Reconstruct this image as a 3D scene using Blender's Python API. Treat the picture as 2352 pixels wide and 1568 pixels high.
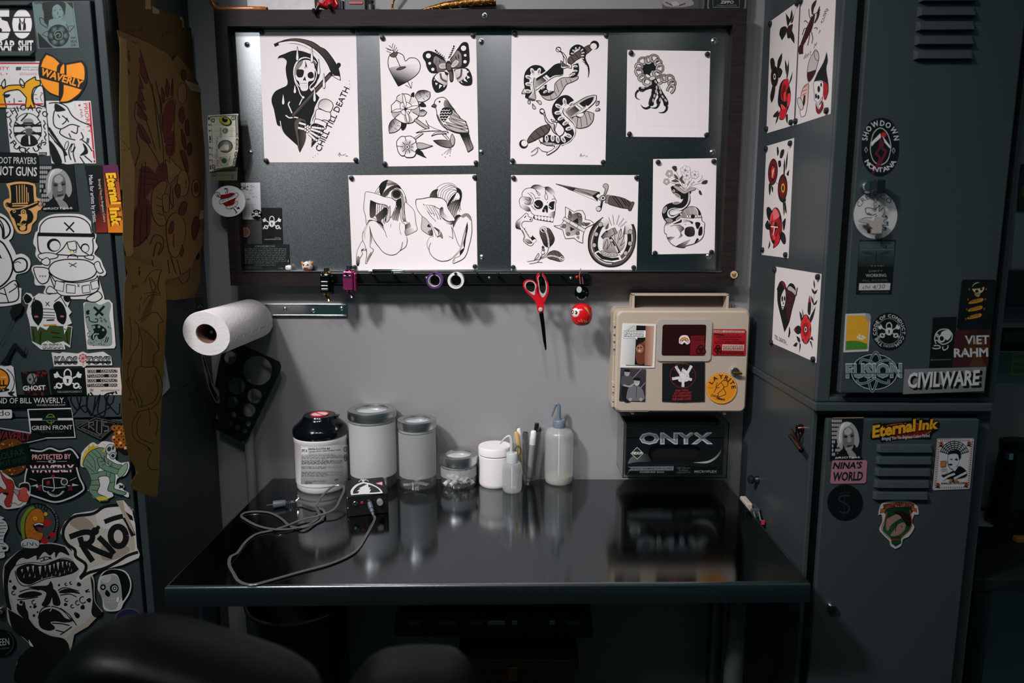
import bpy, bmesh, math, random
from mathutils import Vector, Matrix, Euler
from mathutils.geometry import tessellate_polygon
random.seed(7)
for o in list(bpy.data.objects): bpy.data.objects.remove(o)
SC = bpy.context.scene
COL = SC.collection
PI = math.pi
FPX = 1625.0
CAM = Vector((0.0, -1.886, 1.58))
cam_rot = Euler((math.radians(90-8.987), 0, math.radians(0.423)))
cd = bpy.data.cameras.new('camera'); co = bpy.data.objects.new('camera', cd); COL.objects.link(co)
cd.sensor_width = 36; cd.sensor_fit = 'HORIZONTAL'; cd.lens = FPX/2352*36
cd.clip_start = 0.01
co.location = CAM; co.rotation_euler = cam_rot
cd.dof.use_dof = True; cd.dof.focus_distance = 1.70; cd.dof.aperture_fstop = 2.5
SC.camera = co
W = bpy.data.worlds.new('world'); SC.world = W; W.use_nodes = True
W.node_tree.nodes['Background'].inputs[0].default_value = (0.28, 0.72, 0.76, 1)
W.node_tree.nodes['Background'].inputs[1].default_value = 0.06
def area(name, loc, target, size, size_y, power, col=(1, 1, 1), spread=180):
 l = bpy.data.lights.new(name, 'AREA'); l.shape = 'RECTANGLE'; l.size = size; l.size_y = size_y
 l.energy = power; l.color = col; l.spread = math.radians(spread)
 o = bpy.data.objects.new(name, l); COL.objects.link(o); o.location = loc
 o.rotation_euler = (Vector(target)-Vector(loc)).to_track_quat('-Z', 'Y').to_euler()
 return o
area('ceiling_or_fill_lamp', (-1.34, -1.75, 3.15), (0.17, -0.10, 1.06), 0.26, 0.26, 11.0, (1.0, 0.95, 0.96), 70)
area('ceiling_or_fill_lamp', (-0.66, -1.70, 3.0), (0.06, -0.10, 1.25), 0.16, 0.16, 1.35, (1.0, 0.95, 0.96), 62)
area('ceiling_or_fill_lamp', (-0.08, -1.70, 3.0), (0.06, -0.10, 1.25), 0.16, 0.16, 1.25, (1.0, 0.95, 0.96), 62)
area('ceiling_tube', (-0.10, -2.05, 3.15), (0.1, -0.30, 1.0), 1.2, 0.05, 1.0, (1.0, 0.95, 0.96), 64)
area('ceiling_or_fill_lamp', (-1.55, -2.6, 2.75), (-1.0, -0.9, 1.2), 0.5, 0.15, 2.7, (0.95, 0.98, 1.0), 150)  # added fill light that brightens the left locker fronts
area('ceiling_or_fill_lamp', (0.75, -2.3, 2.85), (0.75, -1.5, 0.9), 0.2, 0.12, 0.6, (1.0, 0.90, 0.82), 170)  # weak warm fill light, added for the right-hand side
SC.view_settings.view_transform = 'Standard'; SC.view_settings.look = 'None'
SC.view_settings.gamma = 1.0; SC.view_settings.exposure = 0.0
SC.view_settings.use_curve_mapping = False
RM = cam_rot.to_matrix()
def ray(px, py): return RM @ Vector(((px-1176)/FPX, -(py-784)/FPX, -1))
def onp(px, py, q, n):
 d = ray(px, py); return CAM + d*((Vector(q)-CAM).dot(n)/d.dot(n))
def on_y(px, py, y): return onp(px, py, (0, y, 0), Vector((0, 1, 0)))
def on_x(px, py, x): return onp(px, py, (x, 0, 0), Vector((1, 0, 0)))
def on_z(px, py, z): return onp(px, py, (0, 0, z), Vector((0, 0, 1)))
def lin(h):
 if not isinstance(h, str): return tuple(h)
 h = h.lstrip('#')
 if len(h) == 3: h = ''.join(c*2 for c in h)
 out = []
 for i in (0, 2, 4):
  c = int(h[i:i+2], 16)/255
  out.append(c/12.92 if c <= 0.04045 else ((c+0.055)/1.055)**2.4)
 return tuple(out)
MATS = {}
def mat(name, col=None, rough=0.5, metal=0.0, spec=0.5, trans=0.0, ior=1.45, alpha=1.0, noise=None, bump=None, coat=0.0, aniso=0.0, sss=0.0):
 if name in MATS: return MATS[name]
 m = bpy.data.materials.new(name); m.use_nodes = True; MATS[name] = m
 nt = m.node_tree; b = nt.nodes['Principled BSDF']
 c = lin(col) if col is not None else (0.8, 0.8, 0.8)
 b.inputs['Base Color'].default_value = (*c, 1); b.inputs['Roughness'].default_value = rough
 b.inputs['Metallic'].default_value = metal; b.inputs['Specular IOR Level'].default_value = spec
 b.inputs['Transmission Weight'].default_value = trans; b.inputs['IOR'].default_value = ior
 b.inputs['Alpha'].default_value = alpha; b.inputs['Coat Weight'].default_value = coat
 b.inputs['Anisotropic'].default_value = aniso
 if sss: b.inputs['Subsurface Weight'].default_value = sss; b.inputs['Subsurface Radius'].default_value = (0.01, 0.01, 0.01)
 tc = None
 def noise_tex(scale, stretch, detail=4):
  nonlocal tc
  if tc is None: tc = nt.nodes.new('ShaderNodeTexCoord')
  mp = nt.nodes.new('ShaderNodeMapping'); mp.inputs['Scale'].default_value = stretch
  nt.links.new(tc.outputs['Object'], mp.inputs[0])
  n = nt.nodes.new('ShaderNodeTexNoise'); n.inputs['Scale'].default_value = scale; n.inputs['Detail'].default_value = detail
  nt.links.new(mp.outputs[0], n.inputs['Vector']); return n
 if noise:
  n = noise_tex(noise[0], noise[2] if len(noise) > 2 else (1, 1, 1))
  r = nt.nodes.new('ShaderNodeValToRGB'); a = noise[1]
  r.color_ramp.elements[0].position = 0.3; r.color_ramp.elements[1].position = 0.7
  r.color_ramp.elements[0].color = (*[max(0, v*(1-a)) for v in c], 1)
  r.color_ramp.elements[1].color = (*[min(1, v*(1+a)) for v in c], 1)
  nt.links.new(n.outputs[0], r.inputs[0]); nt.links.new(r.outputs[0], b.inputs['Base Color'])
 if bump:
  n = noise_tex(bump[0], bump[2] if len(bump) > 2 else (1, 1, 1))
  bp = nt.nodes.new('ShaderNodeBump'); bp.inputs['Strength'].default_value = bump[1]; bp.inputs['Distance'].default_value = 0.002
  nt.links.new(n.outputs[0], bp.inputs['Height']); nt.links.new(bp.outputs[0], b.inputs['Normal'])
 return m
def attr_mat(name, rough=0.5, coat=0.0, spec=0.5, alpha=1.0, translucent=0.0):
 if name in MATS: return MATS[name]
 m = mat(name, (0.8, 0.8, 0.8), rough, coat=coat, spec=spec, alpha=alpha)
 nt = m.node_tree; a = nt.nodes.new('ShaderNodeAttribute'); a.attribute_name = 'ink'
 nt.links.new(a.outputs['Color'], nt.nodes['Principled BSDF'].inputs['Base Color'])
 return m
def milky(name, col, clear=0.3, rough=0.35, gloss=0.15):
 m = bpy.data.materials.new(name); m.use_nodes = True; nt = m.node_tree; nt.nodes.clear(); N = nt.nodes.new; MATS[name] = m
 out = N('ShaderNodeOutputMaterial'); d = N('ShaderNodeBsdfDiffuse'); t = N('ShaderNodeBsdfTranslucent'); c = N('ShaderNodeBsdfTransparent'); g = N('ShaderNodeBsdfGlossy')
 for n in (d, t): n.inputs[0].default_value = (*lin(col), 1)
 g.inputs['Roughness'].default_value = rough; g.inputs[0].default_value = (.9, .9, .9, 1)
 def mix(a, b, f):
  x = N('ShaderNodeMixShader'); x.inputs[0].default_value = f; nt.links.new(a.outputs[0], x.inputs[1]); nt.links.new(b.outputs[0], x.inputs[2]); return x
 fr = N('ShaderNodeLayerWeight'); pw = N('ShaderNodeMath'); pw.operation = 'POWER'; pw.inputs[1].default_value = 3.5; ml = N('ShaderNodeMath'); ml.operation = 'MULTIPLY_ADD'; ml.inputs[1].default_value = gloss; ml.inputs[2].default_value = 0.04; nt.links.new(fr.outputs['Facing'], pw.inputs[0]); nt.links.new(pw.outputs[0], ml.inputs[0]); x = mix(mix(mix(d, t, .5), c, clear), g, 0); nt.links.new(ml.outputs[0], x.inputs[0]); nt.links.new(x.outputs[0], out.inputs[0]); return m
PAPER = attr_mat('printed_paper', 0.75, spec=0.3)
VINYL = attr_mat('printed_vinyl', 0.42)
GLOSSY = attr_mat('printed_glossy', 0.2)
def tag(o, label=None, cat=None, group=None, kind=None):
 if label: o['label'] = label
 if cat: o['category'] = cat
 if group: o['group'] = group
 if kind: o['kind'] = kind
 return o
def empty(name, loc, label=None, cat=None, group=None, kind=None):
 o = bpy.data.objects.new(name, None); COL.objects.link(o); o.location = loc; o.empty_display_size = 0.05
 return tag(o, label, cat, group, kind)
def link_mesh(name, me, m, parent=None, origin=None):
 org = Vector(origin) if origin is not None else (wloc(parent) if parent else None)
 if org is None:
  n = max(1, len(me.vertices)); s = Vector((0, 0, 0)); zmin = 1e9
  for v in me.vertices: s += v.co; zmin = min(zmin, v.co.z)
  org = Vector((s.x/n, s.y/n, zmin))
 me.transform(Matrix.Translation(-org))
 for mm in (m if isinstance(m, (list, tuple)) else [m]): me.materials.append(mm)
 o = bpy.data.objects.new(name, me); COL.objects.link(o)
 if parent:
  o.parent = parent; o.location = org-wloc(parent)
 else: o.location = org
 return o
def wloc(o):
 v = o.location.copy()
 while o.parent: o = o.parent; v = v+o.location
 return v
class MB:
 def __init__(s): s.v = []; s.f = []; s.sm = []; s.mi = []
 def add(s, vs, fs, smooth=False, M=None, mi=0):
  b = len(s.v)
  for p in vs:
   p = Vector(p); s.v.append(tuple(M @ p if M else p))
  for f in fs: s.f.append([i+b for i in f]); s.sm.append(smooth); s.mi.append(mi)
  return s
 def box(s, x0, x1, y0, y1, z0, z1, bev=0.0, M=None, mi=0):
  bm = bmesh.new(); bmesh.ops.create_cube(bm, size=1)
  for v in bm.verts: v.co = Vector(((x0+x1)/2+v.co.x*(x1-x0), (y0+y1)/2+v.co.y*(y1-y0), (z0+z1)/2+v.co.z*(z1-z0)))
  if bev > 0: bmesh.ops.bevel(bm, geom=bm.edges[:], offset=bev, segments=2, affect='EDGES', profile=0.5)
  bm.verts.index_update()
  s.add([v.co for v in bm.verts], [[v.index for v in f.verts] for f in bm.faces], False, M, mi); bm.free(); return s
 def lathe(s, prof, c=(0, 0, 0), n=32, axis='Z', smooth=True, M=None, mi=0, caps=True, a0=0, a1=2*PI):
  vs = []; fs = []; c = Vector(c); full = abs(a1-a0-2*PI) < 1e-6; nn = n if full else n+1
  for r, h in prof:
   for i in range(nn):
    a = a0+(a1-a0)*i/n; x = r*math.cos(a); y = r*math.sin(a)
    p = {'Z': (x, y, h), 'Y': (x, h, y), 'X': (h, x, y)}[axis]; vs.append(c+Vector(p))
  for k in range(len(prof)-1):
   for i in range(n):
    j = (i+1) % nn if full else i+1
    fs.append([k*nn+i, k*nn+j, (k+1)*nn+j, (k+1)*nn+i])
  if caps and full:
   if prof[0][0] > 1e-6: fs.append(list(range(nn))[::-1])
   if prof[-1][0] > 1e-6: fs.append([(len(prof)-1)*nn+i for i in range(nn)])
  return s.add(vs, fs, smooth, M, mi)
 def tube(s, pts, r, n=8, smooth=True, closed=False, mi=0, cap=True, M=None):
  pts = [Vector(p) for p in pts]; N = len(pts); vs = []; fs = []
  rs = r if isinstance(r, (list, tuple)) else [r]*N; up = None
  for i, p in enumerate(pts):
   if closed: t = pts[(i+1) % N]-pts[i-1]
   else: t = pts[min(i+1, N-1)]-pts[max(i-1, 0)]
   t.normalize()
   if up is None:
    up = Vector((0, 0, 1)) if abs(t.z) < 0.9 else Vector((1, 0, 0))
   up = (up-t*up.dot(t)).normalized(); sd = t.cross(up)
   for k in range(n):
    a = 2*PI*k/n; vs.append(p+(up*math.cos(a)+sd*math.sin(a))*rs[i])
  for i in range(N if closed else N-1):
   j = (i+1) % N
   for k in range(n): fs.append([i*n+k, i*n+(k+1) % n, j*n+(k+1) % n, j*n+k])
  if cap and not closed: fs.append(list(range(n))[::-1]); fs.append([(N-1)*n+k for k in range(n)])
  return s.add(vs, fs, smooth, M, mi)
 def prism(s, pts, depth, M=None, holes=(), mi=0, smooth=False):
  loops = [list(pts)]+[list(h) for h in holes]
  flat = [p for l in loops for p in l]; n = len(flat)
  vs = [(p[0], p[1], 0) for p in flat]+[(p[0], p[1], depth) for p in flat]
  tris = tessellate_polygon([[Vector((p[0], p[1], 0)) for p in l] for l in loops]); fs = []
  def ar(t):
   a, b, c = [flat[i] for i in t]; return (b[0]-a[0])*(c[1]-a[1])-(b[1]-a[1])*(c[0]-a[0])
  for t in tris:
   t = list(t)
   if ar(t) < 0: t.reverse()
   fs.append([i+n for i in t]); fs.append(t[::-1])
  b = 0
  for l in loops:
   m = len(l)
   for i in range(m): fs.append([b+i, b+(i+1) % m, n+b+(i+1) % m, n+b+i])
   b += m
  return s.add(vs, fs, smooth, M, mi)
 def ball(s, c, r, seg=16, ring=10, M=None, mi=0):
  r = (r, r, r) if not isinstance(r, (tuple, list)) else r; c = Vector(c); vs = []; fs = []
  for i in range(ring+1):
   th = PI*i/ring
   for k in range(seg):
    a = 2*PI*k/seg; vs.append(c+Vector((r[0]*math.sin(th)*math.cos(a), r[1]*math.sin(th)*math.sin(a), r[2]*math.cos(th))))
  for i in range(ring):
   for k in range(seg): fs.append([i*seg+k, (i+1)*seg+k, (i+1)*seg+(k+1) % seg, i*seg+(k+1) % seg])
  return s.add(vs, fs, True, M, mi)
 def sheet(s, P, nu, nv, th=0.0, mi=0):
  g = [[Vector(P(i/nu, j/nv)) for i in range(nu+1)] for j in range(nv+1)]; vs = [p for r in g for p in r]; fs = []
  w = nu+1
  for j in range(nv):
   for i in range(nu): fs.append([j*w+i, j*w+i+1, (j+1)*w+i+1, (j+1)*w+i])
  return s.add(vs, fs, True, None, mi)
 def build(s, name, m, parent=None, origin=None, smooth_angle=None):
  me = bpy.data.meshes.new(name); me.from_pydata(s.v, [], s.f); me.update()
  bm = bmesh.new(); bm.from_mesh(me); bmesh.ops.remove_doubles(bm, verts=bm.verts, dist=1e-7)
  bmesh.ops.recalc_face_normals(bm, faces=bm.faces)
  bm.to_mesh(me); bm.free()
  if len(me.polygons) == len(s.f):
   me.polygons.foreach_set('use_smooth', s.sm); me.polygons.foreach_set('material_index', s.mi)
  else:
   me.polygons.foreach_set('use_smooth', [any(s.sm)]*len(me.polygons))
  if any(s.sm): me.set_sharp_from_angle(angle=math.radians(smooth_angle or 40))
  return link_mesh(name, me, m, parent, origin)
def copy_tree(o, parent=None):
 c = o.copy(); COL.objects.link(c); c.parent = parent
 for ch in list(o.children): copy_tree(ch, c)
 return c
def parse(s):
 out = []
 if not isinstance(s, str): return [(p[0], p[1], False) for p in s]
 for t in s.split():
  k = t.endswith('!'); x, y = t.rstrip('!').split(','); out.append((float(x), float(y), k))
 return out
def catmull(P, closed, sub=5):
 n = len(P); out = []
 if n < 3: return [(p[0], p[1]) for p in P]
 for i in range(n if closed else n-1):
  p1 = P[i]; p2 = P[(i+1) % n]
  p0 = P[i-1] if (closed or i > 0) else p1
  p3 = P[(i+2) % n] if (closed or i+2 < n) else p2
  if p1[2]: p0 = p1
  if p2[2]: p3 = p2
  for k in range(sub):
   t = k/sub; r = []
   for a in (0, 1):
    r.append(0.5*(2*p1[a]+(p2[a]-p0[a])*t+(2*p0[a]-5*p1[a]+4*p2[a]-p3[a])*t*t+(3*p1[a]-p0[a]-3*p2[a]+p3[a])*t**3))
   out.append(tuple(r))
 if not closed: out.append((P[-1][0], P[-1][1]))
 return out
_txt = {}
def glyphs(txt, bold=0.0):
 k = (txt, bold)
 if k not in _txt:
  c = bpy.data.curves.new('t', 'FONT'); c.body = txt; c.size = 1; c.resolution_u = 2; c.offset = bold
  o = bpy.data.objects.new('t', c); me = bpy.data.meshes.new_from_object(o)
  vs = [(v.co.x, v.co.y) for v in me.vertices]; fs = [list(p.vertices) for p in me.polygons]
  bpy.data.objects.remove(o); bpy.data.curves.remove(c); bpy.data.meshes.remove(me)
  _txt[k] = (vs, fs)
 return _txt[k]
def on_cyl(c, r):
 def f(px, py, h):
  d = ray(px, py); ox, oy = CAM.x-c[0], CAM.y-c[1]; R = r+h
  a = d.x*d.x+d.y*d.y; b = ox*d.x+oy*d.y; k = ox*ox+oy*oy-R*R
  t = (-b-math.sqrt(max(b*b-a*k, 0)))/a; return CAM+d*t
 return f
EPS = 0.00001
class Art:
 def __init__(s, x0, y0, sc): s.x0 = x0; s.y0 = y0; s.k = sc; s.sh = []
 def px(s, p): return (s.x0+p[0]*s.k, s.y0+p[1]*s.k)
 def raw(s, vs, fs, cols): s.sh.append(([s.px(v) for v in vs], fs, cols)); return s
 def fill(s, pts, col, grad=None):
  tris = tessellate_polygon([[Vector((p[0], p[1], 0)) for p in pts]])
  c = lin(col)
  if grad:
   c1 = lin(grad[0]); (ax, ay, _), (bx, by, _) = parse(grad[1]); dx, dy = bx-ax, by-ay; L = dx*dx+dy*dy
   cols = []
   for p in pts:
    t = min(1, max(0, ((p[0]-ax)*dx+(p[1]-ay)*dy)/L)); cols.append(tuple(c[i]*(1-t)+c1[i]*t for i in range(3)))
   return s.raw(pts, [list(t) for t in tris], cols)
  return s.raw(pts, [list(t) for t in tris], [c]*len(pts))
 def p(s, pts, col, grad=None): return s.fill([(a, b) for a, b, _ in parse(pts)], col, grad)
 def s(s, pts, col, grad=None): return s.fill(catmull(parse(pts), True), col, grad)
 def o(s, pts, col, w=6, oc='111', grad=None, smooth=True):
  P = parse(pts); q = catmull(P, True) if smooth else [(a, b) for a, b, _ in P]
  s.fill(q, col, grad); return s.ribbon(q+[q[0]], w, oc)
 def ribbon(s, q, w, col):
  n = len(q); vs = []; fs = []
  for i, p in enumerate(q):
   a = q[max(i-1, 0)]; b = q[min(i+1, n-1)]
   dx, dy = b[0]-a[0], b[1]-a[1]; L = math.hypot(dx, dy) or 1
   ww = w if not isinstance(w, tuple) else (w[0]+(w[1]-w[0])*i/(n-1) if len(w) == 2 else (w[0]+(w[1]-w[0])*2*i/(n-1) if i < n/2 else w[1]+(w[2]-w[1])*(2*i/(n-1)-1)))
   nx, ny = -dy/L*ww/2, dx/L*ww/2
   vs += [(p[0]+nx, p[1]+ny), (p[0]-nx, p[1]-ny)]
  for i in range(n-1): fs.append([2*i, 2*i+1, 2*i+3, 2*i+2])
  return s.raw(vs, fs, [lin(col)]*len(vs))
 def l(s, pts, w, col='111'):
  for part in (pts.split('|') if isinstance(pts, str) else [pts]): s.ribbon(catmull(parse(part), False), w, col)
  return s
 def L(s, pts, w, col='111'):
  for part in (pts.split('|') if isinstance(pts, str) else [pts]): s.ribbon([(a, b) for a, b, _ in parse(part)], w, col)
  return s
 def c(s, x, y, rx, col, ry=None, rot=0, n=28, edge=None):
  ry = rx if ry is None else ry; cr, sr = math.cos(rot), math.sin(rot)
  q = [(x+rx*math.cos(2*PI*i/n)*cr-ry*math.sin(2*PI*i/n)*sr, y+rx*math.cos(2*PI*i/n)*sr+ry*math.sin(2*PI*i/n)*cr) for i in range(n)]
  if edge is not None: return s.raw([(x, y)]+q, [[0, i+1, (i+1) % n+1] for i in range(n)], [lin(col)]+[lin(edge)]*n)
  return s.fill(q, col)
 def ring(s, x, y, rx, w, col, ry=None, rot=0, n=32, a0=0, a1=2*PI):
  ry = rx if ry is None else ry; cr, sr = math.cos(rot), math.sin(rot)
  q = []
  for i in range(n+1):
   a = a0+(a1-a0)*i/n; u, v = rx*math.cos(a), ry*math.sin(a); q.append((x+u*cr-v*sr, y+u*sr+v*cr))
  return s.ribbon(q, w, col)
 def t(s, txt, x0, y0, x1, y1, h, col, bold=0.0, sl=0.0, up=None):
  vs, fs = glyphs(txt, bold)
  if not vs: return s
  a = min(v[0] for v in vs); b = max(v[0] for v in vs); W = max(b-a, 1e-4)
  capv, _ = glyphs('H', 0.0); ch = max(v[1] for v in capv)
  dx, dy = x1-x0, y1-y0; L = math.hypot(dx, dy)
  ux, uy = up if up else (dy/L, -dx/L)
  out = []
  for vx, vy in vs:
   u = (vx-a)/W; v = vy/ch*h; u2 = u+sl*v/L
   out.append((x0+dx*u2+ux*v, y0+dy*u2+uy*v))
  return s.raw(out, fs, [lin(col)]*len(out))
 def arc(s, txt, cx, cy, rx, a0, a1, h, col, ry=None, bold=0.0, inner=False):
  ry = rx if ry is None else ry
  capv, _ = glyphs('H', 0.0); ch = max(v[1] for v in capv); k = h/ch
  ws = []
  for c in txt:
   vs, _ = glyphs(c, bold); ws.append((max(v[0] for v in vs)-min(v[0] for v in vs)) if vs else 0.25)
  gap = 0.08; tot = sum(ws)+gap*(len(ws)-1); x = 0
  for c, w in zip(txt, ws):
   u = (x+w/2)/tot; a = math.radians(a0+(a1-a0)*u); x += w+gap
   vs, fs = glyphs(c, bold)
   if not vs: continue
   mx = min(v[0] for v in vs)+w/2
   px, py = cx+rx*math.cos(a), cy+ry*math.sin(a)
   nx, ny = math.cos(a)/rx, math.sin(a)/ry; L = math.hypot(nx, ny); nx /= L; ny /= L
   if inner: nx, ny = -nx, -ny
   tx, ty = -ny, nx
   per = math.radians(abs(a1-a0))*((rx+ry)/2)/tot; kx = min(k*1.35, per)
   s.raw([(px+tx*(v[0]-mx)*kx+nx*v[1]*k, py+ty*(v[0]-mx)*kx+ny*v[1]*k) for v in vs], fs, [lin(col)]*len(vs))
  return s
 def grid(s, x0, y0, x1, y1, n, col, col2=None):
  vs = []; cs = []
  for i in range(n+1):
   x = x0+(x1-x0)*i/n; vs += [(x, y0), (x, y1)]; cs += [lin(col), lin(col2 or col)]
  return s.raw(vs, [[2*i, 2*i+1, 2*i+3, 2*i+2] for i in range(n)], cs)
 def scribble(s, x0, y0, x1, y1, rows, col, w, seed=1, gap=0.3, fill=1.0):
  r = random.Random(seed)
  for i in range(rows):
   y = y0+(y1-y0)*(i+0.5)/rows; x = x0; xe = x1 if i < rows-1 else x0+(x1-x0)*fill
   while x < xe:
    n = (x1-x0)*r.uniform(0.03, 0.12); e = min(x+n, xe); s.L([(x, y), (e, y)], w, col); x = e+(x1-x0)*0.02*gap/0.3
  return s
 def build(s, name, base, basecol, plane, th=0.0006, material=None, label=None, cat='sticker', group=None, smooth=False, curl=None, parent=None, proj=None):
  q, n = Vector(plane[0]), Vector(plane[1]).normalized()
  P = parse(base or ''); pts = catmull(P, True) if smooth else [(a, b) for a, b, _ in P]
  pts = [s.px(p) for p in pts]; vs = []; fs = []; cols = []
  if curl: curl = (lambda f: (lambda a: f(*a)))(curl)
  def put(p, h):
   if curl: return Vector((p[0], p[1], h*1000))
   if proj: return proj(p[0], p[1], h)
   return onp(p[0], p[1], q, n)+n*h
  N = len(pts); bc = lin(basecol)
  tris = tessellate_polygon([[Vector((p[0], p[1], 0)) for p in pts]]) if pts else []
  for p in pts: vs.append(put(p, th)); cols.append(bc)
  for p in pts: vs.append(put(p, 0.0)); cols.append(bc)
  for t in tris: fs.append(list(t))
  for i in range(N): fs.append([i, (i+1) % N, N+(i+1) % N, N+i])
  h = th
  for pv, pf, pc in s.sh:
   h += EPS; b = len(vs)
   for p, c in zip(pv, pc): vs.append(put(p, h)); cols.append(c)
   for f in pf: fs.append([i+b for i in f])
  me = bpy.data.meshes.new(name); me.from_pydata([tuple(v) for v in vs], [], fs); me.update()
  for pl in me.polygons:
   if (abs(pl.normal.dot(n)) > 0.5 or proj) and pl.normal.dot(n) < 0: pl.flip()
  at = me.color_attributes.new('ink', 'FLOAT_COLOR', 'POINT')
  at.data.foreach_set('color', [x for c in cols for x in (c[0], c[1], c[2], 1.0)])
  if curl:   # slice the flat print into cells, then bend it
   bm = bmesh.new(); bm.from_mesh(me); cell = 14 if (max(v[0] for v in vs)-min(v[0] for v in vs)) < 120 else 28
   for ax in (0, 1):
    lo, hi = min(v[ax] for v in vs), max(v[ax] for v in vs); k = int((hi-lo)/cell)+1
    for i in range(1, k):
     pc = Vector((0, 0, 0)); pn = Vector((0, 0, 0)); pc[ax] = lo+(hi-lo)*i/k; pn[ax] = 1
     bmesh.ops.bisect_plane(bm, geom=bm.verts[:]+bm.edges[:]+bm.faces[:], plane_co=pc, plane_no=pn, dist=1e-6)
   for v in bm.verts: p = v.co.copy(); v.co = onp(p.x, p.y, q, n)+n*(p.z/1000+curl((p.x, p.y)))
   bm.normal_update()
   for f in bm.faces:
    if f.normal.dot(n) < 0: f.normal_flip()
   bm.to_mesh(me); bm.free()
  o = link_mesh(name, me, material or VINYL, parent)
  if not parent: tag(o, label, cat, group)
  return o
# ================================================================== room shell
TZ = 0.90                        # table top height
XL, XR = -0.83, 0.618            # side faces of the two lockers that flank the table
M_wall = mat('grey_wall_paint', '88888a', 0.6, noise=(3, 0.05), bump=(90, 0.12))
M_floor = mat('dark_floor', '141c1c', 0.6, noise=(4, 0.2))
M_lock = mat('grey_locker_enamel', '363f41', 0.34, noise=(2.5, 0.04), bump=(260, 0.05))
M_lockd = mat('gap_shade', '07100f', 0.7)
tag(MB().box(-2.2, 2.6, 0.0, 0.10, 0, 3.4).build('wall_back', M_wall), 'plain grey painted wall behind the work table', 'wall', kind='structure')
tag(MB().box(-2.2, 2.6, -3.4, 0.0, -0.06, 0).build('floor', M_floor), 'dark floor under the work table', 'floor', kind='structure')
MB().lathe([(0.013, 0), (0.013, 1.18)], (-0.735, -0.016, 0), 16).build('trim_1', M_wall)['kind'] = 'structure'
# ================================================================== lockers
YL = on_x(302.5, 784, XL).y      # front plane of the left lockers
YU = on_x(1898, 590, XR).y       # front plane of the right upper locker
YW = on_x(1851, 1200, XR).y      # front plane of the right lower locker
NF = Vector((0, -1, 0))          # normals of fronts and sides
def zat(px, py, y): return on_y(px, py, y).z
def xat(px, py, y): return on_y(px, py, y).x
def locker_body(name, x0, x1, yf, z0, z1, dx0, dx1, dz0, dz1, par):
 t = 0.012
 b = MB()
 b.box(x0, x0+t, yf+t, -0.004, z0, z1); b.box(x1-t, x1, yf+t, -0.004, z0, z1)
 b.box(x0+t, x1-t, yf+t, -0.004, z1-t, z1); b.box(x0+t, x1-t, yf+t, -0.004, z0, z0+t); b.box(x0+t, x1-t, -0.016, -0.004, z0+t, z1-t)
 b.build('case', M_lock, par)
 f = MB()
 f.box(x0, dx0, yf, yf+t, z0, z1, 0.002); f.box(dx1, x1, yf, yf+t, z0, z1, 0.002)
 f.box(dx0, dx1, yf, yf+t, dz1, z1, 0.002); f.box(dx0, dx1, yf, yf+t, z0, dz0, 0.002)
 f.build('front_frame', M_lock, par)
 MB().box(dx0, dx1, yf+t+0.004, yf+t+0.006, dz0, dz1).build('recess_shade', M_lockd, par)  # near-black sheet stands in for the shade in the door gap
def louver(par, x0, x1, zt, zb, yf, d=0.010):
 e = 0.006
 v = [(x0, yf, zt), (x1, yf, zt), (x1, yf, zb), (x0, yf, zb), (x0+e, yf-d*0.5, zt-(zt-zb)*0.25), (x1-e, yf-d*0.5, zt-(zt-zb)*0.25), (x1-e*0.6, yf-d, zb+0.001), (x0+e*0.6, yf-d, zb+0.001)]
 f = [[0, 1, 5, 4], [4, 5, 6, 7], [0, 4, 7, 3], [1, 2, 6, 5], [3, 7, 6, 2]]
 MB().add(v, f).build('louver', M_lock, par)
x1 = XL; x0 = -1.62
zj = zat(150, 936, YL); zb_up = zat(150, 907, YL); zt_low = zat(150, 962, YL)
gx = xat(302.5-25, 784, YL)      # door edge, dark gap beside the frame strip
ul = empty('locker', (x0/2+x1/2, YL/2, zj), 'grey metal upper locker on the left, its door covered in stickers', 'locker')
locker_body('l', x0, x1, YL, zj, 2.45, x0+0.03, gx+0.006, zb_up-0.004, 2.39, ul)
d = MB().box(x0+0.034, gx, YL-0.004, YL+0.012, zb_up, zat(100, 3, YL), 0.002).build('door', M_lock, ul)
for (ya, yb) in ((-60, -35), (8, 12), (121, 133)):
 pass
louver(d, xat(-160, 100, YL), xat(84, 128, YL), zat(50, 118, YL), zat(50, 133, YL), YL-0.004, 0.012)
louver(d, xat(-160, 10, YL), xat(78, 10, YL), zat(50, 5, YL), zat(50, 17, YL), YL-0.004, 0.010)
MB().box(x0, gx, YL-0.006, YL, zat(100, 2, YL)+0.001, zat(100, -20, YL), 0.001).build('name_strip', mat('rust_red_strip', '8a4a3c', 0.55, noise=(6, 0.2)), ul)
ll = empty('locker', (x0/2+x1/2, YL/2, 0), 'grey metal lower locker on the left behind the black leather chair', 'locker')
locker_body('l', x0, x1, YL, 0, zj-0.001, x0+0.03, gx+0.006, 0.06, zt_low+0.003, ll)
d = MB().box(x0+0.034, gx, YL-0.004, YL+0.012, 0.064, zt_low, 0.002).build('door', M_lock, ll)
p = on_y(6, 1398, YL)
MB().lathe([(0.0, -0.014), (0.007, -0.013), (0.009, -0.008), (0.009, 0)], (p.x, YL-0.004, p.z), 16, 'Y').build('lock', mat('chrome', 'cfd3d4', 0.15, 1.0), d)
xr1 = xat(2318, 620, YU); zfl = zat(2000, 925, YU-0.01); zfb = zat(2000, 944, YU-0.01)
xd0 = xat(1936, 620, YU); xd1 = xat(2297, 620, YU)
ur = empty('locker', (XR/2+xr1/2, YU/2, zfl), 'grey metal upper locker on the right with vent slots and few stickers', 'locker')
locker_body('u', XR, xr1, YU, zfl, 2.45, xd0-0.008, xd1+0.006, zat(2000, 912, YU), 2.40, ur)
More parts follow.
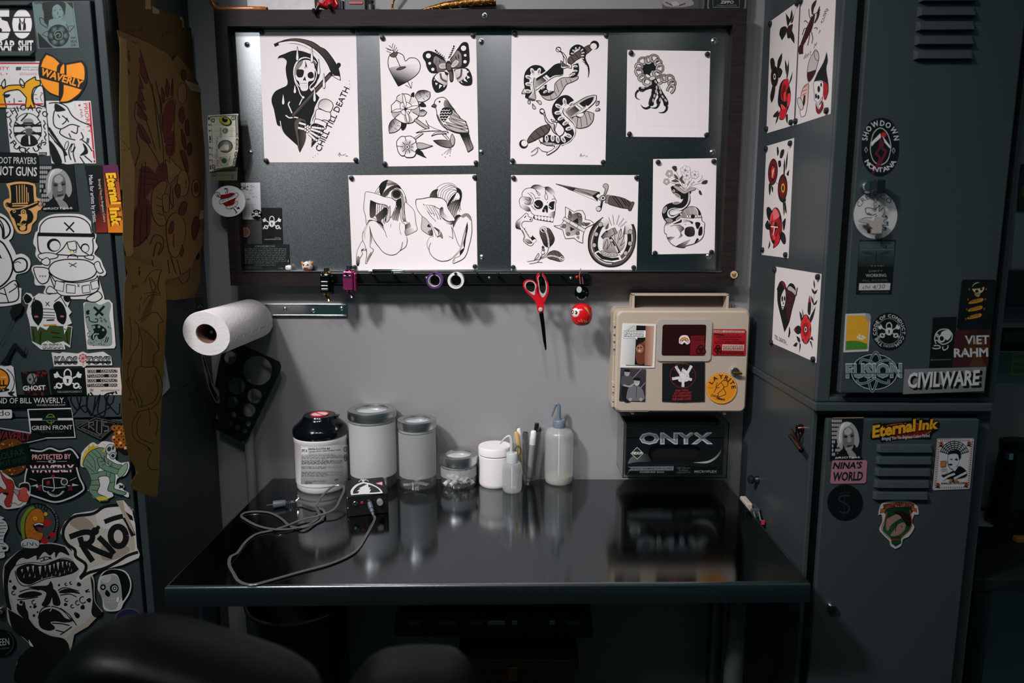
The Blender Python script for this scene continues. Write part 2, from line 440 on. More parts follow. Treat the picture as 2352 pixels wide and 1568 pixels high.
DU = YU-0.020                    # face of the right upper door, standing proud
xa, xb = xat(1949, 620, DU), xat(2293, 620, DU); zq = zat(2100, 903, DU)
dr = MB().box(xa, xb, DU, YU-0.004, zq, 2.40, 0.0025).build('door', M_lock, ur)
for k in range(8):
 pb = 138-33*k
 louver(dr, xat(2096+k*3.2, pb, DU), xat(2231+k*2, pb, DU), zat(2160, pb-24, DU), zat(2160, pb, DU), DU, 0.010)
fl = MB(); fl.box(XR-0.006, xr1-0.01, YU-0.012, -0.004, zfb, zfl-0.001, 0.002)
fl.build('base_flange', M_lock, ur)
xw1 = xat(2277, 952, YW); wz = zfb-0.001
lr = empty('locker', (XR/2+xw1/2, YW/2, 0), 'grey metal lower locker on the right with five vent slots', 'locker')
DW = YW-0.020
xa2, xb2 = xat(1902, 955, DW), xat(2252, 955, DW); zq2 = zat(2080, 953, DW)
locker_body('w', XR, xw1, YW, 0, wz, xa2-0.012, xb2+0.006, 0.05, wz-0.012, lr)
dw = MB().box(xa2, xb2, DW, YW-0.004, 0.06, min(zq2, wz-0.016), 0.0025).build('door', M_lock, lr)
for (x_a, x_b, ya, yb) in ((2012, 2140, 1019, 1037), (2010, 2138, 1046, 1064), (2008, 2136, 1073, 1091), (2006, 2133, 1100, 1118), (2003, 2130, 1127, 1145)):
 louver(dw, xat(x_a, yb, DW), xat(x_b, yb, DW), zat(2070, ya, DW), zat(2070, yb, DW), DW, 0.008)
p = on_y(1907, 1391, DW)
MB().lathe([(0.0, -0.012), (0.007, -0.011), (0.009, -0.007), (0.009, 0)], (p.x, DW, p.z), 16, 'Y').build('lock', MATS['chrome'], dw)
# ================================================================== work table
M_steel = mat('brushed_steel', '6f7477', 0.085, 1.0, bump=(30, 0.010, (1.5, 60, 60)), aniso=0.85)
nt = M_steel.node_tree; tg = nt.nodes.new('ShaderNodeTangent'); tg.direction_type = 'RADIAL'; tg.axis = 'X'; nt.links.new(tg.outputs[0], nt.nodes['Principled BSDF'].inputs['Tangent'])
FLp, FRp = on_z(377, 1347, TZ), on_z(1862, 1337, TZ)
tb = empty('work_table', ((FLp.x+FRp.x)/2, -0.3, 0), 'long stainless steel work table with a polished top', 'table')
bm = MB()
rim = 0.042
def rounded_top():
 xa, xb = FLp.x, FRp.x; ya, yb = FLp.y, FRp.y; r = 0.006; n = 6
 prof = [(0, -rim)]+[(r-r*math.cos(PI/2*i/n), -r+r*math.sin(PI/2*i/n)) for i in range(n+1)]; m = len(prof)
 rings = [[(xa+dn, ya+dn, TZ+z), (xb-dn, yb+dn, TZ+z), (xb-dn, -0.012-dn, TZ+z), (xa+dn, -0.012-dn, TZ+z)] for dn, z in prof]
 v = [p for r_ in rings for p in r_]; f = []
 for k in range(m-1):
  for i in range(4): f.append([k*4+i, k*4+(i+1) % 4, (k+1)*4+(i+1) % 4, (k+1)*4+i])
 b = len(v); ins = [(xa+0.003, ya+0.003, TZ-rim), (xb-0.003, yb+0.003, TZ-rim), (xb-0.003, -0.015, TZ-rim), (xa+0.003, -0.015, TZ-rim)]
 v += ins; f += [[i, b+i, b+(i+1) % 4, (i+1) % 4] for i in range(4)]
 v += [(x, y, TZ-0.008) for x, y, z in ins]; f += [[b+i, b+4+i, b+4+(i+1) % 4, b+(i+1) % 4] for i in range(4)]; f.append([b+7, b+6, b+5, b+4])
 return v, f, rings[-1]
v, f, top = rounded_top(); bm.add(v, f, True).build('rim', mat('satin_steel', 'a5aaac', 0.26, 1.0), tb, smooth_angle=60)
MB().add([*top, *[(x, y, z-0.003) for x, y, z in top]], [[0, 1, 2, 3], [7, 6, 5, 4]]+[[i, i+4, (i+1) % 4+4, (i+1) % 4] for i in range(4)]).build('table_top', M_steel, tb)
M_gal = mat('galvanised_leg', '6d7375', 0.4, 0.8, noise=(8, 0.15))
for (px, y) in ((484, FLp.y+0.10), (546, -0.09), (1690, FRp.y+0.10), (1772, -0.09)):
 xx = xat(px, 1440, y)
 xx = min(max(xx, FLp.x+0.03), FRp.x-0.03)
 MB().lathe([(0.02, 0.03), (0.02, TZ-0.01)], (xx, y, 0), 20).lathe([(0.0, 0), (0.014, 0), (0.016, 0.03)], (xx, y, 0), 20).build('leg', M_gal, tb)
M_blk = mat('black_plastic', '10191a', 0.4)
p = on_y(905, 1418, -0.30); q = on_y(1362, 1440, -0.30)
rk = empty('equipment_rack', ((p.x+q.x)/2, -0.2, 0), 'dark equipment box with a row of small fittings under the table', 'equipment')
MB().box(p.x, q.x, -0.30, -0.06, q.z-0.03, q.z, 0.004).build('case', M_blk, rk)
MB().box(p.x+0.005, q.x-0.005, -0.303, -0.2999, q.z, p.z, 0.001).build('front_panel', mat('dark_panel', '1b2526', 0.35), rk)
MB().box(p.x+0.003, q.x-0.003, -0.2985, -0.06, q.z+0.0005, p.z+0.004, 0.001).build('lid', M_blk, rk)
for k, (a, w) in enumerate(((940, 26), (1010, 40), (1080, 30), (1120, 40), (1175, 14), (1262, 12), (1300, 30))):
 s_ = on_y(a, 1424, -0.304); e_ = on_y(a+w, 1434, -0.304)
 MB().box(s_.x, e_.x, -0.307, -0.3031, e_.z, s_.z, 0.001).build('fitting', MATS['chrome'] if k in (3, 5, 4) else mat('grey_fitting', '4a5355', 0.4), rk)
p = on_y(1060, 1508, -0.34); q = on_y(1320, 1508, -0.34)
ch = empty('wooden_chest', ((p.x+q.x)/2, -0.2, 0), 'dark reddish wooden chest on the floor under the table', 'chest')
M_red = mat('dark_red_wood', '3a1512', 0.4, noise=(12, 0.3, (1, 8, 8)))
MB().box(p.x, q.x, -0.34, -0.05, 0, p.z-0.03, 0.004).build('body', M_red, ch)
MB().box(p.x-0.01, q.x+0.01, -0.35, -0.05, p.z-0.029, p.z, 0.004).build('lid', M_red, ch)
s_ = on_y(1178, 1516, -0.345)
MB().box(s_.x-0.012, s_.x+0.012, -0.358, -0.3505, p.z-0.05, p.z-0.015, 0.002).build('latch', mat('brass', 'a5793a', 0.3, 1.0), ch)
p = on_y(770, 1440, -0.33)
sp = empty('waste_bin', (p.x, -0.2, 0), 'round dark bin with a bright rim under the table', 'bin')
MB().lathe([(0.11, 0.0), (0.125, p.z+0.02), (0.119, p.z+0.02), (0.105, 0.02), (0, 0.02)], (p.x-0.12, -0.23, 0), 36).build('drum', M_blk, sp)
MB().tube([(p.x-0.12+0.124*math.cos(a*PI/24), -0.23+0.124*math.sin(a*PI/24), p.z+0.02) for a in range(48)], 0.004, 6, closed=True).build('rim', MATS['chrome'], sp)
# ================================================================== framed metal board
YF, YP = -0.050, -0.022
bx0, bx1 = xat(491, 30, YF), xat(1716, 30, YF)
bz1, bz0 = zat(1100, 21, YF), zat(1100, 656, YF)
ix0, ix1 = xat(536, 300, YF), xat(1672, 300, YF)
iz1 = zat(1100, 59, YF); iz0 = zat(1100, 623, YF)
M_wood = mat('dark_stained_wood', '1d1714', 0.65, spec=0.3, noise=(9, 0.45, (1.2, 10, 14)), bump=(30, 0.15, (1, 12, 12)))
def galv():
 m = mat('galvanised_sheet', '8e9496', 0.42, 1.0)
 nt = m.node_tree; b = nt.nodes['Principled BSDF']
 tc = nt.nodes.new('ShaderNodeTexCoord'); n = nt.nodes.new('ShaderNodeTexNoise'); n.inputs['Scale'].default_value = 420; n.inputs['Detail'].default_value = 2
 nt.links.new(tc.outputs['Object'], n.inputs['Vector']); r = nt.nodes.new('ShaderNodeValToRGB')
 r.color_ramp.elements[0].color = (0.17, 0.185, 0.19, 1); r.color_ramp.elements[1].color = (0.33, 0.35, 0.36, 1)
 nt.links.new(n.outputs[0], r.inputs[0]); nt.links.new(r.outputs[0], b.inputs['Base Color'])
 mr = nt.nodes.new('ShaderNodeMapRange'); mr.inputs[3].default_value = 0.20; mr.inputs[4].default_value = 0.28
 nt.links.new(n.outputs[0], mr.inputs[0]); nt.links.new(mr.outputs[0], b.inputs['Roughness'])
 b.inputs['Anisotropic'].default_value = 0.65
 tg = nt.nodes.new('ShaderNodeTangent'); tg.direction_type = 'RADIAL'; tg.axis = 'X'
 nt.links.new(tg.outputs[0], b.inputs['Tangent'])
 return m
M_galv = galv()
bd = empty('display_board', (0.0, -0.025, bz0), 'large galvanised metal board in a dark wooden frame above the table', 'board')
def mitre(name, pts):
 v = [(x, YF, z) for x, z in pts]+[(x, -0.003, z) for x, z in pts]
 MB().add(v, [[0, 1, 2, 3], [7, 6, 5, 4]]+[[i, 4+i, 4+(i+1) % 4, (i+1) % 4] for i in range(4)]).build(name, M_wood, bd)
mitre('frame_rail', [(bx0, bz1), (bx1, bz1), (ix1, iz1), (ix0, iz1)])
mitre('frame_rail', [(bx0, bz0), (ix0, iz0), (ix1, iz0), (bx1, bz0)])
mitre('frame_stile', [(bx0, bz0), (bx0, bz1), (ix0, iz1), (ix0, iz0)])
mitre('frame_stile', [(bx1, bz0), (ix1, iz0), (ix1, iz1), (bx1, bz1)])
MB().box(ix0-0.004, ix1+0.004, YP, -0.004, iz0-0.004, iz1+0.004).build('metal_sheet', M_galv, bd)
MB().box(ix0, ix1, YF-0.003, YP+0.001, iz0-0.0015, iz0+0.001).build('sheet_lip', M_galv, bd)
M_scr = mat('zinc_screw', 'c9cccc', 0.22, 1.0)
def screw(px, py, y, par, r=0.0062):
 p = on_y(px, py, y); b = MB()
 b.lathe([(r*1.25, 0), (r*1.25, -0.0008), (r, -0.0009), (r*0.95, -0.002), (r*0.7, -0.003), (r*0.36, -0.0036), (r*0.3, -0.002), (0, -0.002)], (p.x, y, p.z), 16, 'Y')
 for s_ in (0.5, 0.5+PI/2):
  dx, dz = math.cos(s_)*r*0.5, math.sin(s_)*r*0.5
  b.tube([(p.x-dx, y-0.0032, p.z-dz), (p.x+dx, y-0.0032, p.z+dz)], r*0.13, 4)
 return b.build('screw', M_scr, par)
for a in ((568, 102), (575, 350), (1106, 96), (1106, 349), (1107, 590), (1640, 94), (1636, 349), (1627, 588)): screw(*a, YP, bd)
screw(1113, 36, YF, bd, 0.005)
hx0, hx1 = xat(742, 640, YF-0.012), xat(1352, 640, YF-0.012)
hr = empty('hook_rail', ((hx0+hx1)/2, YF-0.006, zat(1100, 652, YF)), 'black hook rail with pegs along the bottom of the board frame', 'hook rail')
M_satin = mat('black_satin_metal', '0b0f0f', 0.35, 0.3)
MB().box(hx0, hx1, YF-0.012, YF, zat(1100, 653, YF-0.012), zat(1100, 626, YF-0.012), 0.002).build('bar', M_satin, hr)
PEGX = [748, 802, 858, 906, 953, 1000, 1049, 1097, 1145, 1194, 1241, 1290, 1336]
PZ = zat(1100, 633, YF-0.012)
def pegx(px): return xat(px, 633, YF-0.02)
for px in PEGX:
 x = pegx(px)
 MB().tube([(x, YF-0.0115, PZ), (x, YF-0.050, PZ+0.006), (x, YF-0.054, PZ+0.0075)], [0.0032, 0.0032, 0.0025], 10).ball((x, YF-0.0545, PZ+0.008), 0.0036, 10, 6).build('peg', M_satin, hr)
for px in (980, 1124, 1311): screw(px, 638, YF-0.012, hr, 0.0035)
MAG = {}
M_mag = mat('black_magnet', '121a1a', 0.45)
def magnet(px, py, plane, what, r=0.0062):
 n = Vector(plane[1]); p = onp(px, py, plane[0], n)
 rot = n.to_track_quat('Z', 'Y')
 if 'm' not in MAG:
  o = MB().lathe([(r, 0), (r, 0.004), (r*0.9, 0.0058), (r*0.6, 0.0066), (0, 0.0068)], (0, 0, 0), 18).build('magnet', M_mag, None, (0, 0, 0)); MAG['m'] = o
 else:
  o = MAG['m'].copy(); COL.objects.link(o)
 o.location = p+n*0.001; o.rotation_euler = rot.to_euler()
 tag(o, 'black round magnet at the '+what, 'magnet', 'black round magnets pinning the prints')
BP = ((0, YP, 0), (0, -1, 0))
# ================================================================== flash prints on the board
K = '0d1413'; PW = 'efe7e7'; G1 = '5a4e4a'; G2 = 'b7aeaa'; G3 = '8d8480'
def pins(A, pts, plane, what):
 for (x, y), w in zip(pts, ('upper left', 'upper right', 'lower right', 'lower left')):
  q = A.px((x, y)); magnet(q[0], q[1], plane, w+' corner of '+what)
A = Art(580, 50, .22318)
A.s('225,245! 300,200 400,176 500,178 610,205 680,246! 700,262 760,295 840,400 890,500 906,605! 880,575 800,525! 770,450 700,350 620,290 520,245 420,222 330,222', G1, (K, '450,190 860,470'))
A.l('225,245 300,215 400,208 510,228 620,282 700,350 760,430 805,520', 34, K); A.l('270,228 400,210 510,230 620,286 700,356 757,436 795,520', 22, PW)
A.l('225,245 300,200 400,176 500,178 610,205 680,246 700,262 760,295 840,400 890,500 906,605', 7, K)
A.o('812,552! 900,604! 895,560', PW, 6, K)
A.l('870,470 892,440', 44, K); A.c(888, 443, 22, K)
A.s('262,378! 275,352 330,330 390,305 440,295 500,300 560,318 620,345 660,390 690,470 690,560 650,630 590,680 640,725 690,780! 655,860 640,960 600,1060 550,1150 530,1240 490,1345! 470,1270 400,1215 330,1150 290,1080 250,1060 235,980 215,880 195,820 215,740 270,690 340,665 360,620 350,540 340,470 350,400 310,378', K)
A.l('262,380 310,374 345,395 352,420 342,480 350,560 362,620 348,660 290,686 235,718 204,770 200,830 222,900 240,990 258,1058 286,1074', 15, K)
A.l('266,382 310,376 342,396 348,420 338,480 346,560 358,620 345,656 288,682 232,714 198,770 194,830 216,900 234,990 252,1062 284,1080', 8, PW)
A.l('286,1020 300,1090 330,1150 400,1215 470,1280', 17, K); A.l('286,1020 298,1090 326,1152 396,1220 468,1284', 8, PW)
A.c(548, 530, 128, PW, 168, -0.12); A.c(556, 535, 122, K, 162, -0.12)
A.s('445,470 470,425 530,395 590,400 630,430 640,480 640,540 630,600 575,620 572,690 540,712 500,700 480,620 450,590 440,530', PW)
A.s('445,470 470,425 520,398 505,450 480,480 460,540 445,540', G3); A.s('455,500 480,490 528,500 520,560 490,575 458,560', K); A.s('570,535 600,515 625,530 630,570 600,585 572,570', K); A.p('540,558 552,606 545,610 536,600 524,608 520,600', K)
A.s('540,400 556,435 565,478 550,460 545,478 538,478 545,440', K)
A.p('492,632 560,630 556,680 500,675', K)
for i in range(4):
 A.s(f'{496+i*16},636 {510+i*16},636 {510+i*16},655 {496+i*16},655', PW); A.s(f'{500+i*14},658 {512+i*14},658 {512+i*14},678 {500+i*14},676', PW)
A.l('640,480 660,540 640,610 590,670 610,715', 9, PW); A.l('600,385 640,400 660,430', 8, PW); A.l('425,540 440,620 470,680 490,740 515,775', 9, PW); A.c(522, 778, 13, PW)
A.l('512,795 495,830 482,860', 10, PW); A.l('385,822 370,850 390,900 410,945', 12, PW); A.l('342,962 380,988 430,982 472,990', 12, PW)
A.L('812,530 405,975', 44, K); A.L('800,548 415,968', 26, G1); A.L('770,590 425,965', 5, K)
A.o('430,1060 445,1010 490,990 540,1010 550,1040 510,1020 480,1060 470,1130 480,1210 490,1345! 470,1290 450,1180', G1, 6, K)
A.s('500,1050 550,1150 540,1240 492,1340! 485,1230 470,1140 480,1080', K, (G1, '470,1200 560,1200'))
A.l('655,735 690,760 705,782', 9, PW); A.l('600,1050 615,990 640,930 650,880 690,800', 13, PW)
A.o('690,830 720,800 770,798 815,825 830,870 800,930 750,920 700,895 678,880', PW, 7, K, (G2, '770,880 720,800'))
A.o('650,930 670,900 710,905 760,925 800,935 805,990 790,1020 740,1010 690,1020 650,1000', PW, 7, K); A.o('640,1010 670,1000 720,1020 760,1040 762,1080 745,1105 690,1070 640,1050', PW, 7, K)
A.s('600,1080 640,1045 700,1060 740,1085 720,1150 660,1230 605,1295! 610,1200', K); A.L('620,1100 700,1150|640,1070 720,1120|610,1200 660,1160|610,1240 640,1215|680,1060 610,1170|720,1090 615,1240', 5, G3)
for a in ('480,1040 550,1060', '470,1090 540,1108', '610,1085 720,1100', '600,1105 710,1140', '590,1130 680,1185', '580,1150 655,1220'):
 A.L(a, 30, K); A.L(a, 20, PW)
for x, y in ((548, 1085), (570, 1075), (545, 1115), (570, 1100), (590, 1085), (565, 1130), (585, 1115), (725, 1100), (712, 1145), (685, 1185), (660, 1218)):
 A.c(x, y, 15, K); A.c(x, y, 11, PW)
for x, y, h in ((463, 255, 150), (612, 260, 165), (682, 380, 168), (736, 530, 160), (438, 640, 100), (318, 735, 122), (640, 672, 155)):
 A.s(f'{x-2},{y}! {x+2},{y}! {x+16},{y+h*.8:.0f} {x},{y+h} {x-16},{y+h*.8:.0f}', K); A.s(f'{x-1},{y+14}! {x+1},{y+14}! {x+12},{y+h*.8:.0f} {x},{y+h-5} {x-12},{y+h*.8:.0f}', PW)
A.t('CHILL TILL DEATH', 700, 1340, 1000, 690, 62, K); A.c(998, 607, 3, K); A.c(1000, 642, 3, K); A.c(1002, 676, 3, K); A.c(625, 1392, 3, K); A.c(647, 1376, 3, K); A.c(672, 1357, 3, K)
A.l('880,1375 900,1345 895,1390|900,1365 930,1372 960,1358', 3, K); A.t('16', 962, 1390, 980, 1386, 18, K)
A.build('flash_print', '72,82 1066,82 1098,1446 124,1446', PW, BP, material=PAPER, label='print of a hooded reaper with scythe holding an ice cream cone', cat='print', group='flash prints on the board')
pins(A, ((98, 108), (1035, 97), (1066, 1422), (144, 1430)), BP, 'the reaper print')
A = Art(850, 60, .21685)
A.s('300,638! 240,530 195,430 195,340 230,290 290,280 350,310 375,370! 420,338 490,345 530,400 525,470 480,530 400,585', PW); A.s('300,638! 250,545 205,450 280,425 400,400 528,390 525,470 480,530 400,585', PW, (K, '385,390 320,575'))
A.l('300,638 240,530 195,430 195,340 230,290 290,280 350,310 375,370 420,338 490,345 530,400 525,470 480,530 400,585 300,638', 8)
A.L('240,250 320,430|395,580 438,660', 8); A.L('375,625 438,660 445,590', 7); A.L('240,260 165,230|240,240 200,205|235,225 245,182|250,260 265,200|255,275 285,225|225,260 180,245|225,285 175,265|262,290 298,250|225,300 200,298', 6)
A.o('215,305 260,280 295,278 270,328 225,325', G1, 5); A.o('280,462 320,435 380,432 330,460', G1, 7)
def wing(pts, w=7): A.o(pts, K, w)
wing('800,370! 760,330 690,285 620,265 570,285 562,330 590,380 605,440 640,490 700,498 760,480 810,460!'); wing('850,350! 890,300 930,240 980,178 1030,180 1045,240 1050,310 1050,380 1020,430 960,445 870,450!')
A.s('800,375! 750,350 690,320 670,380 700,420 720,490 790,470 815,440!', G3, (G1, '690,330 800,440')); A.s('855,360! 900,290 930,260 965,300 970,360 960,430 880,440!', G3, (G1, '960,280 860,420'))
for x, y, r in ((618, 315, 26), (632, 395, 15), (665, 458, 17), (990, 235, 28), (1008, 310, 14), (1006, 378, 18)): A.c(x, y, r, PW)
A.s('690,330 705,370 695,400 702,350', K); A.s('735,350 745,390 735,380', K); A.s('930,290 945,330 935,345', K); A.s('905,310 920,350 905,340', K)
A.o('735,420 760,400 810,405 805,440 750,445', G2, 6, PW); A.o('865,420 900,370 935,375 920,405 880,435', G2, 6, PW)
wing('790,480! 740,490 690,520 660,570 665,640 700,700 760,690 800,660 815,610 820,500!'); wing('890,465! 960,450 1030,450 1065,500 1080,560 1070,620 1000,628 950,600 910,540!')
A.s('810,500 740,490 690,530 690,560 740,600 812,622', PW, (G2, '740,520 800,610')); A.s('900,470 960,452 1020,460 1025,520 990,560 930,590 900,520', PW, (G2, '1010,480 920,570')); A.l('745,500 760,560 815,590', 20, G1); A.l('970,455 960,530 920,560', 20, G1)
for t in ('680,560 692,575 676,578', '690,600 718,605 700,628', '735,618 765,630 730,665', '775,628 797,630 782,652', '1030,470 1050,485 1030,498', '1025,520 1060,545 1030,560', '1000,545 1035,595 990,575', '965,580 985,605 960,595'): A.p(t, PW)
A.s('805,390 830,365 850,380 860,430 880,470 885,560 868,595 845,580 835,500 815,470 800,430', K); A.s('815,400 845,400 860,460 820,465', G1); A.s('835,490 865,485 880,560 855,575', G1); A.s('790,480 830,500 820,520 800,515', K)
A.c(808, 360, 11, PW); A.c(834, 358, 11, PW)
A.l('800,350 750,315 695,260', 6); A.l('830,345 860,290 888,215', 6); A.c(694, 258, 9, K); A.c(888, 214, 9, K)
for i in range(5):
 x, y = 710+i*18, 275+i*14; A.L(f'{x-12},{y+6} {x},{y} {x+4},{y-14}', 6)
 x, y = 882-i*10, 240+i*22; A.L(f'{x-14},{y-4} {x},{y} {x+14},{y-4}', 6)
def leaf(pts, mid, g=G1): A.o(pts, PW, 7, K, (K, g)); A.l(mid, 14, PW); A.l(mid, 5)
A.s('460,700 470,715 465,750 440,750 435,720', K); A.s('520,830 560,805 595,850 540,855', K); A.s('335,1020 385,1030 375,1080 345,1105 328,1080', K)
leaf('475,745! 510,690 580,680 635,700! 630,760 570,800 510,800!', '500,775 560,740 630,705', '560,790 540,690'); leaf('510,950! 520,905 560,885 602,912! 570,950', '515,940 560,925 595,912', '550,960 550,890'); leaf('205,1135! 200,1060 230,1000 275,975! 330,1020 320,1080 270,1120', '215,1120 260,1060 310,1010', '320,1080 210,1030')
for m in ('540,745 520,700|580,720 560,685|560,760 580,785|600,735 615,755', '235,1070 215,1050|260,1040 245,1000|260,1080 290,1100|285,1050 315,1060'): A.l(m, 5)
A.o('225,840! 280,785 290,745 340,720! 400,722 440,750 500,790 515,830 525,890! 515,950 480,990 450,1020 400,1030 350,1025 300,1000 265,975 235,930', PW, 8)
for g in ('280,785 340,720 360,820 320,830', '440,750 500,790 430,830 400,800', '515,870 515,940 440,910 430,870', '450,1000 380,1025 360,940 400,920', '265,970 235,920 310,880 330,920'): A.s(g, G2, (PW, '370,880 400,740'))
A.o('320,860 330,815 385,805 440,840 430,900 400,940 340,930', PW, 6); A.l('280,785 335,815|440,750 420,810|515,950 450,910|265,970 310,930', 7)
for p in ('342,712! 365,740 385,820 375,870! 350,800', '525,848! 460,845 400,870 380,882! 470,880', '402,1035! 380,960 372,890! 405,940 415,1000', '222,910! 280,880 360,882! 300,910'):
 A.o(p, PW, 6, K)
A.s('342,800 375,870 355,820', K); A.c(375, 880, 16, K); A.L('345,845 370,870|400,900 425,925|400,860 375,890', 6)
A.o('470,1000 495,985 560,1030 630,1080! 600,1090 530,1050', G2, 7); A.o('630,1085! 590,995! 620,1050 700,1090 760,1110! 640,1110 540,1120 485,1132! 560,1100', PW, 6); A.l('470,1195 560,1130', 22, K); A.l('468,1198 560,1128', 10, PW)
A.l('760,1115 800,1115 830,1130 800,1080', 6)
A.o('650,1165! 690,1130 760,1125 810,1140 760,1140 700,1145', PW, 6); A.l('760,1140 820,1200|790,1135 850,1210', 6)
A.o('670,1212! 740,1205 810,1210 870,1225 880,1265 840,1285 770,1275 715,1250', G3, 6, K, (K, '860,1260 700,1220')); A.o('850,1220! 855,1170 870,1140! 895,1190 890,1250 870,1265', G2, 6)
A.l('850,1290 780,1350|855,1290 810,1360|860,1290 845,1350', 3); A.c(765, 1360, 4, K); A.c(795, 1384, 4, K); A.c(845, 1372, 4, K)
F = [(370, 1165, 1), (430, 1180, 1), (480, 1230, 1), (500, 1290, 1), (470, 1350, 1), (390, 1390, 1), (345, 1365, 1), (290, 1290, 1), (290, 1220, 1)]
A.o('285,1270! 285,1220 330,1170 370,1172! 430,1165 480,1200 485,1225! 505,1290 490,1340! 460,1385 390,1390 365,1372! 330,1370 300,1330', PW, 8)
A.c(395, 1280, 85, K, edge=PW); A.L('370,1172 385,1220|485,1228 440,1260|490,1340 435,1310|365,1372 385,1320|285,1270 350,1278|345,1230 370,1255|430,1215 415,1245|460,1280 435,1280|345,1330 370,1305|425,1345 410,1310', 7)
A.c(395, 1280, 24, K); A.c(395, 1280, 19, PW); A.c(395, 1280, 10, K)
A.o('500,1240 560,1240 630,1262! 665,1268! 560,1300 505,1295', G2, 6); A.o('500,1305 550,1330 570,1370! 595,1392! 540,1370 485,1340', K, 6)
A.o('650,850! 680,820 690,790 720,765 770,755 810,775 850,830 900,900 950,970 1005,1010 1030,1060 1045,1120! 980,1135 900,1125 820,1090 760,1050 715,970 705,900 690,858', PW, 8)
A.s('800,780 850,830 900,890 860,880 800,870 780,830', K, (G3, '860,850 790,840')); A.s('705,950 760,1040 820,1090 760,1020 720,940', G1)
A.s('740,930 770,870 830,862 870,890 870,930 830,960 800,1010 770,1015 745,980', K)
for y, x0, n in ((890, 770, 3), (918, 752, 4), (946, 745, 4), (975, 752, 3), (1000, 765, 2)):
 for i in range(n): A.ring(x0+i*30, y-8, 15, 6, PW, a0=0.1, a1=PI-0.4)
for f in ('870,880 950,960 880,930', '860,935 1005,1005 1000,1012 900,990 850,965', '835,975 1025,1050 960,1055 860,1010', '800,1015 1035,1085 940,1085 840,1050', '785,1040 1042,1120 930,1125 840,1090'): A.o(f.replace(' ', '! ', 1), G2, 6)
A.o('650,850! 680,825 705,845 690,860', G1, 6); A.c(737, 802, 10, K)
A.o('950,1135! 1000,1140 1040,1132 1060,1200 1090,1280 1072,1310 1035,1332! 1010,1260', K, 6, K, (G3, '1010,1180 1050,1300')); A.l('1030,1180 1050,1250 1072,1300', 5)
A.build('flash_print', '97,80 1122,70 1150,1474 145,1486', PW, BP, material=PAPER, label='print of an arrow-pierced heart, a moth, a blossom and a perched bird', cat='print', group='flash prints on the board')
pins(A, ((132, 125), (1090, 98), (1122, 1448), (158, 1458)), BP, 'the moth and bird print')
A = Art(1160, 60, .21683)
def spots(pts, r0=24, r1=13):
 for x, y, a in pts: A.c(x, y, r0, PW, r1, a); A.c(x+2, y+3, r0*.62, G3, r1*.55, a)
A.o('175,718! 210,655 330,560 430,495 530,410 600,395! 615,470! 605,520 520,540 430,600 330,680 230,715', PW, 8)
A.s('310,580 430,500 520,410 595,405 620,460 600,515 520,525 430,580 330,650', K); A.p('320,590 400,540 440,580 335,650', G2, (K, '325,620 420,560')); A.p('400,540 440,515 475,550 440,580', PW); A.L('415,530 455,568', 7)
A.p('180,715 215,660 225,710', G2)
A.o('670,370 690,320 840,225 900,200 930,235 860,300 760,360 700,405', G1, 7); A.L('700,330 740,385|740,300 790,350|790,265 840,315|840,235 880,280|880,215 910,250', 6)
A.c(948, 202, 48, K); A.c(938, 215, 34, PW)
A.o('590,365! 620,380 610,300 570,260 545,235 560,225 590,240 585,265! 620,290 650,330 665,385 700,410 705,450! 660,440 620,450 590,440!', PW, 8); A.s('600,380 640,400 690,430 640,430 600,430', G1)
A.ring(565, 248, 26, 7, K); A.l('600,290 640,350 650,400', 7)
A.l('830,330 850,380 880,430 888,490 880,545', (40, 22, 5), K)
A.l('705,310 712,255 760,220 810,235 835,280 825,340', 50, K); A.l('745,400 755,440 745,500 690,545', 60, K)
spots(((712, 292, .2), (728, 262, .6), (752, 240, 1.2), (788, 236, 1.8), (815, 255, 2.4), (825, 285, 2.9), (822, 315, 3.1), (818, 345, 3.1), (826, 375, .5)), 17, 9); spots(((845, 402, .8), (862, 420, 1), (872, 440, 1.3)), 9, 6); spots(((745, 425, .1), (742, 475, 0), (720, 512, -.4), (682, 535, -.8)), 24, 12)
A.o('770,530 770,560 720,590 650,620 610,680 560,750 480,785 410,765 355,690! 400,735 470,730 520,690 530,610 590,555 640,545 720,545', G2, 7); A.l('690,560 700,595|640,560 660,610|590,570 610,650|540,610 570,700|520,690 550,740|480,720 490,780', 5)
A.s('355,690! 400,640 440,620 440,660 470,690 520,690 470,735 400,735', K); spots(((400, 655, -.5), (425, 695, -.6), (475, 690, -.5)), 24, 12)
A.l('240,760 245,690 228,600 240,500 300,445 370,450 405,490', 58, K); A.l('250,760 260,690', 70, K); A.s('290,560! 330,560 325,700 330,760 300,785 250,755 285,700', G2)
A.l('300,530 290,600 300,680 265,745', 8, PW); A.l('312,545 300,610 310,680 325,770', 6)
spots(((290, 480, 1.2), (357, 478, -1.2), (250, 540, .3), (250, 615, .1), (240, 690, .1)), 36, 20)
A.o('215,755! 260,765 320,780 290,790 240,770', G1, 5)
for p in ('255,775 268,800 262,822 246,822 240,800', '328,790! 370,790 385,815 370,830', '290,820! 322,860 315,878 292,868', '1000,795! 970,800 960,845! 990,830', '1005,890! 1000,872 970,875 955,900! 990,898'): A.o(p, PW, 6, K, (K, p.split()[2].rstrip('!')+' '+p.split()[0].rstrip('!')))
A.o('640,900! 700,850 830,765 920,735 967,735! 960,790 900,855 780,940 680,975!', PW, 8); A.s('640,905 700,860 830,770 920,745 950,748 930,800 860,860 760,930 690,970', G2); A.s('780,830 850,780 925,752 935,770 900,830 840,855', K); A.p('640,910 740,845 790,890 690,965', G3, (K, '660,940 760,860')); A.p('740,845 780,820 830,860 790,892', PW); A.L('760,832 812,876', 7)
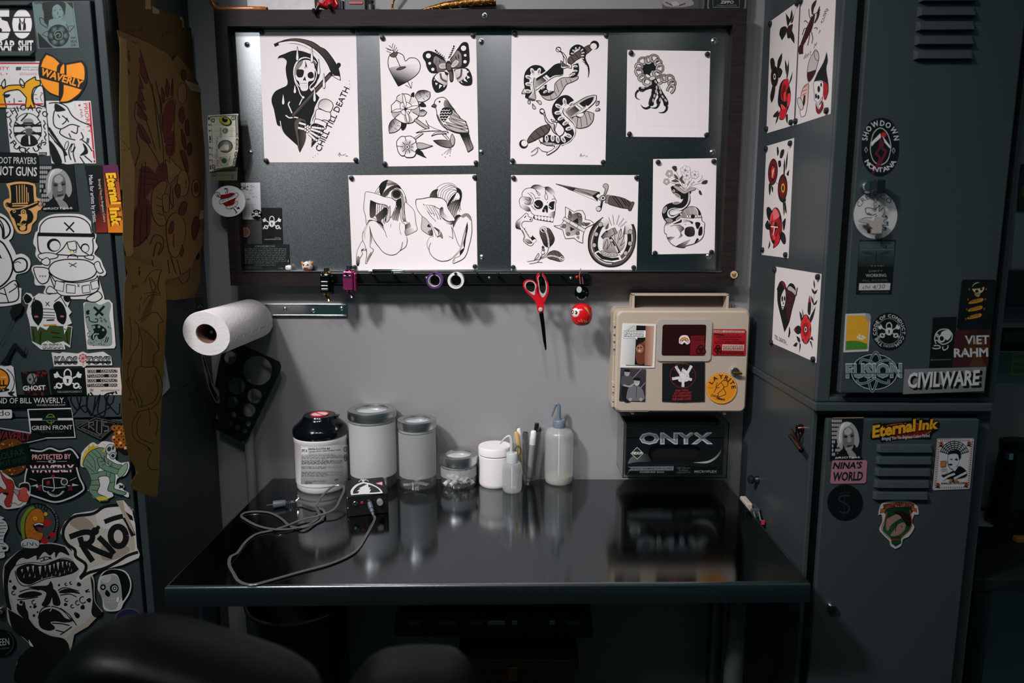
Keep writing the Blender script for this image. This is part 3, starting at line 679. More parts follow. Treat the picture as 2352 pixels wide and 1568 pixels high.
A.o('700,1000 740,955 790,970 835,930 850,905 880,905 940,925! 930,1000 880,1060 800,1082 750,1075! 730,1030', G2, 7); A.l('840,915 860,980 870,1050|880,910 910,1000|800,960 810,1070|770,970 760,1070', 6); A.o('750,940 790,925 830,920 830,950 790,965', PW, 5); A.s('855,840 875,850 880,880 862,870', PW)
A.l('700,810 650,770 590,790 540,860 540,930 590,1000 640,1060 690,1130 670,1190 600,1215 500,1195 400,1190', 78, K); A.l('690,790 660,765', 60, K)
A.l('625,870 615,920 680,985 735,1050 740,1140 690,1210 600,1262', 12, K); A.l('640,870 622,890 630,930 690,985 735,1040 742,1110 720,1180 660,1235 590,1262', 9, PW)
spots(((630, 800, 1.4), (698, 830, -.8), (565, 848, .5), (560, 918, -.1), (590, 975, -.5), (640, 1025, -.6), (676, 1085, -.3), (670, 1160, .4), (615, 1200, 1), (557, 1200, 1.4), (503, 1185, 1.5), (440, 1190, 1.5)), 38, 20)
A.c(440, 1175, 9, K)
A.o('240,1200 300,1120 380,1065 460,1045 475,1080 440,1140 350,1190 250,1235', G1, 7); A.L('270,1165 320,1215|320,1110 380,1175|370,1070 430,1145|420,1050 470,1105', 6); A.c(195, 1248, 46, K); A.c(205, 1242, 33, PW)
A.o('485,985! 520,1000 555,1000! 550,1060 560,1100 540,1080 545,1020 500,1010', PW, 7); A.o('370,905 375,880 400,878 415,900 430,960 470,1020 520,1040 520,1100 570,1160! 510,1120 480,1060 430,1010 415,950 395,925', PW, 8, K, (G2, '400,900 540,1140')); A.ring(392, 905, 24, 7, K)
A.o('560,1020 620,1080 620,1130 575,1165 530,1110 540,1060', PW, 7)
A.o('360,1200! 380,1230 480,1250 585,1250! 540,1310 450,1365 448,1340 500,1310 525,1270 440,1260 375,1230', PW, 7); A.l('420,1235 415,1250|460,1240 458,1255|500,1240 500,1260|560,1260 530,1300', 4); A.L('375,1235 378,1250|440,1255 444,1268|470,1258 472,1268', 6)
A.l('275,1335 310,1310 350,1285 390,1320 450,1335|345,1295 340,1330 310,1360 275,1372', 5)
A.l('790,1380 805,1350 800,1385|805,1370 830,1372 845,1362', 3); A.t('15', 855, 1384, 872, 1382, 14, K)
A.build('flash_print', '70,45 1092,74 1062,1470 55,1458', PW, BP, material=PAPER, label='print of two daggers with banded snakes wound around them', cat='print', group='flash prints on the board')
pins(A, ((104, 82), (1070, 100), (1037, 1442), (80, 1426)), BP, 'the two-dagger print')
A = Art(1420, 100, .1467)
A.L('205,275 1320,290|1265,250 1260,1330|480,1290 1330,1300|295,560 290,1250', 2, 'cfc6c6')
A.s('380,520! 370,420 400,330 480,285 590,310 600,400 560,440 500,470 515,520! 440,480 420,530 400,500', K)
A.s('515,440 575,430 590,520 540,520', G2)
def link(x0, y0, x1, y1, w=44):
 dx, dy = x1-x0, y1-y0; L = math.hypot(dx, dy)
 if L < 12: return
 nx, ny = -dy/L*w/2, dx/L*w/2
 pts = ' '.join(f'{a:.0f},{b:.0f}' for a, b in ((x0+nx, y0+ny), (x1+nx, y1+ny), (x1+dx/L*w*.4, y1+dy/L*w*.4), (x1-nx, y1-ny), (x0-nx, y0-ny), (x0-dx/L*w*.4, y0-dy/L*w*.4)))
 A.o(pts, 'cfc6c2', 9, K, (G1, f'{x0+nx:.0f},{y0+ny:.0f} {x0-nx*1.3:.0f},{y0-ny*1.3:.0f}'))
def chain(pts):
 for i in range(len(pts)-1):
  (x0, y0), (x1, y1) = pts[i], pts[i+1]
  if i % 2 == 0:
   dx, dy = x1-x0, y1-y0; L = math.hypot(dx, dy); r = L*.62; cx, cy = (x0+x1)/2, (y0+y1)/2; a = math.atan2(dy, dx)
   A.ring(cx, cy, r, 40, K, 52, a); A.ring(cx, cy, r, 24, G2, 52, a); A.ring(cx, cy, r, 10, G1, 52, a, a0=PI*1.1, a1=PI*1.9)
  else: link(x0, y0, x1, y1)
chain([(330, 290), (430, 262), (430, 270), (510, 250), (510, 220), (615, 250), (600, 270), (645, 340), (660, 340), (640, 440), (620, 440), (590, 510)])
chain([(325, 320), (320, 400), (300, 400), (350, 500), (350, 500), (390, 570), (400, 590), (500, 610)])
chain([(590, 590), (680, 560), (680, 560), (750, 530), (760, 530), (850, 570), (840, 580), (840, 660)])
A.l('830,660 875,670 865,730 820,780', 46, K); A.l('830,660 872,670 862,730 822,775', 28, G2); A.l('820,650 785,690 765,745', 44, K); A.l('818,652 785,690 768,740', 26, G2)
A.s('515,560 580,545 640,640 690,750 770,880 782,950 750,985 715,970 690,890 630,800 600,720 600,800 560,900 552,960 510,980 475,960 480,890 520,780 515,710 430,730 390,755 340,750 315,715 335,680 420,680 525,640', K)
A.s('610,790 650,820 665,900 640,955 600,945 595,890 625,840', K); A.l('575,560 620,630 680,740 770,900', 7, K)
for x, y, a in ((385, 695, 0), (450, 670, -.3), (500, 640, -.6), (585, 600, 1), (630, 650, 1), (650, 700, 1.3), (662, 765, 1.3), (695, 835, .9), (740, 890, .9), (600, 690, 1.5), (590, 750, 1.6), (565, 820, 1.7), (545, 890, 1.6), (655, 880, 1.7)): A.c(x, y, 30, G2, 15, a);
A.l('315,730 275,780 280,850 340,880', (34, 24, 3), K); A.l('500,985 440,1015 385,1000 348,955', (40, 28, 3), K); A.l('635,950 600,1000 560,1010 512,1005', (34, 24, 3), K); A.l('760,980 750,1040 700,1080 630,1078', (40, 28, 3), K)
A.l('345,745 385,740|600,960 625,965', 12, G1); A.l('520,740 510,860 485,930', 6, G1)
A.o('485,535 555,510 580,550 510,580', 'd8d0cc', 9)
A.build('flash_print', '142,102 1440,120 1408,1468 122,1458', PW, BP, material=PAPER, label='nearly square print of a clawed foot bound by a broken chain', cat='print', group='flash prints on the board')
pins(A, ((197, 152), (1390, 172), (1380, 1432), (172, 1418)), BP, 'the chained claw print')
A = Art(790, 390, .15304); LN = '1d2a26'
def hair(lines, w=9, c=K):
 for q in lines.split('|'): A.l(q, w, c)
A.o('470,355 500,290 560,210 630,158 700,165 800,215 850,270 900,340 930,420 940,490 880,500 870,700 900,770! 860,760 830,560 790,560 760,640 690,600 600,520 480,500', PW, 8, LN)
A.s('530,250 570,185 630,158 665,165 640,240 600,320 560,390 535,330', K); A.s('665,165 740,180 800,215 720,230 640,240', G2, (G1, '680,190 780,220')); A.s('560,390 620,310 720,240 820,230 860,290 780,270 690,330 630,400 590,400', K, (G1, '850,260 580,400'))
hair('540,300 580,230 640,180|560,340 600,260 655,200|590,390 640,320 730,270 830,290|610,395 670,320 760,290 850,320 900,420 915,560 905,700|640,400 680,345|490,350 520,310|510,355 540,320|640,210 740,200 820,240|650,230 740,220 830,260', 7)
A.s('860,330 905,420 930,500 935,680 915,700 885,680 870,520 850,400', 'd9cfcc'); hair('875,360 895,460 905,600 905,700|850,330 880,450 885,560 885,700|915,400 935,520 930,690', 8)
A.c(790, 370, 78, PW, 84); A.ring(790, 372, 78, 8, K, 84); A.c(790, 365, 72, G1, 70); A.c(790, 360, 58, K, 56); A.l('705,420 770,455 850,440', 9)
A.s('790,450! 860,430 865,560 830,600 800,580 785,500', K); A.s('800,560 860,560 830,660 800,830! 780,780 745,760 725,720', 'b7aaa6', (K, '760,760 830,560')); hair('840,560 800,680 770,780|855,570 820,700 800,830|820,570 770,680 745,760|800,560 750,650 725,720', 7)
A.s('880,700 940,690 950,740 915,780 890,765', K, (G2, '910,780 910,700')); A.L('940,740 975,690|950,760 985,710|965,770 985,735', 7)
A.o('345,330 420,340 520,370 600,405 700,420 770,465 785,500 775,560 740,640 700,720 690,600 650,540 600,520 500,500 400,455! 390,560 390,640 400,700 480,740 515,775! 450,760 380,755 340,820 325,700 300,600 300,520 310,430 320,350', PW, 8, LN)
A.s('395,460! 470,490 480,560 470,680 400,720 390,620', K, (G1, '430,500 430,720')); hair('480,500 470,690|510,510 500,650|540,515 530,630|570,518 560,600', 8); A.s('470,690! 580,590 620,560 660,600 620,700 560,760 600,840 520,780', G1, (K, '480,700 640,620')); hair('585,520 600,640 590,800|610,525 625,640 610,810|640,540 650,620 620,770', 8)
A.o('690,540 698,600 690,720 660,775 630,780 640,700 660,640', 'cfc4c0', 7, LN)
A.s('350,760 470,765 560,790 610,900! 520,800', K)
A.o('340,830 390,770 470,765 540,830 600,900 620,930! 640,1010 700,900 720,780 850,790 915,820 920,960 945,1020 950,1080 920,1160 845,1210 780,1265 700,1278 600,1240 510,1140 450,1050 410,940 385,845! 400,960 390,1140 440,1190 435,1230 390,1310 340,1405! 325,1395 345,1260 320,1170 285,1060 285,950', PW, 8, LN)
A.s('620,930 700,880 720,760 840,780 910,830 920,960 940,1010 860,1190 700,1200 600,1100', PW); A.l('620,920 630,970 648,1015', 7, LN)
A.s('385,850! 420,980 415,1080 385,1140 392,1000', K, (G2, '390,900 420,1100')); A.s('300,880 340,830 380,800 330,900 320,1050 300,980', 'cfc5c2'); A.l('842,790 835,880 860,975', 6, LN); A.l('880,1080 870,1150 845,1212', 10, LN); A.l('950,1060 930,1150 848,1212', 6, LN); A.l('450,1050 520,1150 600,1240 700,1278 790,1262', 9, LN)
A.o('910,500 980,530 1050,610 1070,700 1080,800 1100,890 1060,930 930,990! 915,910 1005,850! 980,790 930,760', PW, 7, LN); A.s('915,910! 1000,860 980,800 930,815', K, (G2, '930,840 1000,860')); A.s('930,990! 915,910 990,870 1080,910', G3, (PW, '930,950 1080,900')); A.ring(940, 775, 30, 9, PW, a0=0, a1=PI)
A.o('285,1070 330,1190 265,1215 280,1260 240,1330 230,1410 210,1440 190,1420 188,1320 200,1220 240,1130', PW, 7, LN); A.s('260,1215! 320,1180 270,1190', K); A.s('200,1300 240,1310 232,1400 210,1440 190,1415', G3, (K, '215,1320 210,1420')); A.s('390,1250 420,1230 390,1310 345,1400 350,1330', G3); A.l('330,1175 345,1250 325,1395', 8, LN)
A.o('1395,300 1410,260 1480,215 1560,198 1640,215 1700,265 1750,300 1768,370 1755,460 1720,560 1690,640 1660,740 1620,720 1560,600 1540,480 1460,420 1395,400', PW, 7, LN)
hair('1420,400 1430,320 1500,250 1600,225 1690,275|1450,405 1470,320 1540,260 1640,240 1695,290|1480,420 1500,330 1580,280 1660,260 1700,300|1510,440 1540,340 1620,290 1700,310|1540,470 1570,370 1640,310 1705,320|1560,480 1600,390 1680,330', 7)
A.s('1690,270 1740,290 1766,370 1750,470 1700,520 1740,400 1700,340 1660,410 1600,500 1560,560 1560,500 1620,400 1690,330', K); A.s('1700,450 1750,470 1700,600 1660,740 1600,640 1560,600 1600,500', 'b9aca8', (K, '1630,680 1710,470')); hair('1690,430 1620,540 1590,660|1720,440 1650,560 1620,690|1740,460 1680,580 1645,720|1660,430 1590,540 1570,620|1730,500 1725,590 1740,630|1745,490 1740,560 1755,600', 7)
A.o('1290,400 1330,320 1410,290 1395,340 1400,410 1340,410', K, 6, LN, (G1, '1400,320 1300,400'))
A.s('1640,760 1690,680 1750,680 1740,740 1700,900 1640,880', G1, (K, '1660,880 1720,700')); hair('1650,740 1690,850 1700,940|1680,710 1720,820 1755,910|1620,760 1650,860 1668,920|1710,700 1750,780 1775,850|1690,900 1730,980', 7)
A.o('1080,460 1095,440 1180,430 1290,410 1400,415 1480,430 1540,490 1560,570 1610,650 1665,740 1640,770 1570,770 1500,730 1450,640 1440,590 1400,570 1330,535 1200,530! 1190,510! 1240,590 1300,690 1370,760 1430,840 1450,880 1440,960 1410,990! 1400,900 1340,860 1280,800 1180,700 1110,610 1080,520', PW, 8, LN)
A.s('1440,600 1460,560 1490,570 1500,640 1550,695! 1600,760 1520,740 1460,680', PW, (K, '1560,740 1450,580')); A.l('1440,600 1450,680 1500,740 1570,772 1640,765', 9, LN); A.s('1510,770 1570,780 1640,775 1620,815 1560,830', K, (PW, '1610,790 1520,800'))
A.s('1200,530! 1330,540 1380,575 1420,640 1440,740 1370,660 1280,640', PW); hair('1240,545 1290,620 1320,665|1280,545 1340,640 1360,690|1320,545 1380,650 1415,740|1350,550 1420,660 1455,745', 7)
A.o('1180,700 1280,790 1330,930 1310,980! 1270,970 1180,910 1160,860 1170,780', 'c9bfbb', 7, LN); A.s('1280,800! 1300,860 1250,850', K); A.s('1260,930 1320,900 1340,960 1300,985', K, (G3, '1320,940 1250,930'))
A.o('1280,800 1330,900 1340,1000! 1280,1010 1250,1090 1255,1160 1285,1200 1290,1250 1360,1330 1480,1368 1580,1350 1660,1290 1740,1190 1790,1080 1840,900 1858,780! 1900,720 1850,655 1760,690 1700,740 1640,880 1635,1030! 1610,850 1590,820 1510,800 1450,760 1390,770', PW, 0.1, PW)
A.l('1340,1000 1290,1010 1250,1090 1255,1160 1285,1200', 6, LN); A.l('1308,1095 1282,1150 1285,1230 1340,1310 1420,1358 1500,1368 1590,1345 1680,1265 1750,1170 1800,1040 1858,780', 9, LN); A.l('1575,1000 1610,1010 1638,1030 1625,900 1610,850', 7, LN); A.l('1285,800 1320,900 1340,1005|1300,800 1350,900 1390,1000', 7, LN)
A.o('1350,860 1440,910 1480,990 1480,1030 1440,1000 1400,1010 1420,940', G3, 6, LN, (K, '1470,1020 1370,870')); A.l('1445,880 1440,960 1400,985', 10, PW)
A.o('1635,880! 1690,770 1760,690 1845,655 1905,720 1920,900 1900,1050 1870,1160 1840,1260 1780,1340 1640,1405! 1635,1370 1670,1320 1740,1290 1745,1220 1810,1170! 1800,1100 1855,785! 1800,960 1740,1150', PW, 8, LN)
A.s('1760,690 1845,655 1905,720 1900,760 1840,700 1790,720', G3); A.s('1855,785! 1860,880 1830,1040 1812,1170 1795,1100 1830,920', K); A.s('1745,1220 1810,1175 1770,1260 1690,1330 1740,1285', K); A.l('1640,1365 1660,1330 1680,1320|1650,1380 1670,1350', 7, LN)
A.l('1600,1340 1700,1250 1780,1100 1830,940', (4, 16, 4), 'cfc4c0')
A.build('flash_print', '65,82 1982,65 2004,1494 125,1506', PW, BP, material=PAPER, label='wide print of two curled nude figures seen from behind', cat='print', group='flash prints on the board')
pins(A, ((115, 122), (1962, 112), (1966, 1448), (165, 1462)), BP, 'the two-figure print')
A = Art(1160, 390, .15304)
A.o('215,480 225,430 255,405! 260,340 310,285 385,270! 430,230 510,230 580,265! 640,255 700,285 740,340 752,435! 770,470 755,520 755,605! 750,620 735,715! 440,680! 400,650 370,600 300,600 240,560', PW, 9)
A.s('390,268 440,232 510,232 575,262 590,300 520,300 450,290', K, (PW, '480,235 520,310')); A.s('600,265 650,258 710,290 745,350 750,430 690,370 620,310', K, (PW, '620,280 720,400')); A.s('265,400 300,410 380,400 425,420 410,480 360,520 300,500 250,460 230,440', K, (PW, '400,460 300,420')); A.s('225,500 300,520 370,570 375,620 320,620 250,570', K, (PW, '360,610 270,510')); A.s('660,660 750,620 735,710 660,700', K, (PW, '740,660 660,670')); A.s('340,340 400,360 430,430 425,500 385,520 400,440 360,390', PW)
A.l('385,270 440,285 470,310 525,365 510,385 490,360 460,300|600,280 610,340 595,400 610,445 635,440 635,390 605,320|265,405 330,410 370,435 350,460 300,430|340,345 390,390 420,440 415,490 380,520 330,520 290,495|375,335 430,370 455,430|450,435 490,420 530,425|395,535 430,580 465,605|700,445 730,435 750,440|640,480 630,500|725,380 750,430', 8)
A.c(502, 520, 70, K, 70, .2); A.s('655,560 665,500 700,475 745,475 735,530 730,590 690,595', K); A.s('600,535 640,545 640,640 620,635 600,600 590,635 555,620', K); A.l('440,505 470,545 505,555', 10, PW); A.l('660,545 695,570', 9, PW); A.l('580,590 610,600 605,630', 7, G3)
A.s('435,680! 735,715! 720,785 690,785 440,740', K)
for i in range(6): A.s(f'{445+i*48},{688+i*6} {483+i*48},{692+i*6} {482+i*47},{738+i*7} {452+i*46},{732+i*7}', PW)
A.o('320,650 345,670 350,700 400,720 410,760 380,775 300,770 260,790 250,840 290,890 330,960 370,1020! 430,1010 470,1060 430,1100 410,1130 370,1138 320,1110 275,1060 285,990 240,900 165,870 170,780 240,720 290,670', PW, 9)
A.s('175,790 240,730 310,690 250,770 225,850 240,890 170,870', K, (PW, '190,840 260,770')); A.s('300,1040 350,1040 410,1090 380,1110 330,1100', K, (G2, '400,1090 320,1040')); A.l('255,900 300,990 290,1050 350,1110', 7); A.c(382, 745, 13, K); A.l('315,690 290,720', 14)
A.p('290,880 330,860 468,1060 430,1100', K)
for i in range(3): A.s(f'{300+i*28},{885+i*44} {335+i*26},{862+i*42} {358+i*26},{895+i*42} {328+i*28},{925+i*44}', PW)
A.s('410,1065 450,1040 470,1062 430,1098', PW)
A.o('760,210! 1030,265 1420,335! 1385,470! 1020,315 870,250', G2, 8, K, (G3, '760,210 1400,400'), False); A.p('870,240 1060,275 1020,320 950,295', K, (G1, '1040,300 880,245')); A.p('1020,315 1320,410 1385,470', PW); A.p('1320,380 1400,330 1425,350 1385,470 1310,400', K); A.p('1400,360 1440,380 1410,440 1365,395', PW); A.L('760,210 1330,390 1385,470|1030,265 1330,390', 6)
A.o('1470,250 1485,215 1520,208 1548,235 1540,300 1500,390 1470,470 1445,580 1420,620 1380,615 1368,575 1400,545 1430,540 1440,480 1480,370 1500,290', G2, 8, K, (K, '1540,260 1440,520')); A.c(1402, 585, 32, 'd8cfcc'); A.o('1405,430 1450,385 1510,400 1530,430 1480,460 1430,460', G2, 7); A.c(1470, 422, 34, PW); A.c(1470, 422, 18, K); A.ring(1470, 422, 34, 7, K)
A.o('1525,375 1575,380 1545,505 1500,495', G3, 8, K, None, False); A.o('1575,395 1680,400 1790,430 1900,490 1920,500 1870,600 1850,585 1750,570 1600,530 1550,500', G1, 8); A.L('1610,400 1700,520 1730,570|1650,400 1740,520 1775,570|1740,425 1820,540|1780,440 1860,550|1830,460 1880,520', 14); A.o('1895,490 1920,480 1935,500 1890,605 1860,610 1850,590', G1, 8)
A.o('905,555! 1000,610 1035,635! 1090,610 1160,610! 1200,680 1200,745! 1280,760 1340,810! 1250,850 1200,880! 1170,990 1165,1100! 1090,1070 1035,1020! 960,1030 905,1030! 880,960 865,900! 790,870 730,840! 830,830 870,780! 905,700', PW, 9)
A.s('960,640 1010,660 1080,640 1140,660 1160,760 1120,920 1040,980 940,990 905,940 900,830 940,740', G2, (K, '960,920 1180,660')); A.s('960,600! 1000,640 985,690 950,680', G1); A.s('1180,800 1280,795 1220,850', G1); A.s('1070,1010 1110,1040 1110,990', G3); A.s('820,860 890,820 900,880', G3)
A.p('1015,770 1095,720 1100,810', K); A.p('975,850 1050,890 980,920', K)
A.o('890,705! 1210,890! 1180,935! 862,748!', 'e0d8d5', 9, K, None, False); A.L('985,765 965,800|1100,830 1080,870', 7)
for x, y in ((972, 698), (1118, 680), (1180, 812), (885, 838), (945, 962), (1090, 952)): A.c(x, y, 30, K); A.c(x, y, 22, G3); A.L(f'{x-18},{y+14} {x+18},{y-14}', 8)
A.o('655,1165! 590,1130 555,1050 525,970 525,900 560,860 620,870 660,880 700,930 735,1010 735,1060 710,1110', G1, 8, K, (K, '560,900 650,1150')); A.c(578, 895, 52, PW, 45); A.ring(578, 895, 52, 7, K, 45); A.c(580, 900, 36, K, 30, .5)
A.l('545,860 610,920 645,1030 658,1165', 22, PW); A.l('545,860 610,920 645,1030 658,1165', 5); A.l('530,960 590,990 640,1060|545,1030 600,1060 650,1110|580,1100 630,1120|665,890 670,1000|705,940 680,1020|735,1010 690,1080|725,1080 690,1120', 6)
A.o('620,1300! 660,1240 730,1210 800,1225 850,1270 880,1310 870,1355 810,1370 730,1350 660,1330', G1, 8); A.l('620,1300 720,1290 880,1345', 20, PW); A.l('620,1300 720,1290 880,1350', 5); A.l('680,1230 720,1285|740,1215 770,1290|800,1230 820,1310|690,1330 720,1300|750,1355 780,1310', 6); A.ring(848, 1330, 30, 6, PW)
A.l('655,1165 620,1260 540,1320 480,1385 365,1408|640,1290 540,1330 420,1360 330,1375|555,1270 520,1340|520,1320 560,1270|440,1340 500,1250 500,1300 430,1360|480,1385 560,1388', 6)
A.c(568, 1240, 28, K); A.c(568, 1240, 22, PW); A.c(571, 1195, 22, K); A.c(571, 1195, 15, G3); A.c(568, 1158, 19, K); A.c(566, 1155, 8, G1)
HS = '1440,760 1380,850 1320,960 1300,1080 1310,1200 1370,1310 1480,1380 1600,1400 1720,1370 1820,1280 1880,1160 1905,1030 1900,920 1870,830'
A.l(HS.replace('1440,760', '1500,755'), 118, K); A.l('1490,745 1420,830 1340,960 1310,1080 1320,1200 1380,1300 1480,1370 1600,1390 1720,1360 1820,1270 1880,1150 1900,1030 1890,920 1850,830', 96, G1)
A.l('1510,740 1440,830 1385,950 1360,1080 1370,1190 1430,1290', 60, K); A.l('1810,1240 1850,1140 1865,1040 1860,930', 60, K)
A.s('1450,740 1500,722 1550,760 1550,800 1510,880 1490,850 1440,810', PW, (G2, '1480,730 1520,860')); A.s('1810,830 1860,805 1900,840 1905,920 1880,960 1800,950 1780,900', PW, (G2, '1880,830 1800,940')); A.s('1500,880 1550,800 1540,870', G1); A.s('1770,960 1800,830 1800,950', G1)
A.l('1440,770 1340,930 1298,1080 1310,1210 1390,1330 1500,1395 1600,1405', 16, 'd8cfcc'); A.l('1885,860 1905,1030 1880,1170 1810,1290 1750,1350', 16, 'd8cfcc')
for x, y in ((1430, 820), (1365, 965), (1335, 1130), (1880, 930), (1875, 1105), (1810, 1250)): A.c(x, y, 38, K); A.c(x, y, 30, G2)
A.o('1325,1245! 1400,1205! 1470,1260 1560,1300 1650,1300 1720,1270! 1760,1355! 1640,1390 1500,1375 1400,1320', PW, 8, K, None, False); A.p('1360,1255 1400,1232 1480,1290 1600,1320 1700,1310 1715,1345 1600,1365 1450,1340', K); A.o('1450,1210 1560,1245 1660,1240 1680,1290 1560,1300 1450,1260', G2, 7)
for x, y in ((1470, 1240), (1508, 1260), (1545, 1272), (1585, 1278), (1632, 1275)): A.c(x, y, 6, K)
A.s('1480,1030 1560,1000 1640,960 1720,900 1780,1000 1780,1150 1680,1240 1560,1240 1470,1190', 'cfc6c2', (G3, '1600,1000 1560,1230')); A.l('1465,1190 1500,1100 1530,1040 1540,1120 1525,1195 1570,1120 1590,1070 1600,1150|1600,1000 1640,970 1650,1060|1690,1110 1700,1000 1735,880 1740,960 1710,1050 1780,980 1770,1040 1730,1140 1790,1080', 8)
A.L('1570,1010 1640,1100 1710,1240', 40, K); A.L('1585,1040 1640,1110 1690,1235', 24, 'd8cfcc'); A.L('1610,1070 1650,1140', 22, K)
A.o('1440,1000! 1500,930 1560,905 1620,880 1650,950 1570,1000 1500,1010 1465,1030!', G2, 8, K, (K, '1560,980 1460,960')); A.o('1610,880! 1645,865! 1685,950! 1650,970!', G3, 8, K, None, False); A.c(1525, 925, 16, K)
A.L('1548,705 1595,830|1610,670 1632,820|1710,675 1668,820|1780,725 1697,838|1820,770 1722,860', 5)
A.build('flash_print', '92,78 2005,78 1972,1500 90,1500', PW, BP, material=PAPER, label='wide print of a skull, a dagger, a hinged star and a horseshoe', cat='print', group='flash prints on the board')
pins(A, ((128, 122), (1972, 118), (1928, 1464), (122, 1460)), BP, 'the skull and horseshoe print')
A = Art(1480, 350, .1913)
A.l('345,285 420,370 480,450|385,235 440,350 480,450|300,360 400,385 470,430|490,240 485,450|580,300 520,400 490,450|690,370 600,390 500,450|520,390 540,345|600,345 530,430|620,425 660,460 670,500|640,360 690,310 690,275|650,355 700,330 718,318', 4)
def blossom(x, y, r, c, n=5, o=K, cc=K):
 for i in range(n):
  a = i*2*PI/n+.3; A.c(x+math.cos(a)*r*.58, y+math.sin(a)*r*.58, r*.47, o); A.c(x+math.cos(a)*r*.58, y+math.sin(a)*r*.58, r*.42, c)
 A.c(x, y, r*.3, cc, edge=c if cc == K else None)
blossom(300, 255, 46, G2, cc=PW); blossom(265, 350, 40, G2, cc=PW); blossom(495, 220, 62, PW, 6); blossom(508, 278, 50, PW, 6); blossom(605, 268, 48, PW, 6)
for x, y, r in ((490, 215, 24), (508, 278, 22), (605, 268, 22)): A.c(x, y, r, K, edge=PW)
A.s('330,185 340,165 380,165 390,200 375,230 350,210', '3a322f'); A.s('690,355 720,335 755,335 750,370 720,380 690,378', '3a322f'); A.s('650,470 670,455 690,505 665,505', '3a322f')
for q in ('355,260! 390,285 410,325! 370,305', '325,342! 370,325 412,345! 370,355', '365,385! 410,378 440,398! 390,405', '425,310! 455,280 450,320', '420,325 450,320 480,370 450,360'): A.o(q, G1, 4)
A.c(515, 380, 7, PW); A.ring(515, 380, 8, 3, K); A.c(535, 350, 7, PW); A.ring(535, 350, 8, 3, K); A.c(565, 375, 7, PW); A.ring(565, 375, 8, 3, K); A.c(590, 355, 7, PW); A.ring(590, 355, 8, 3, K)
A.l('500,500 490,580 440,635 350,630 270,660 240,730 270,800 350,815 440,760', 62, K); A.s('315,415! 350,402 420,450 490,480 560,470 545,500 510,530 440,560 420,520 360,500 330,470', K)
A.o('345,405 400,405 460,450 490,465 560,425 615,430 600,450 540,470 480,497 430,475 380,440', G2, 5)
A.l('530,490 545,540 530,620 450,690 380,680 320,690 295,725 330,758 390,735 445,715', 14, K); A.l('535,500 538,560 510,630 440,685 370,688 315,705 312,740 360,745 440,712', 12, PW); A.l('535,480 530,570 515,620', 14, 'cfc5c2')
for x, y, a in ((382, 605, -.1), (245, 690, -1.1), (295, 810, .2), (415, 790, -.6), (395, 515, .6)): A.c(x, y, 44, 'd8cfcb', 18, a); A.c(x, y, 38, G3, 14, a)
A.c(352, 462, 16, PW); A.c(352, 462, 9, K); A.c(390, 466, 5, G3)
A.s('265,830! 350,830 430,790 450,720 520,660 600,650 660,690 680,770 690,820! 720,850 715,920 712,980 680,1040 600,1090 500,1120 470,1142 380,1128 310,1080 270,1020 265,985 240,960 240,890', PW)
A.s('445,740 480,690 550,655 610,665 635,720 640,770 560,775 450,780', G3, (G2, '460,760 620,680')); A.s('600,655 650,680 680,770 640,760 630,700', K); A.l('480,690 505,760|540,660 555,740|600,670 590,740', 5, 'cfc5c2'); A.l('600,655 635,700 640,760', 10, PW)
for x in (516, 546, 617, 648, 670): A.c(x, 768, 14, K, 22); A.c(x, 768, 10, PW, 17)
A.c(580, 768, 24, K, 26)
A.l('265,830 240,890 240,960 265,985 270,1020 310,1085 380,1128 470,1142 500,1120 600,1092 680,1040 712,980 715,920 722,850 690,820 685,770', 7); A.l('445,740 450,720 480,680 550,650 620,660 665,710 680,770', 7); A.l('440,780 560,790 690,775', 5)
A.s('360,870 400,868 460,890 475,920 440,960 455,1000 400,1035 430,980 400,920', K, (PW, '460,950 350,960')); A.s('480,960 490,910 540,890 590,900 605,960 590,1000 530,1012 490,990', K, ('3a322f', '500,980 600,920')); A.s('610,840 660,840 668,870 640,920 620,900', K); A.s('645,990 655,910 690,890 695,960 680,995', K)
A.s('440,790 520,810 580,835 570,860 530,830 450,840', K, (PW, '540,850 460,800')); A.s('265,835! 350,832 300,860 250,880', K, (PW, '280,840 290,880')); A.s('340,860 420,820 440,800 440,840', K); A.s('275,1020 360,1015 320,1050 310,1080', K, (PW, '300,1020 330,1080')); A.s('380,1128 440,1090 500,1060 550,1045 500,1110 470,1142', K, (G2, '450,1130 520,1060')); A.s('600,1090 630,1030 650,1050', K); A.l('310,885 380,870 440,870', 5); A.c(490, 865, 5, K)
A.build('flash_print', '106,80 866,70 842,1212 92,1224', PW, BP, material=PAPER, label='small print of a snake full of flowers rising from an upturned skull', cat='print', group='flash prints on the board')
pins(A, ((162, 118), (830, 108), (803, 1196), (125, 1206)), BP, 'the snake and skull print')
# ================================================================== small things on the left of the board
FP = ((0, YF, 0), (0, -1, 0))
A = Art(470, 240, .25516)
BILL = 'd9d6c8'
A.p('50,600 295,580 292,680 58,682', '6a6a58'); A.ring(90, 630, 14, 5, '2a2c24'); A.t('2', 240, 665, 262, 665, 26, '20241e'); A.L('62,640 290,630', 3, '3a3d33')
A.build('banknote', '45,570 298,565 292,682 54,684', '8d8c78', ((0, YF-0.001, 0), (0, -1, 0)), material=PAPER, label='worn banknote mostly hidden behind the two dollar bill', cat='banknote')
A = Art(470, 240, .25516)
A.p('62,108 296,95 318,385 290,560 75,600', 'c9c6b4'); A.L('48,115 72,320 62,590', 14, '3c3f38'); A.L('40,110 66,320 58,590', 4, '55584e')
A.L('62,112 90,320 80,585', 5, '4a4d44'); A.L('295,100 312,250 318,385 285,555', 26, '55584c'); A.L('295,100 312,250 318,385 285,555', 8, 'bdbba8'); A.L('60,112 295,98', 8, '55584c'); A.L('90,590 285,560', 10, '55584c')
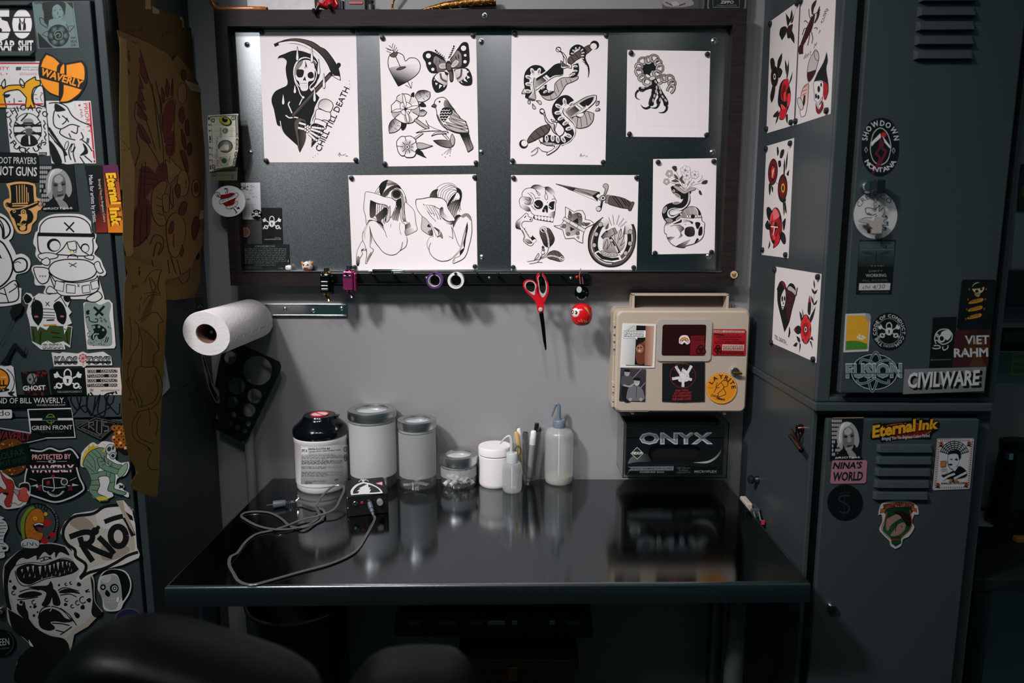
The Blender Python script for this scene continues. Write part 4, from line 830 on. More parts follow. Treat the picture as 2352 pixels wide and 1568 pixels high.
A.c(210, 383, 68, '3c3f3a', 58); A.c(210, 383, 58, '6d6f66', 50); A.s('150,410 190,370 230,350 240,390 220,415 170,420', 'c9c6b4'); A.c(222, 395, 20, 'd9d6c8', 24); A.s('190,350 230,340 250,380 235,370 210,365', '8f9086')
A.c(205, 242, 28, '55584e'); A.ring(205, 242, 22, 3, 'c9c6b4'); A.t('K', 196, 254, 216, 252, 22, 'd9d6c8'); A.c(195, 510, 26, '3f6f50'); A.c(195, 510, 15, '2c5540')
A.t('I2761660A', 168, 215, 172, 308, 14, '2f7a4c', up=(-1, 0)); A.t('I2761660A', 232, 545, 262, 465, 14, '2f7a4c', up=(-1, -.2))
A.t('TWO DOLLARS', 122, 300, 122, 560, 18, '4a4d44', up=(1, 0)); A.t('2', 258, 140, 282, 138, 26, '33362e'); A.ring(268, 126, 18, 6, '44473e'); A.t('2', 258, 575, 280, 572, 20, '33362e')
A.scribble(250, 210, 275, 300, 6, '8d8c7c', 3, 3); A.scribble(150, 210, 180, 300, 5, '9a9988', 3, 4); A.scribble(140, 470, 170, 545, 5, '8d8c7c', 3, 5); A.L('165,480 225,470 230,545 165,555 165,480', 3, '6f7a66'); A.ring(90, 145, 14, 5, '55584c'); A.ring(95, 560, 14, 5, '55584c')
def bow(px, py):
 t = max(0.0, min(1.0, (py-262)/132)); return 0.003+0.010*math.sin(t*PI)+0.012*t*t*max(0, min(1, (px-480)/75))
A.build('banknote', '35,100! 170,92! 308,84! 316,200 328,375 310,480 285,560! 180,580 50,608! 58,400 45,240', BILL, FP, material=PAPER, label='two dollar bill hanging sideways under an avocado magnet', cat='banknote', smooth=True, curl=bow)
p = on_y(519, 278, YF-0.006)
av = empty('avocado_magnet', (p.x, YF-0.008, p.z), 'green avocado-half magnet holding the two dollar bill', 'magnet')
Mx = Matrix.Translation((p.x, YF-0.0085, p.z)) @ Matrix.Rotation(0.42, 4, 'Y')
MB().lathe([(0, -0.006), (0.009, -0.005), (0.0125, 0), (0.012, 0.006), (0, 0.006)], (0, 0, 0), 24, 'Y', M=Mx @ Matrix.Scale(1.35, 4, (1, 0, 0)) @ Matrix.Scale(0.85, 4, (0, 0, 1))).build('skin', mat('avocado_skin', '1d2a12', 0.3), av)
MB().lathe([(0.0108, 0), (0.0106, -0.001), (0, -0.0012)], (0, -0.0052, 0), 24, 'Y', M=Mx @ Matrix.Scale(1.35, 4, (1, 0, 0)) @ Matrix.Scale(0.85, 4, (0, 0, 1))).build('flesh', mat('avocado_flesh', 'a3b038', 0.25), av)
MB().ball((0, -0.006, 0.002), (0.0075, 0.0022, 0.0062), M=Mx).build('stone', mat('avocado_stone', '2a1a0e', 0.2), av)
A = Art(470, 240, .25516)
A.l('120,810 160,850 300,930', 6, '18211f'); A.L('95,800 130,835|105,790 138,825|120,785 148,820|95,800 120,785 140,795 150,825 130,835 112,825', 4, '18211f'); A.p('325,942 290,940 312,918', '18211f')
A.s('155,880! 150,820 185,810 215,805! 240,795 275,800 290,830 270,890 250,945! 200,920', '8f1418'); A.o('140,865 165,850 230,835 295,795 300,830 240,860 170,890 145,895', 'e9e6e6', 5, '18211f'); A.o('200,915 250,905 295,870 300,900 255,930 210,940', 'e9e6e6', 5, '18211f'); A.p('205,885 240,870 225,890', '18211f')
A.l('195,800 205,760 185,765|260,930 290,970 280,985|205,810 215,770 200,755 180,760|270,935 300,975', 6, '18211f'); A.t('NIKKI & DARYL', 158, 882, 290, 824, 22, '18211f'); A.t('9.6 2015', 212, 934, 294, 896, 22, '18211f')
n_ = 40; base = ' '.join(f'{222+150*math.cos(2*PI*i/n_):.0f},{871+141*math.sin(2*PI*i/n_):.0f}' for i in range(n_))
def dome(px, py):
 q = ((px-470-222*.25516)/38.3)**2+((py-240-871*.25516)/36)**2; return 0.004*math.sqrt(max(0, 1-q*.97))
A.c(222, 871, 146, 'e2e0e2', 137, n=40); A.sh.insert(0, A.sh.pop())
A.build('pin_button', base, 'd2d2d4', FP, th=0.004, material=GLOSSY, label='large white pin button with a red heart and name banners', cat='pin button', curl=None)
def lock_logo(A, cx, cy, s, c='e4e2e2', d='0a1010'):
 for sg in (-1, 1):
  A.L([(cx+sg*s*.95, cy-s*.38), (cx-sg*s*.62, cy+s*.42)], s*.10, c)
  A.p([(cx+sg*s*.62, cy-s*.30), (cx+sg*s*.80, cy-s*.62), (cx+sg*s*.92, cy-s*.45), (cx+sg*s*1.08, cy-s*.42), (cx+sg*s*1.0, cy-s*.12), (cx+sg*s*.80, cy-s*.12)], c)
  A.ring(cx+sg*s*.66, cy+s*.48, s*.20, s*.12, c, s*.16, -sg*.6); A.ring(cx+sg*s*.95, cy+s*.62, s*.08, s*.05, c)
 A.ring(cx, cy-s*.42, s*.26, s*.10, c, s*.34, a0=PI, a1=2*PI); A.L([(cx-s*.26, cy-s*.42), (cx-s*.26, cy-s*.2)], s*.1, c); A.L([(cx+s*.26, cy-s*.42), (cx+s*.26, cy-s*.2)], s*.1, c)
 A.s([(cx-s*.42, cy+s*.02), (cx-s*.3, cy-s*.26), (cx, cy-s*.32), (cx+s*.3, cy-s*.26), (cx+s*.42, cy+s*.02), (cx+s*.28, cy+s*.38), (cx, cy+s*.52), (cx-s*.28, cy+s*.38)], d);
 A.s([(cx-s*.38, cy+s*.02), (cx-s*.27, cy-s*.23), (cx, cy-s*.28), (cx+s*.27, cy-s*.23), (cx+s*.38, cy+s*.02), (cx+s*.25, cy+s*.35), (cx, cy+s*.48), (cx-s*.25, cy+s*.35)], c); A.c(cx, cy+s*.04, s*.09, d); A.p([(cx-s*.04, cy+s*.05), (cx+s*.04, cy+s*.05), (cx+s*.08, cy+s*.26), (cx-s*.08, cy+s*.26)], d)
A = Art(470, 240, .25516); lock_logo(A, 360, 750, 32, '1c2322', 'e8e6e8')
A.l('410,735 425,728 420,750|430,745 450,735|395,770 402,778|410,765 415,780|425,765 428,780|400,795 405,805|415,795 418,808|430,795 438,808|428,825 440,838|445,825 450,838|460,828 472,836', 3, '33383a'); A.t('AMES', 372, 858, 412, 856, 11, '20282a', .02); A.scribble(345, 890, 470, 1010, 7, 'a9abad', 3, 8, fill=.5)
A.build('business_card', '312,704 500,702 510,1034 326,1034', 'd7d5da', BP, material=PAPER, label='white business card with a phone number scrawled on it', cat='card')
A = Art(470, 240, .25516); lock_logo(A, 472, 985, 36)
A.build('pin_button', ' '.join(f'{472+43*math.cos(2*PI*i/24):.0f},{989+45*math.sin(2*PI*i/24):.0f}' for i in range(24)), '0a0f10', ((0, YP-0.0008, 0), (0, -1, 0)), th=0.005, material=GLOSSY, label='small black padlock pin button on the white business card', cat='pin button')
A = Art(470, 240, .25516); A.c(372, 1148, 38, '7a5c4c', 44); A.s('352,1125 380,1112 398,1140 385,1180 355,1170', '6a4d40'); A.ring(372, 1148, 36, 3, '8f7060', 42)
A.build('coin', ' '.join(f'{372+40*math.cos(2*PI*i/24):.0f},{1150+46*math.sin(2*PI*i/24):.0f}' for i in range(24)), '6f5244', BP, th=0.0018, material=GLOSSY, label='copper coin stuck to the metal board', cat='coin')
A = Art(470, 240, .25516); lock_logo(A, 606, 1065, 78); A.t('IRRIGATING', 632, 1202, 686, 1202, 7, '8f9496'); A.t('THECODEOFCONDUCT.COM', 538, 1218, 688, 1216, 9, 'b9bcbd')
A.build('business_card', '510,928 694,930 705,1254 518,1252', '05090a', ((0, YP-0.0007, 0), (0, -1, 0)), material=VINYL, label='black card with a white padlock and crossed keys', cat='card')
A = Art(470, 240, .25516); A.t('CROSSBOW.', 455, 1284, 642, 1284, 17, '7e898a'); A.scribble(362, 1290, 736, 1432, 9, '5d696a', 6, 12, fill=.8); A.t('NICOBAR ISLANDS.', 455, 1450, 645, 1450, 12, '667172'); A.scribble(365, 1455, 520, 1480, 2, '556061', 4, 14); A.t('1106', 672, 1478, 708, 1478, 10, '8a9596'); A.L('756,1398 756,1420', 5, 'b9a98f')
A.build('placard', '335,1252 760,1256 768,1490 330,1490', '10191a', BP, th=0.002, material=VINYL, label='black museum placard describing a crossbow, low on the board', cat='placard')
# ================================================================== stickers on the left lockers
LP = ((0, YL-0.0042, 0), (0, -1, 0)); SW = 'd6d4d3'; SG = 'stickers on the left lockers'
LQ = [0]
def stick(A, base, col, label, smooth=False, plane=None, m=None, cat='sticker', group=SG, name='sticker', lift=True):
 pl = plane or LP
 if lift:
  LQ[0] += 1; n = Vector(pl[1]); pl = (Vector(pl[0])+n*0.00012*(LQ[0] % 40), pl[1])
 return A.build(name, base, col, pl, th=0.0003, material=m or VINYL, label=label, cat=cat, group=group, smooth=smooth)
A = Art(0, 0, .25519)
A.t('5', -70, 345, 96, 345, 245, 'e8e4e4', .06); A.p('-60,150 100,150 100,160 -60,160', '050a0a'); A.p('-60,285 100,285 100,296 -60,296', '050a0a')
A.c(200, 215, 88, 'e8e4e4', 132); A.p('110,150 290,150 290,162 110,162', '050a0a'); A.p('110,284 290,284 290,296 110,296', '050a0a'); A.L('178,165 188,275', 12, '050a0a'); A.L('222,165 212,275', 12, '050a0a'); A.p('178,170 202,205 225,170 202,225', '050a0a'); A.c(175, 240, 9, '050a0a', 35); A.c(226, 240, 9, '050a0a', 35)
A.t('TRAP', -70, 452, 130, 452, 84, 'e8e4e4', .03); A.t('SHIT', 165, 452, 300, 452, 84, 'e8e4e4', .03); A.L('-60,410 300,410', 6, '050a0a')
stick(A, '-160,70 290,70 328,470 -160,462', '050a0a', 'black rectangular sticker with a large split number and lettering')
A = Art(0, 0, .25519)
A.p('300,22 655,20 705,420 352,430', '607674'); A.L('310,30 645,28 695,415|330,300 350,425', 3, '2b3837')
A.s('405,20 380,60 395,120 400,200 440,220 480,180 470,110 520,60 570,100 575,150 590,90 575,20', '0e1716'); A.s('475,70 520,40 560,80 562,140 545,175 510,165 480,130', '6d8381'); A.l('485,95 505,90|535,85 555,88|520,110 522,130|525,155 550,150', 6, '12201f')
A.s('440,185 500,170 560,180 600,215 520,240 450,235', '6d8381'); A.l('440,185 430,240|600,215 612,260', 5, '12201f')
A.c(525, 320, 98, '0e1716', 100);
for i in range(6): t = i*PI/3; A.c(525+58*math.cos(t), 320+58*math.sin(t), 42, '0e1716'); A.c(525+60*math.cos(t), 322+60*math.sin(t), 34, '607674', edge='1c2a29')
A.c(525, 318, 52, '0e1716'); A.l('490,320 500,285 540,275 565,305 555,345 515,352 500,325 520,300 545,315 530,335', 9, '607674')
A.o('430,280 380,310! 430,330', '607674', 5, '12201f'); A.o('620,240 670,235! 625,285', '607674', 5, '12201f'); A.l('430,240 400,180 360,160 370,215 430,250', 6, '12201f')
A.p('340,290 480,430 355,432', '0e1716'); A.p('600,22 655,20 660,80', '0e1716')
for i, w in enumerate(('NW', 'PDX', 'OR')): A.t(w, 640+(i % 2)*0, 352+i*33, 690-(i == 0)*10-(i == 2)*5, 350+i*33, 22, '1c2a29')
A.t('TATTOO', 312, 40, 405, 38, 18, '1c2a29')
stick(A, '290,20 660,18 715,430 345,440', '607674', 'grey-green sticker of a dark-haired woman above a rose')
A = Art(0, 0, .25519)
A.t('PRIORITY', -160, 632, 85, 632, 32, 'c22a3a', .01); A.t('MAIL', -90, 676, 30, 676, 24, 'c22a3a'); A.p([(62+10*math.cos(-PI/2+i*PI/5)*(1 if i % 2 == 0 else .45), 664+10*math.sin(-PI/2+i*PI/5)*(1 if i % 2 == 0 else .45)) for i in range(10)], 'c22a3a'); A.L('-120,570 356,570', 14, 'b8253a'); A.t('UNITED STATES', 203, 612, 342, 614, 13, '4a4f55', .01); A.t('POSTAL SERVICE', 203, 634, 342, 636, 13, '4a4f55', .01); A.p('145,602 195,602 188,632 142,634', '3f464c'); A.scribble(175, 652, 340, 676, 2, 'd98a90', 6, 3)
A.o('-60,800! 20,765! 30,800 80,770 180,765! 215,790 235,740 320,690! 325,720 360,725! 362,765 310,790 290,840 290,900 320,970! 230,972! 240,880! 180,815 130,810 50,830 40,870 60,970! -60,970!', 'e0a11a', 11, '101413'); A.s('20,850! 95,850 60,880', '101413')
A.o('300,860 330,790 380,775 398,850 400,950 360,950 310,930', SW, 11, '101413'); A.l('310,855 335,850|318,885 345,895|365,835 385,840 365,870 380,915', 6, '101413'); A.o('45,710! 15,760 40,790 50,760', SW, 10, '101413'); A.o('185,705! 180,750 215,770 215,740', SW, 10, '101413')
A.L('-60,940 60,940|62,938 240,938|322,938 390,935', 14, 'b8253a'); A.c(85, 916, 6, '101413'); A.L('128,885 130,930|165,910 200,910', 7, '101413')
stick(A, '-140,552 355,552 402,972 -140,972', SW, 'white postal sticker with thick yellow hand lettering')
A = Art(0, 0, .25519); KK = '090f0f'
A.c(250, 1165, 130, KK, 150); A.c(250, 1165, 122, SW, 142); A.L('130,1130 375,1130|130,1200 375,1200', 22, KK); A.L('135,1100 245,1160 130,1225|370,1095 260,1160 375,1225|250,1025 190,1090', 14, KK)
A.s('185,1300! 195,1240 240,1210 290,1215 330,1250 345,1290! 300,1315 220,1318', KK); A.c(260, 1175, 32, 'b5b2b0', 42); A.c(255, 1120, 60, KK, 15); A.s('210,1115 225,1070 285,1070 300,1115', '8f8c8a'); A.L('212,1108 298,1108', 14, KK); A.L('262,1215 268,1300', 14, SW); A.s('232,1160 290,1160 285,1205 262,1225 240,1205', '5a5856')
A.arc('CHICAGO', 245, 1140, 190, 207, 330, 48, KK, 150, .02); A.arc('FUCK UPS', 255, 1190, 190, 150, 28, 48, KK, 190, .02, True)
for x, y in ((95, 1100), (95, 1200), (400, 1120), (408, 1220), (150, 1040), (345, 1040)): A.l(f'{x-8},{y-40} {x+8},{y-10} {x-6},{y+15} {x+8},{y+45}', 10, KK)
A.p('350,1370 425,1370 420,1398 350,1398', '1d2222'); A.t('FATHERS', 355, 1392, 415, 1392, 14, SW)
stick(A, '55,980 412,975 450,1402 95,1388', SW, 'square white sticker with a round portrait of a hatted figure')
A = Art(0, 0, .25519)
A.L('448,960 485,1200 500,1460', 16, 'b8253a'); A.L('805,920 825,1160 852,1462', 16, 'b8253a'); A.t('PRIORITY', 752, 930, 790, 1200, 34, 'b8253a', .01, up=(1, -.1)); A.t('MA', 715, 985, 728, 1060, 24, 'b8253a', up=(1, -.1)); A.c(716, 948, 10, 'b8253a'); A.t('FROM:', 670, 930, 678, 985, 8, 'd98a90', up=(1, -.1))
A.s('440,930! 520,925 600,960 650,1040 720,1090 790,1120! 720,1100 700,1120 770,1180 800,1180! 740,1170 740,1220 820,1240! 760,1250 755,1290 850,1350! 790,1360 860,1440! 790,1440 760,1390 700,1400 690,1470! 570,1470 500,1360 460,1200 425,1010', SW)
A.l('440,930 520,925 600,960 650,1040 720,1090 820,1130|480,1060 500,990 590,990|480,1060 490,1130 550,1160 640,1120 720,1140|550,1160 540,1200 600,1240 680,1260|425,1110 460,1200 560,1330 590,1460|440,1200 520,1300|560,1040 600,1080 560,1120|600,1060 620,1100|700,1140 690,1200 640,1180|730,1190 750,1240 720,1260|620,1200 640,1240|520,1030 540,1060|490,1270 520,1300 560,1340|650,1290 620,1360 640,1440|680,1320 660,1380 680,1460|740,1260 790,1300 830,1360|760,1400 830,1460|720,1410 760,1470', 11, KK)
A.l('440,1150 560,1330 600,1400', 24, KK); A.s('745,1290 780,1320 790,1380 720,1400 760,1350', KK); A.s('440,1260 500,1320 560,1460 480,1460 450,1330', KK); A.c(600, 1310, 14, SW, 40, .3); A.c(655, 1330, 12, SW, 40, .3); A.ring(600, 1310, 14, 7, KK, 40, .3); A.ring(655, 1330, 12, 7, KK, 40, .3); A.s('500,930 590,985 560,1000 500,1000', KK)
A.p('782,1240 806,1245 800,1290 778,1285', '4a5055')
stick(A, '415,908 818,908 866,1470 465,1470', SW, 'white postal sticker with a dense black pen drawing')
A = Art(0, 0, .25519); OR = 'f0921b'
A.s('345,640 360,560 410,475! 470,500 560,570! 600,570 735,545! 765,580 780,660 770,760 700,870 620,920 540,925! 530,870! 430,820 370,730', '080c0c')
A.s('370,600! 390,540 420,495! 480,520 535,570! 515,600 510,645!', OR); A.s('600,585! 730,562! 755,600 762,660 758,722! 600,680!', OR); A.s('362,700! 430,720 530,745! 530,800 528,862! 450,830 390,770', OR); A.s('575,762! 660,785 735,808! 700,850 620,905 542,915! 570,850', OR)
A.p('560,590 572,575 580,590 580,665 540,662 548,610', OR); A.t('WAVERLY', 362, 672, 735, 790, 62, OR, .03)
stick(A, '345,640 358,560 412,470! 470,495 562,562! 600,565 738,540! 770,580 784,660 774,764 704,878 620,926 536,930! 526,874! 426,824 366,734', '080c0c', 'orange and black winged W logo sticker', smooth=True)
A = Art(0, 330, .25519)
A.t('SHOOT PRAYERS', -75, 176, 326, 182, 58, SW, 0); A.t('NOT GUNS', -35, 280, 332, 292, 78, SW, .012)
stick(A, '-100,72 330,84! 342,95! 360,345 -100,345', KK, 'black sticker with two lines of white block capitals')
A = Art(0, 330, .25519); GD = 'd9a566'
A.s('90,375! 150,362 240,362 300,378! 305,470 310,525! 350,510! 340,550 250,590 150,600 80,570 60,540! 100,530! 100,450', KK); A.L('150,375 155,530|175,372 178,530|200,370 202,530|220,370 222,530|240,390 242,530|255,440 258,520', 7, GD); A.p('110,535 255,530 250,560 112,565', GD); A.L('110,550 255,545', 10, KK); A.l('85,585 190,580 340,525', 10, GD)
A.s('100,600 250,590 300,640 290,700 250,730 240,780 180,785 150,740 130,680 105,650', KK); A.s('165,640 240,630 240,690 210,690 180,720 195,660', GD); A.c(212, 615, 24, GD); A.c(212, 615, 16, KK); A.c(212, 615, 9, GD); A.c(130, 608, 14, GD); A.c(130, 608, 8, KK); A.l('160,720 200,740 235,720', 8, GD); A.s('180,750 230,740 225,775 190,780', GD)
for i in range(6): A.L(f'{160+i*13},{715+i} {160+i*13},{735+i}', 5, GD)
A.ring(362, 540, 20, 8, KK); A.ring(70, 548, 16, 8, KK)
stick(A, '55,360! 150,342 250,345 312,362! 325,400 330,480 380,500 388,540 370,590 340,610 330,680 290,730 275,790 220,812 160,800 125,740 100,680 75,620 35,560 40,510 88,490! 80,420', GD, 'gold and black skull in a top hat sticker', smooth=True)
def portrait(A, x, y, w, h, seed):
 f = lambda pts: ' '.join(f'{x+a*w:.1f},{y+b*h:.1f}' for a, b in pts)
 r = random.Random(seed)
 for i in range(9):
  for j in range(6):
   a = .02+j*.055; b = .04+i*.10
   if r.random() < .85: A.s(f([(a, b), (a+.04, b-.01), (a+.045, b+.05), (a+.005, b+.06)]), '8f9390')
 A.s(f([(.18, .5), (.2, .3), (.3, .14), (.5, .08), (.7, .14), (.85, .32), (.9, .55), (.82, .7), (.7, .6), (.4, .6), (.36, .74), (.24, .68)]), '8d908e'); A.s(f([(.3, .2), (.45, .1), (.62, .12), (.5, .2), (.36, .34), (.3, .6), (.24, .5)]), 'cfd1cf')
 for i in range(7): A.l(f([(.45+.03*i, .1), (.3-.015*i+.03*i, .3), (.24+.02*i, .66-.02*i)]), w*.012, '6a6e6c' if i % 2 else 'd5d6d4')
 A.s(f([(.36, .4), (.42, .25), (.56, .2), (.7, .28), (.74, .45), (.72, .64), (.62, .78), (.48, .76), (.38, .62)]), '636462'); A.s(f([(.42, .3), (.55, .22), (.66, .3), (.6, .38), (.46, .4)]), '9a9a97'); A.s(f([(.54, .42), (.6, .42), (.64, .56), (.52, .57)]), '868683')
 A.s(f([(.4, .43), (.5, .42), (.5, .46), (.42, .47)]), '1b1f1e'); A.s(f([(.62, .41), (.71, .40), (.71, .44), (.63, .45)]), '1b1f1e'); A.l(f([(.39, .41), (.5, .395)])+'|'+f([(.61, .385), (.72, .375)]), w*.02, '2a2e2d'); A.l(f([(.5, .58), (.58, .59), (.66, .56)]), w*.018, '3a3d3b'); A.s(f([(.5, .65), (.6, .64), (.68, .63), (.62, .68), (.52, .69)]), '2a2a28'); A.s(f([(.44, .72), (.55, .7), (.7, .68), (.6, .8), (.5, .79)]), '868682')
 A.s(f([(.1, .98), (.2, .85), (.4, .72), (.5, .86), (.66, .78), (.8, .86), (.98, .97)]), '0b100f'); A.s(f([(.5, .8), (.64, .76), (.8, .9), (.66, .97)]), '7e807c'); A.t('#RIOT666', x+w*.12, y+h*.97, x+w*.92, y+h*.955, h*.045, 'd8d8d6')
A = Art(0, 330, .25519); portrait(A, 352, 188, 330, 418, 3)
stick(A, '350,190 660,184 706,604 400,606', '0d1312', 'black and white portrait photo sticker beside the gold hatted skull')
A = Art(0, 330, .25519)
A.p('925,192 1060,192 1115,800 975,800', '7a1428', ('d87a1a', '990,200 1060,790')); A.p('925,192 1060,192 1070,260 930,270', '5a2048'); A.p('850,640 960,560 965,798 870,800', '8a2a18', ('150c10', '960,780 860,620'))
A.t('Made for artists by artists.', 800, 285, 840, 712, 34, 'dedcdc', up=(1, -.1)); A.l('920,400 895,480 910,600 945,700', 10, '7a1c14')
A.t('Eternal', 952, 262, 1002, 545, 84, '241008', .12, up=(1, -.05)); A.t('Eternal', 955, 265, 1005, 545, 80, 'f0b41c', .05, up=(1, -.05)); A.t('Ink', 985, 575, 1012, 750, 84, '241008', .12, up=(1, -.05)); A.t('Ink', 988, 577, 1014, 748, 80, 'f0b41c', .05, up=(1, -.05)); A.t('Bringing You the Brightest Colors', 885, 320, 935, 705, 20, 'c9b9a0', up=(1, -.1))
stick(A, '760,196 1060,192 1116,800 866,802', '0a0d12', 'tall black and red-orange sticker with yellow script across the door gap')
A = Art(0, 330, .25519)
A.o('355,800 370,730 440,670 580,655 720,665 800,720 825,800! 850,815 850,850 835,860 840,930 820,1000 700,1010 560,1000 400,990 350,960 340,830', SW, 11, KK); A.L('340,815 848,825', 34, KK); A.L('578,708 668,795|668,706 596,782', 14, KK)
A.c(485, 912, 62, KK, 60); A.c(494, 918, 46, SW, 44); A.c(766, 938, 40, KK, 42); A.c(768, 942, 30, SW, 32); A.o('605,885! 680,875! 690,950 625,950', SW, 9, KK); A.l('605,885 560,950 480,1010|690,880 740,960 800,1000', 10, KK); A.c(634, 968, 14, 'd9b52a', 9); A.ring(675, 968, 14, 6, KK, 9); A.ring(655, 1030, 45, 9, KK, 35, a0=PI, a1=2*PI)
A.o('345,1000 430,980 520,1000 500,1030 380,1040', SW, 9, KK); A.o('760,1020 800,1005 845,1010 830,1045', SW, 9, KK); A.o('370,1060 420,1025 450,1050 440,1090 400,1090', SW, 9, KK)
A.o('440,1125 480,1070 560,1045 660,1040 780,1050 860,1100 870,1150 830,1200 740,1230 620,1238 520,1210 460,1170', SW, 11, KK); A.L('620,1072 690,1110|692,1072 630,1105', 8, KK)
A.o('305,1130 330,1110 440,1130 435,1230 380,1260 335,1220', SW, 10, KK); A.L('355,1183 370,1198|370,1183 355,1198|378,1184 393,1199|393,1184 378,1199|402,1184 417,1199|417,1184 402,1199', 4, KK); A.o('850,1080 890,1060 910,1110 930,1150 900,1165 870,1140', SW, 9, KK)
A.o('440,1150 500,1240 560,1240 700,1250 850,1220 880,1190 890,1300 820,1350 640,1370 520,1340', SW, 10, KK)
for q in ('505,1230 580,1250 570,1330 490,1310', '600,1265 680,1275 678,1345 600,1340', '740,1280 805,1268 815,1335 745,1345', '815,1245 880,1225 895,1295 830,1312'): A.o(q, SW, 9, KK, None, False)
A.L('695,1258 718,1290|718,1262 698,1288', 6, KK); A.o('780,1390 840,1350 890,1330 920,1380 870,1420 810,1420', SW, 9, KK); A.o('420,1340 450,1280 520,1340', SW, 9, KK)
stick(A, '340,780 360,700 460,640 600,630 740,640 820,700! 830,790 868,820 860,880 880,930 850,990 905,1040 930,1100 955,1160 930,1190 890,1190 910,1280 940,1400 900,1445 820,1440 770,1400 640,1395 640,1345 560,1345 400,1350 410,1280 320,1270 310,1200 285,1130 310,1095 380,1090 355,1050 320,1000 325,940 300,890 320,800', SW, 'white die-cut sticker of a cartoon soldier with helmet and belt pouches', smooth=True)
A = Art(0, 330, .25519)
A.o('-150,860! 0,875 70,960 110,1060 110,1150 60,1240 -40,1310 -150,1330!', SW, 16, KK); A.o('120,1080 150,1040 200,1030 240,1060 240,1120 200,1150 140,1150', SW, 16, KK); A.l('135,1075 160,1060 190,1075', 8, KK); A.o('-150,640! -60,640 40,680 90,760 80,820 30,850 20,760 -40,680', SW, 16, KK); A.l('-20,660 30,740 40,840', 12, KK); A.s('0,990! 20,1030 45,1032 0,1028', KK)
A.o('-150,1330! 0,1310 130,1230 165,1300 160,1400 60,1430 -150,1430!', SW, 12, KK); A.l('40,1300 60,1370 80,1430|-10,1340 60,1360|130,1260 150,1290 80,1340', 10, KK)
stick(A, '-170,610! -40,612 60,660 120,760 110,840 80,870! 130,960 145,1000! 200,990 260,1030 275,1090 240,1150 150,1175! 140,1220 170,1295! 195,1300! 190,1430! 60,1460 -170,1470!', SW, 'white die-cut cartoon head sticker with a round ear, cut off by the picture edge', smooth=True)
A = Art(0, 640, .25519)
A.s('210,170! 240,135 290,180 260,220 230,215', KK); A.s('570,170! 600,130 635,165 620,210 585,200', KK); A.L('300,180 370,215|315,165 275,260|545,155 600,250|545,160 490,205', 8, KK)
A.s('285,250 320,190 380,225 385,350 345,425! 300,370 285,310', KK); A.s('480,240 530,200 580,250 600,340 575,410 520,380 505,320', KK); A.L('385,270 490,275|385,300 495,305|385,325 495,330|385,350 500,352', 7, KK); A.L('410,208 448,246|444,206 412,244', 7, KK); A.c(328, 340, 20, 'b85a62', 9); A.c(560, 338, 18, 'b85a62', 9); A.L('280,315 375,322|540,322 600,312', 8, KK); A.L('420,370 490,365|420,375 490,375', 7, KK)
A.p('275,425 330,430 340,470 360,430 420,460 450,420 570,425 580,500 610,430 645,435 630,600 575,560 480,580 430,555 380,575 370,600 290,560', '2f4a24')
r = random.Random(4)
for i in range(46):
 x, y = r.uniform(295, 620), r.uniform(440, 570); A.p([(x-6, y+4), (x, y-7), (x+6, y+4)], '6a2f24')
A.L('300,460 310,560|370,470 360,580|460,480 540,490|470,520 560,530|600,470 610,580', 8, '16220f'); A.p('390,410 510,408 505,420 395,424', 'c98a2a'); A.t('SUKKA', 385, 625, 575, 622, 36, KK, .06); A.t('SUKKA', 388, 623, 572, 620, 30, SW, .02)
stick(A, '205,170! 235,125 280,135 300,165! 350,130 440,145 520,130 555,160! 600,120 640,160 625,215 610,250! 645,300 620,330 648,400! 600,420! 652,432! 632,620! 580,590 590,635! 370,636! 290,570! 270,420! 262,380 240,300! 258,230! 230,225', SW, 'white die-cut panda head sticker with green patterned lettering', smooth=False)
A = Art(0, 640, .25519)
A.s('760,230 840,205 900,235 975,205 1000,240 985,330 1000,420 1010,520 1000,600 900,605 790,590 800,500 770,380', '7f918e'); A.L('845,255 930,330|940,245 860,330|780,290 800,320|800,282 782,318', 22, '0b1312'); A.L('780,290 800,318|802,282 780,320', 7, '0b1312'); A.l('775,350 800,340 810,380 870,390 880,365 855,360', 9, '0b1312')
A.o('830,420! 880,412 940,440 960,480 930,530 890,540 870,500 840,550 820,520 850,480', '0b1312', 6, '0b1312'); A.c(845, 435, 14, '7f918e'); A.c(892, 432, 12, '7f918e'); A.c(930, 460, 11, '7f918e'); A.l('840,540 850,500 890,495', 10, '9fb0ad')
r = random.Random(9)
for i in range(40): A.c(r.uniform(785, 1000), r.uniform(420, 600), 4, '0b1312')
for x, y in ((908, 352), (915, 378), (942, 365), (955, 382)): A.ring(x, y, 7, 3, '0b1312')
A.L('960,520 945,575|978,525 962,570', 6, '0b1312')
stick(A, '750,220! 770,210 830,205 930,188! 985,190! 1015,225! 1020,330 1042,600! 1030,625 785,635! 770,500 760,380!', 'd8d2cd', 'torn grey paper sticker of a screaming face with crossed-out eyes')
A = Art(0, 640, .25519)
A.t('KAOS', 488, 765, 700, 765, 62, KK, .08); A.t('TOYS', 770, 765, 1000, 765, 62, KK, .08); A.t('KAOS', 492, 762, 697, 762, 56, '8d9496', .02); A.t('TOYS', 774, 762, 996, 762, 56, '8d9496', .02); A.L('490,750 700,750|775,750 1000,750', 18, '14191a')
A.ring(748, 715, 34, 7, 'c2303c'); A.L('748,670 748,780|705,715 792,715|718,685 778,745|778,685 718,745', 6, 'c2303c')
stick(A, '465,662! 540,672 560,660! 700,672 745,655! 790,672 930,655! 1000,700 1012,778! 780,780 755,800 735,785 485,788!', SW, 'white jagged metal-band style lettering sticker with a red star in the middle')
A = Art(0, 640, .25519)
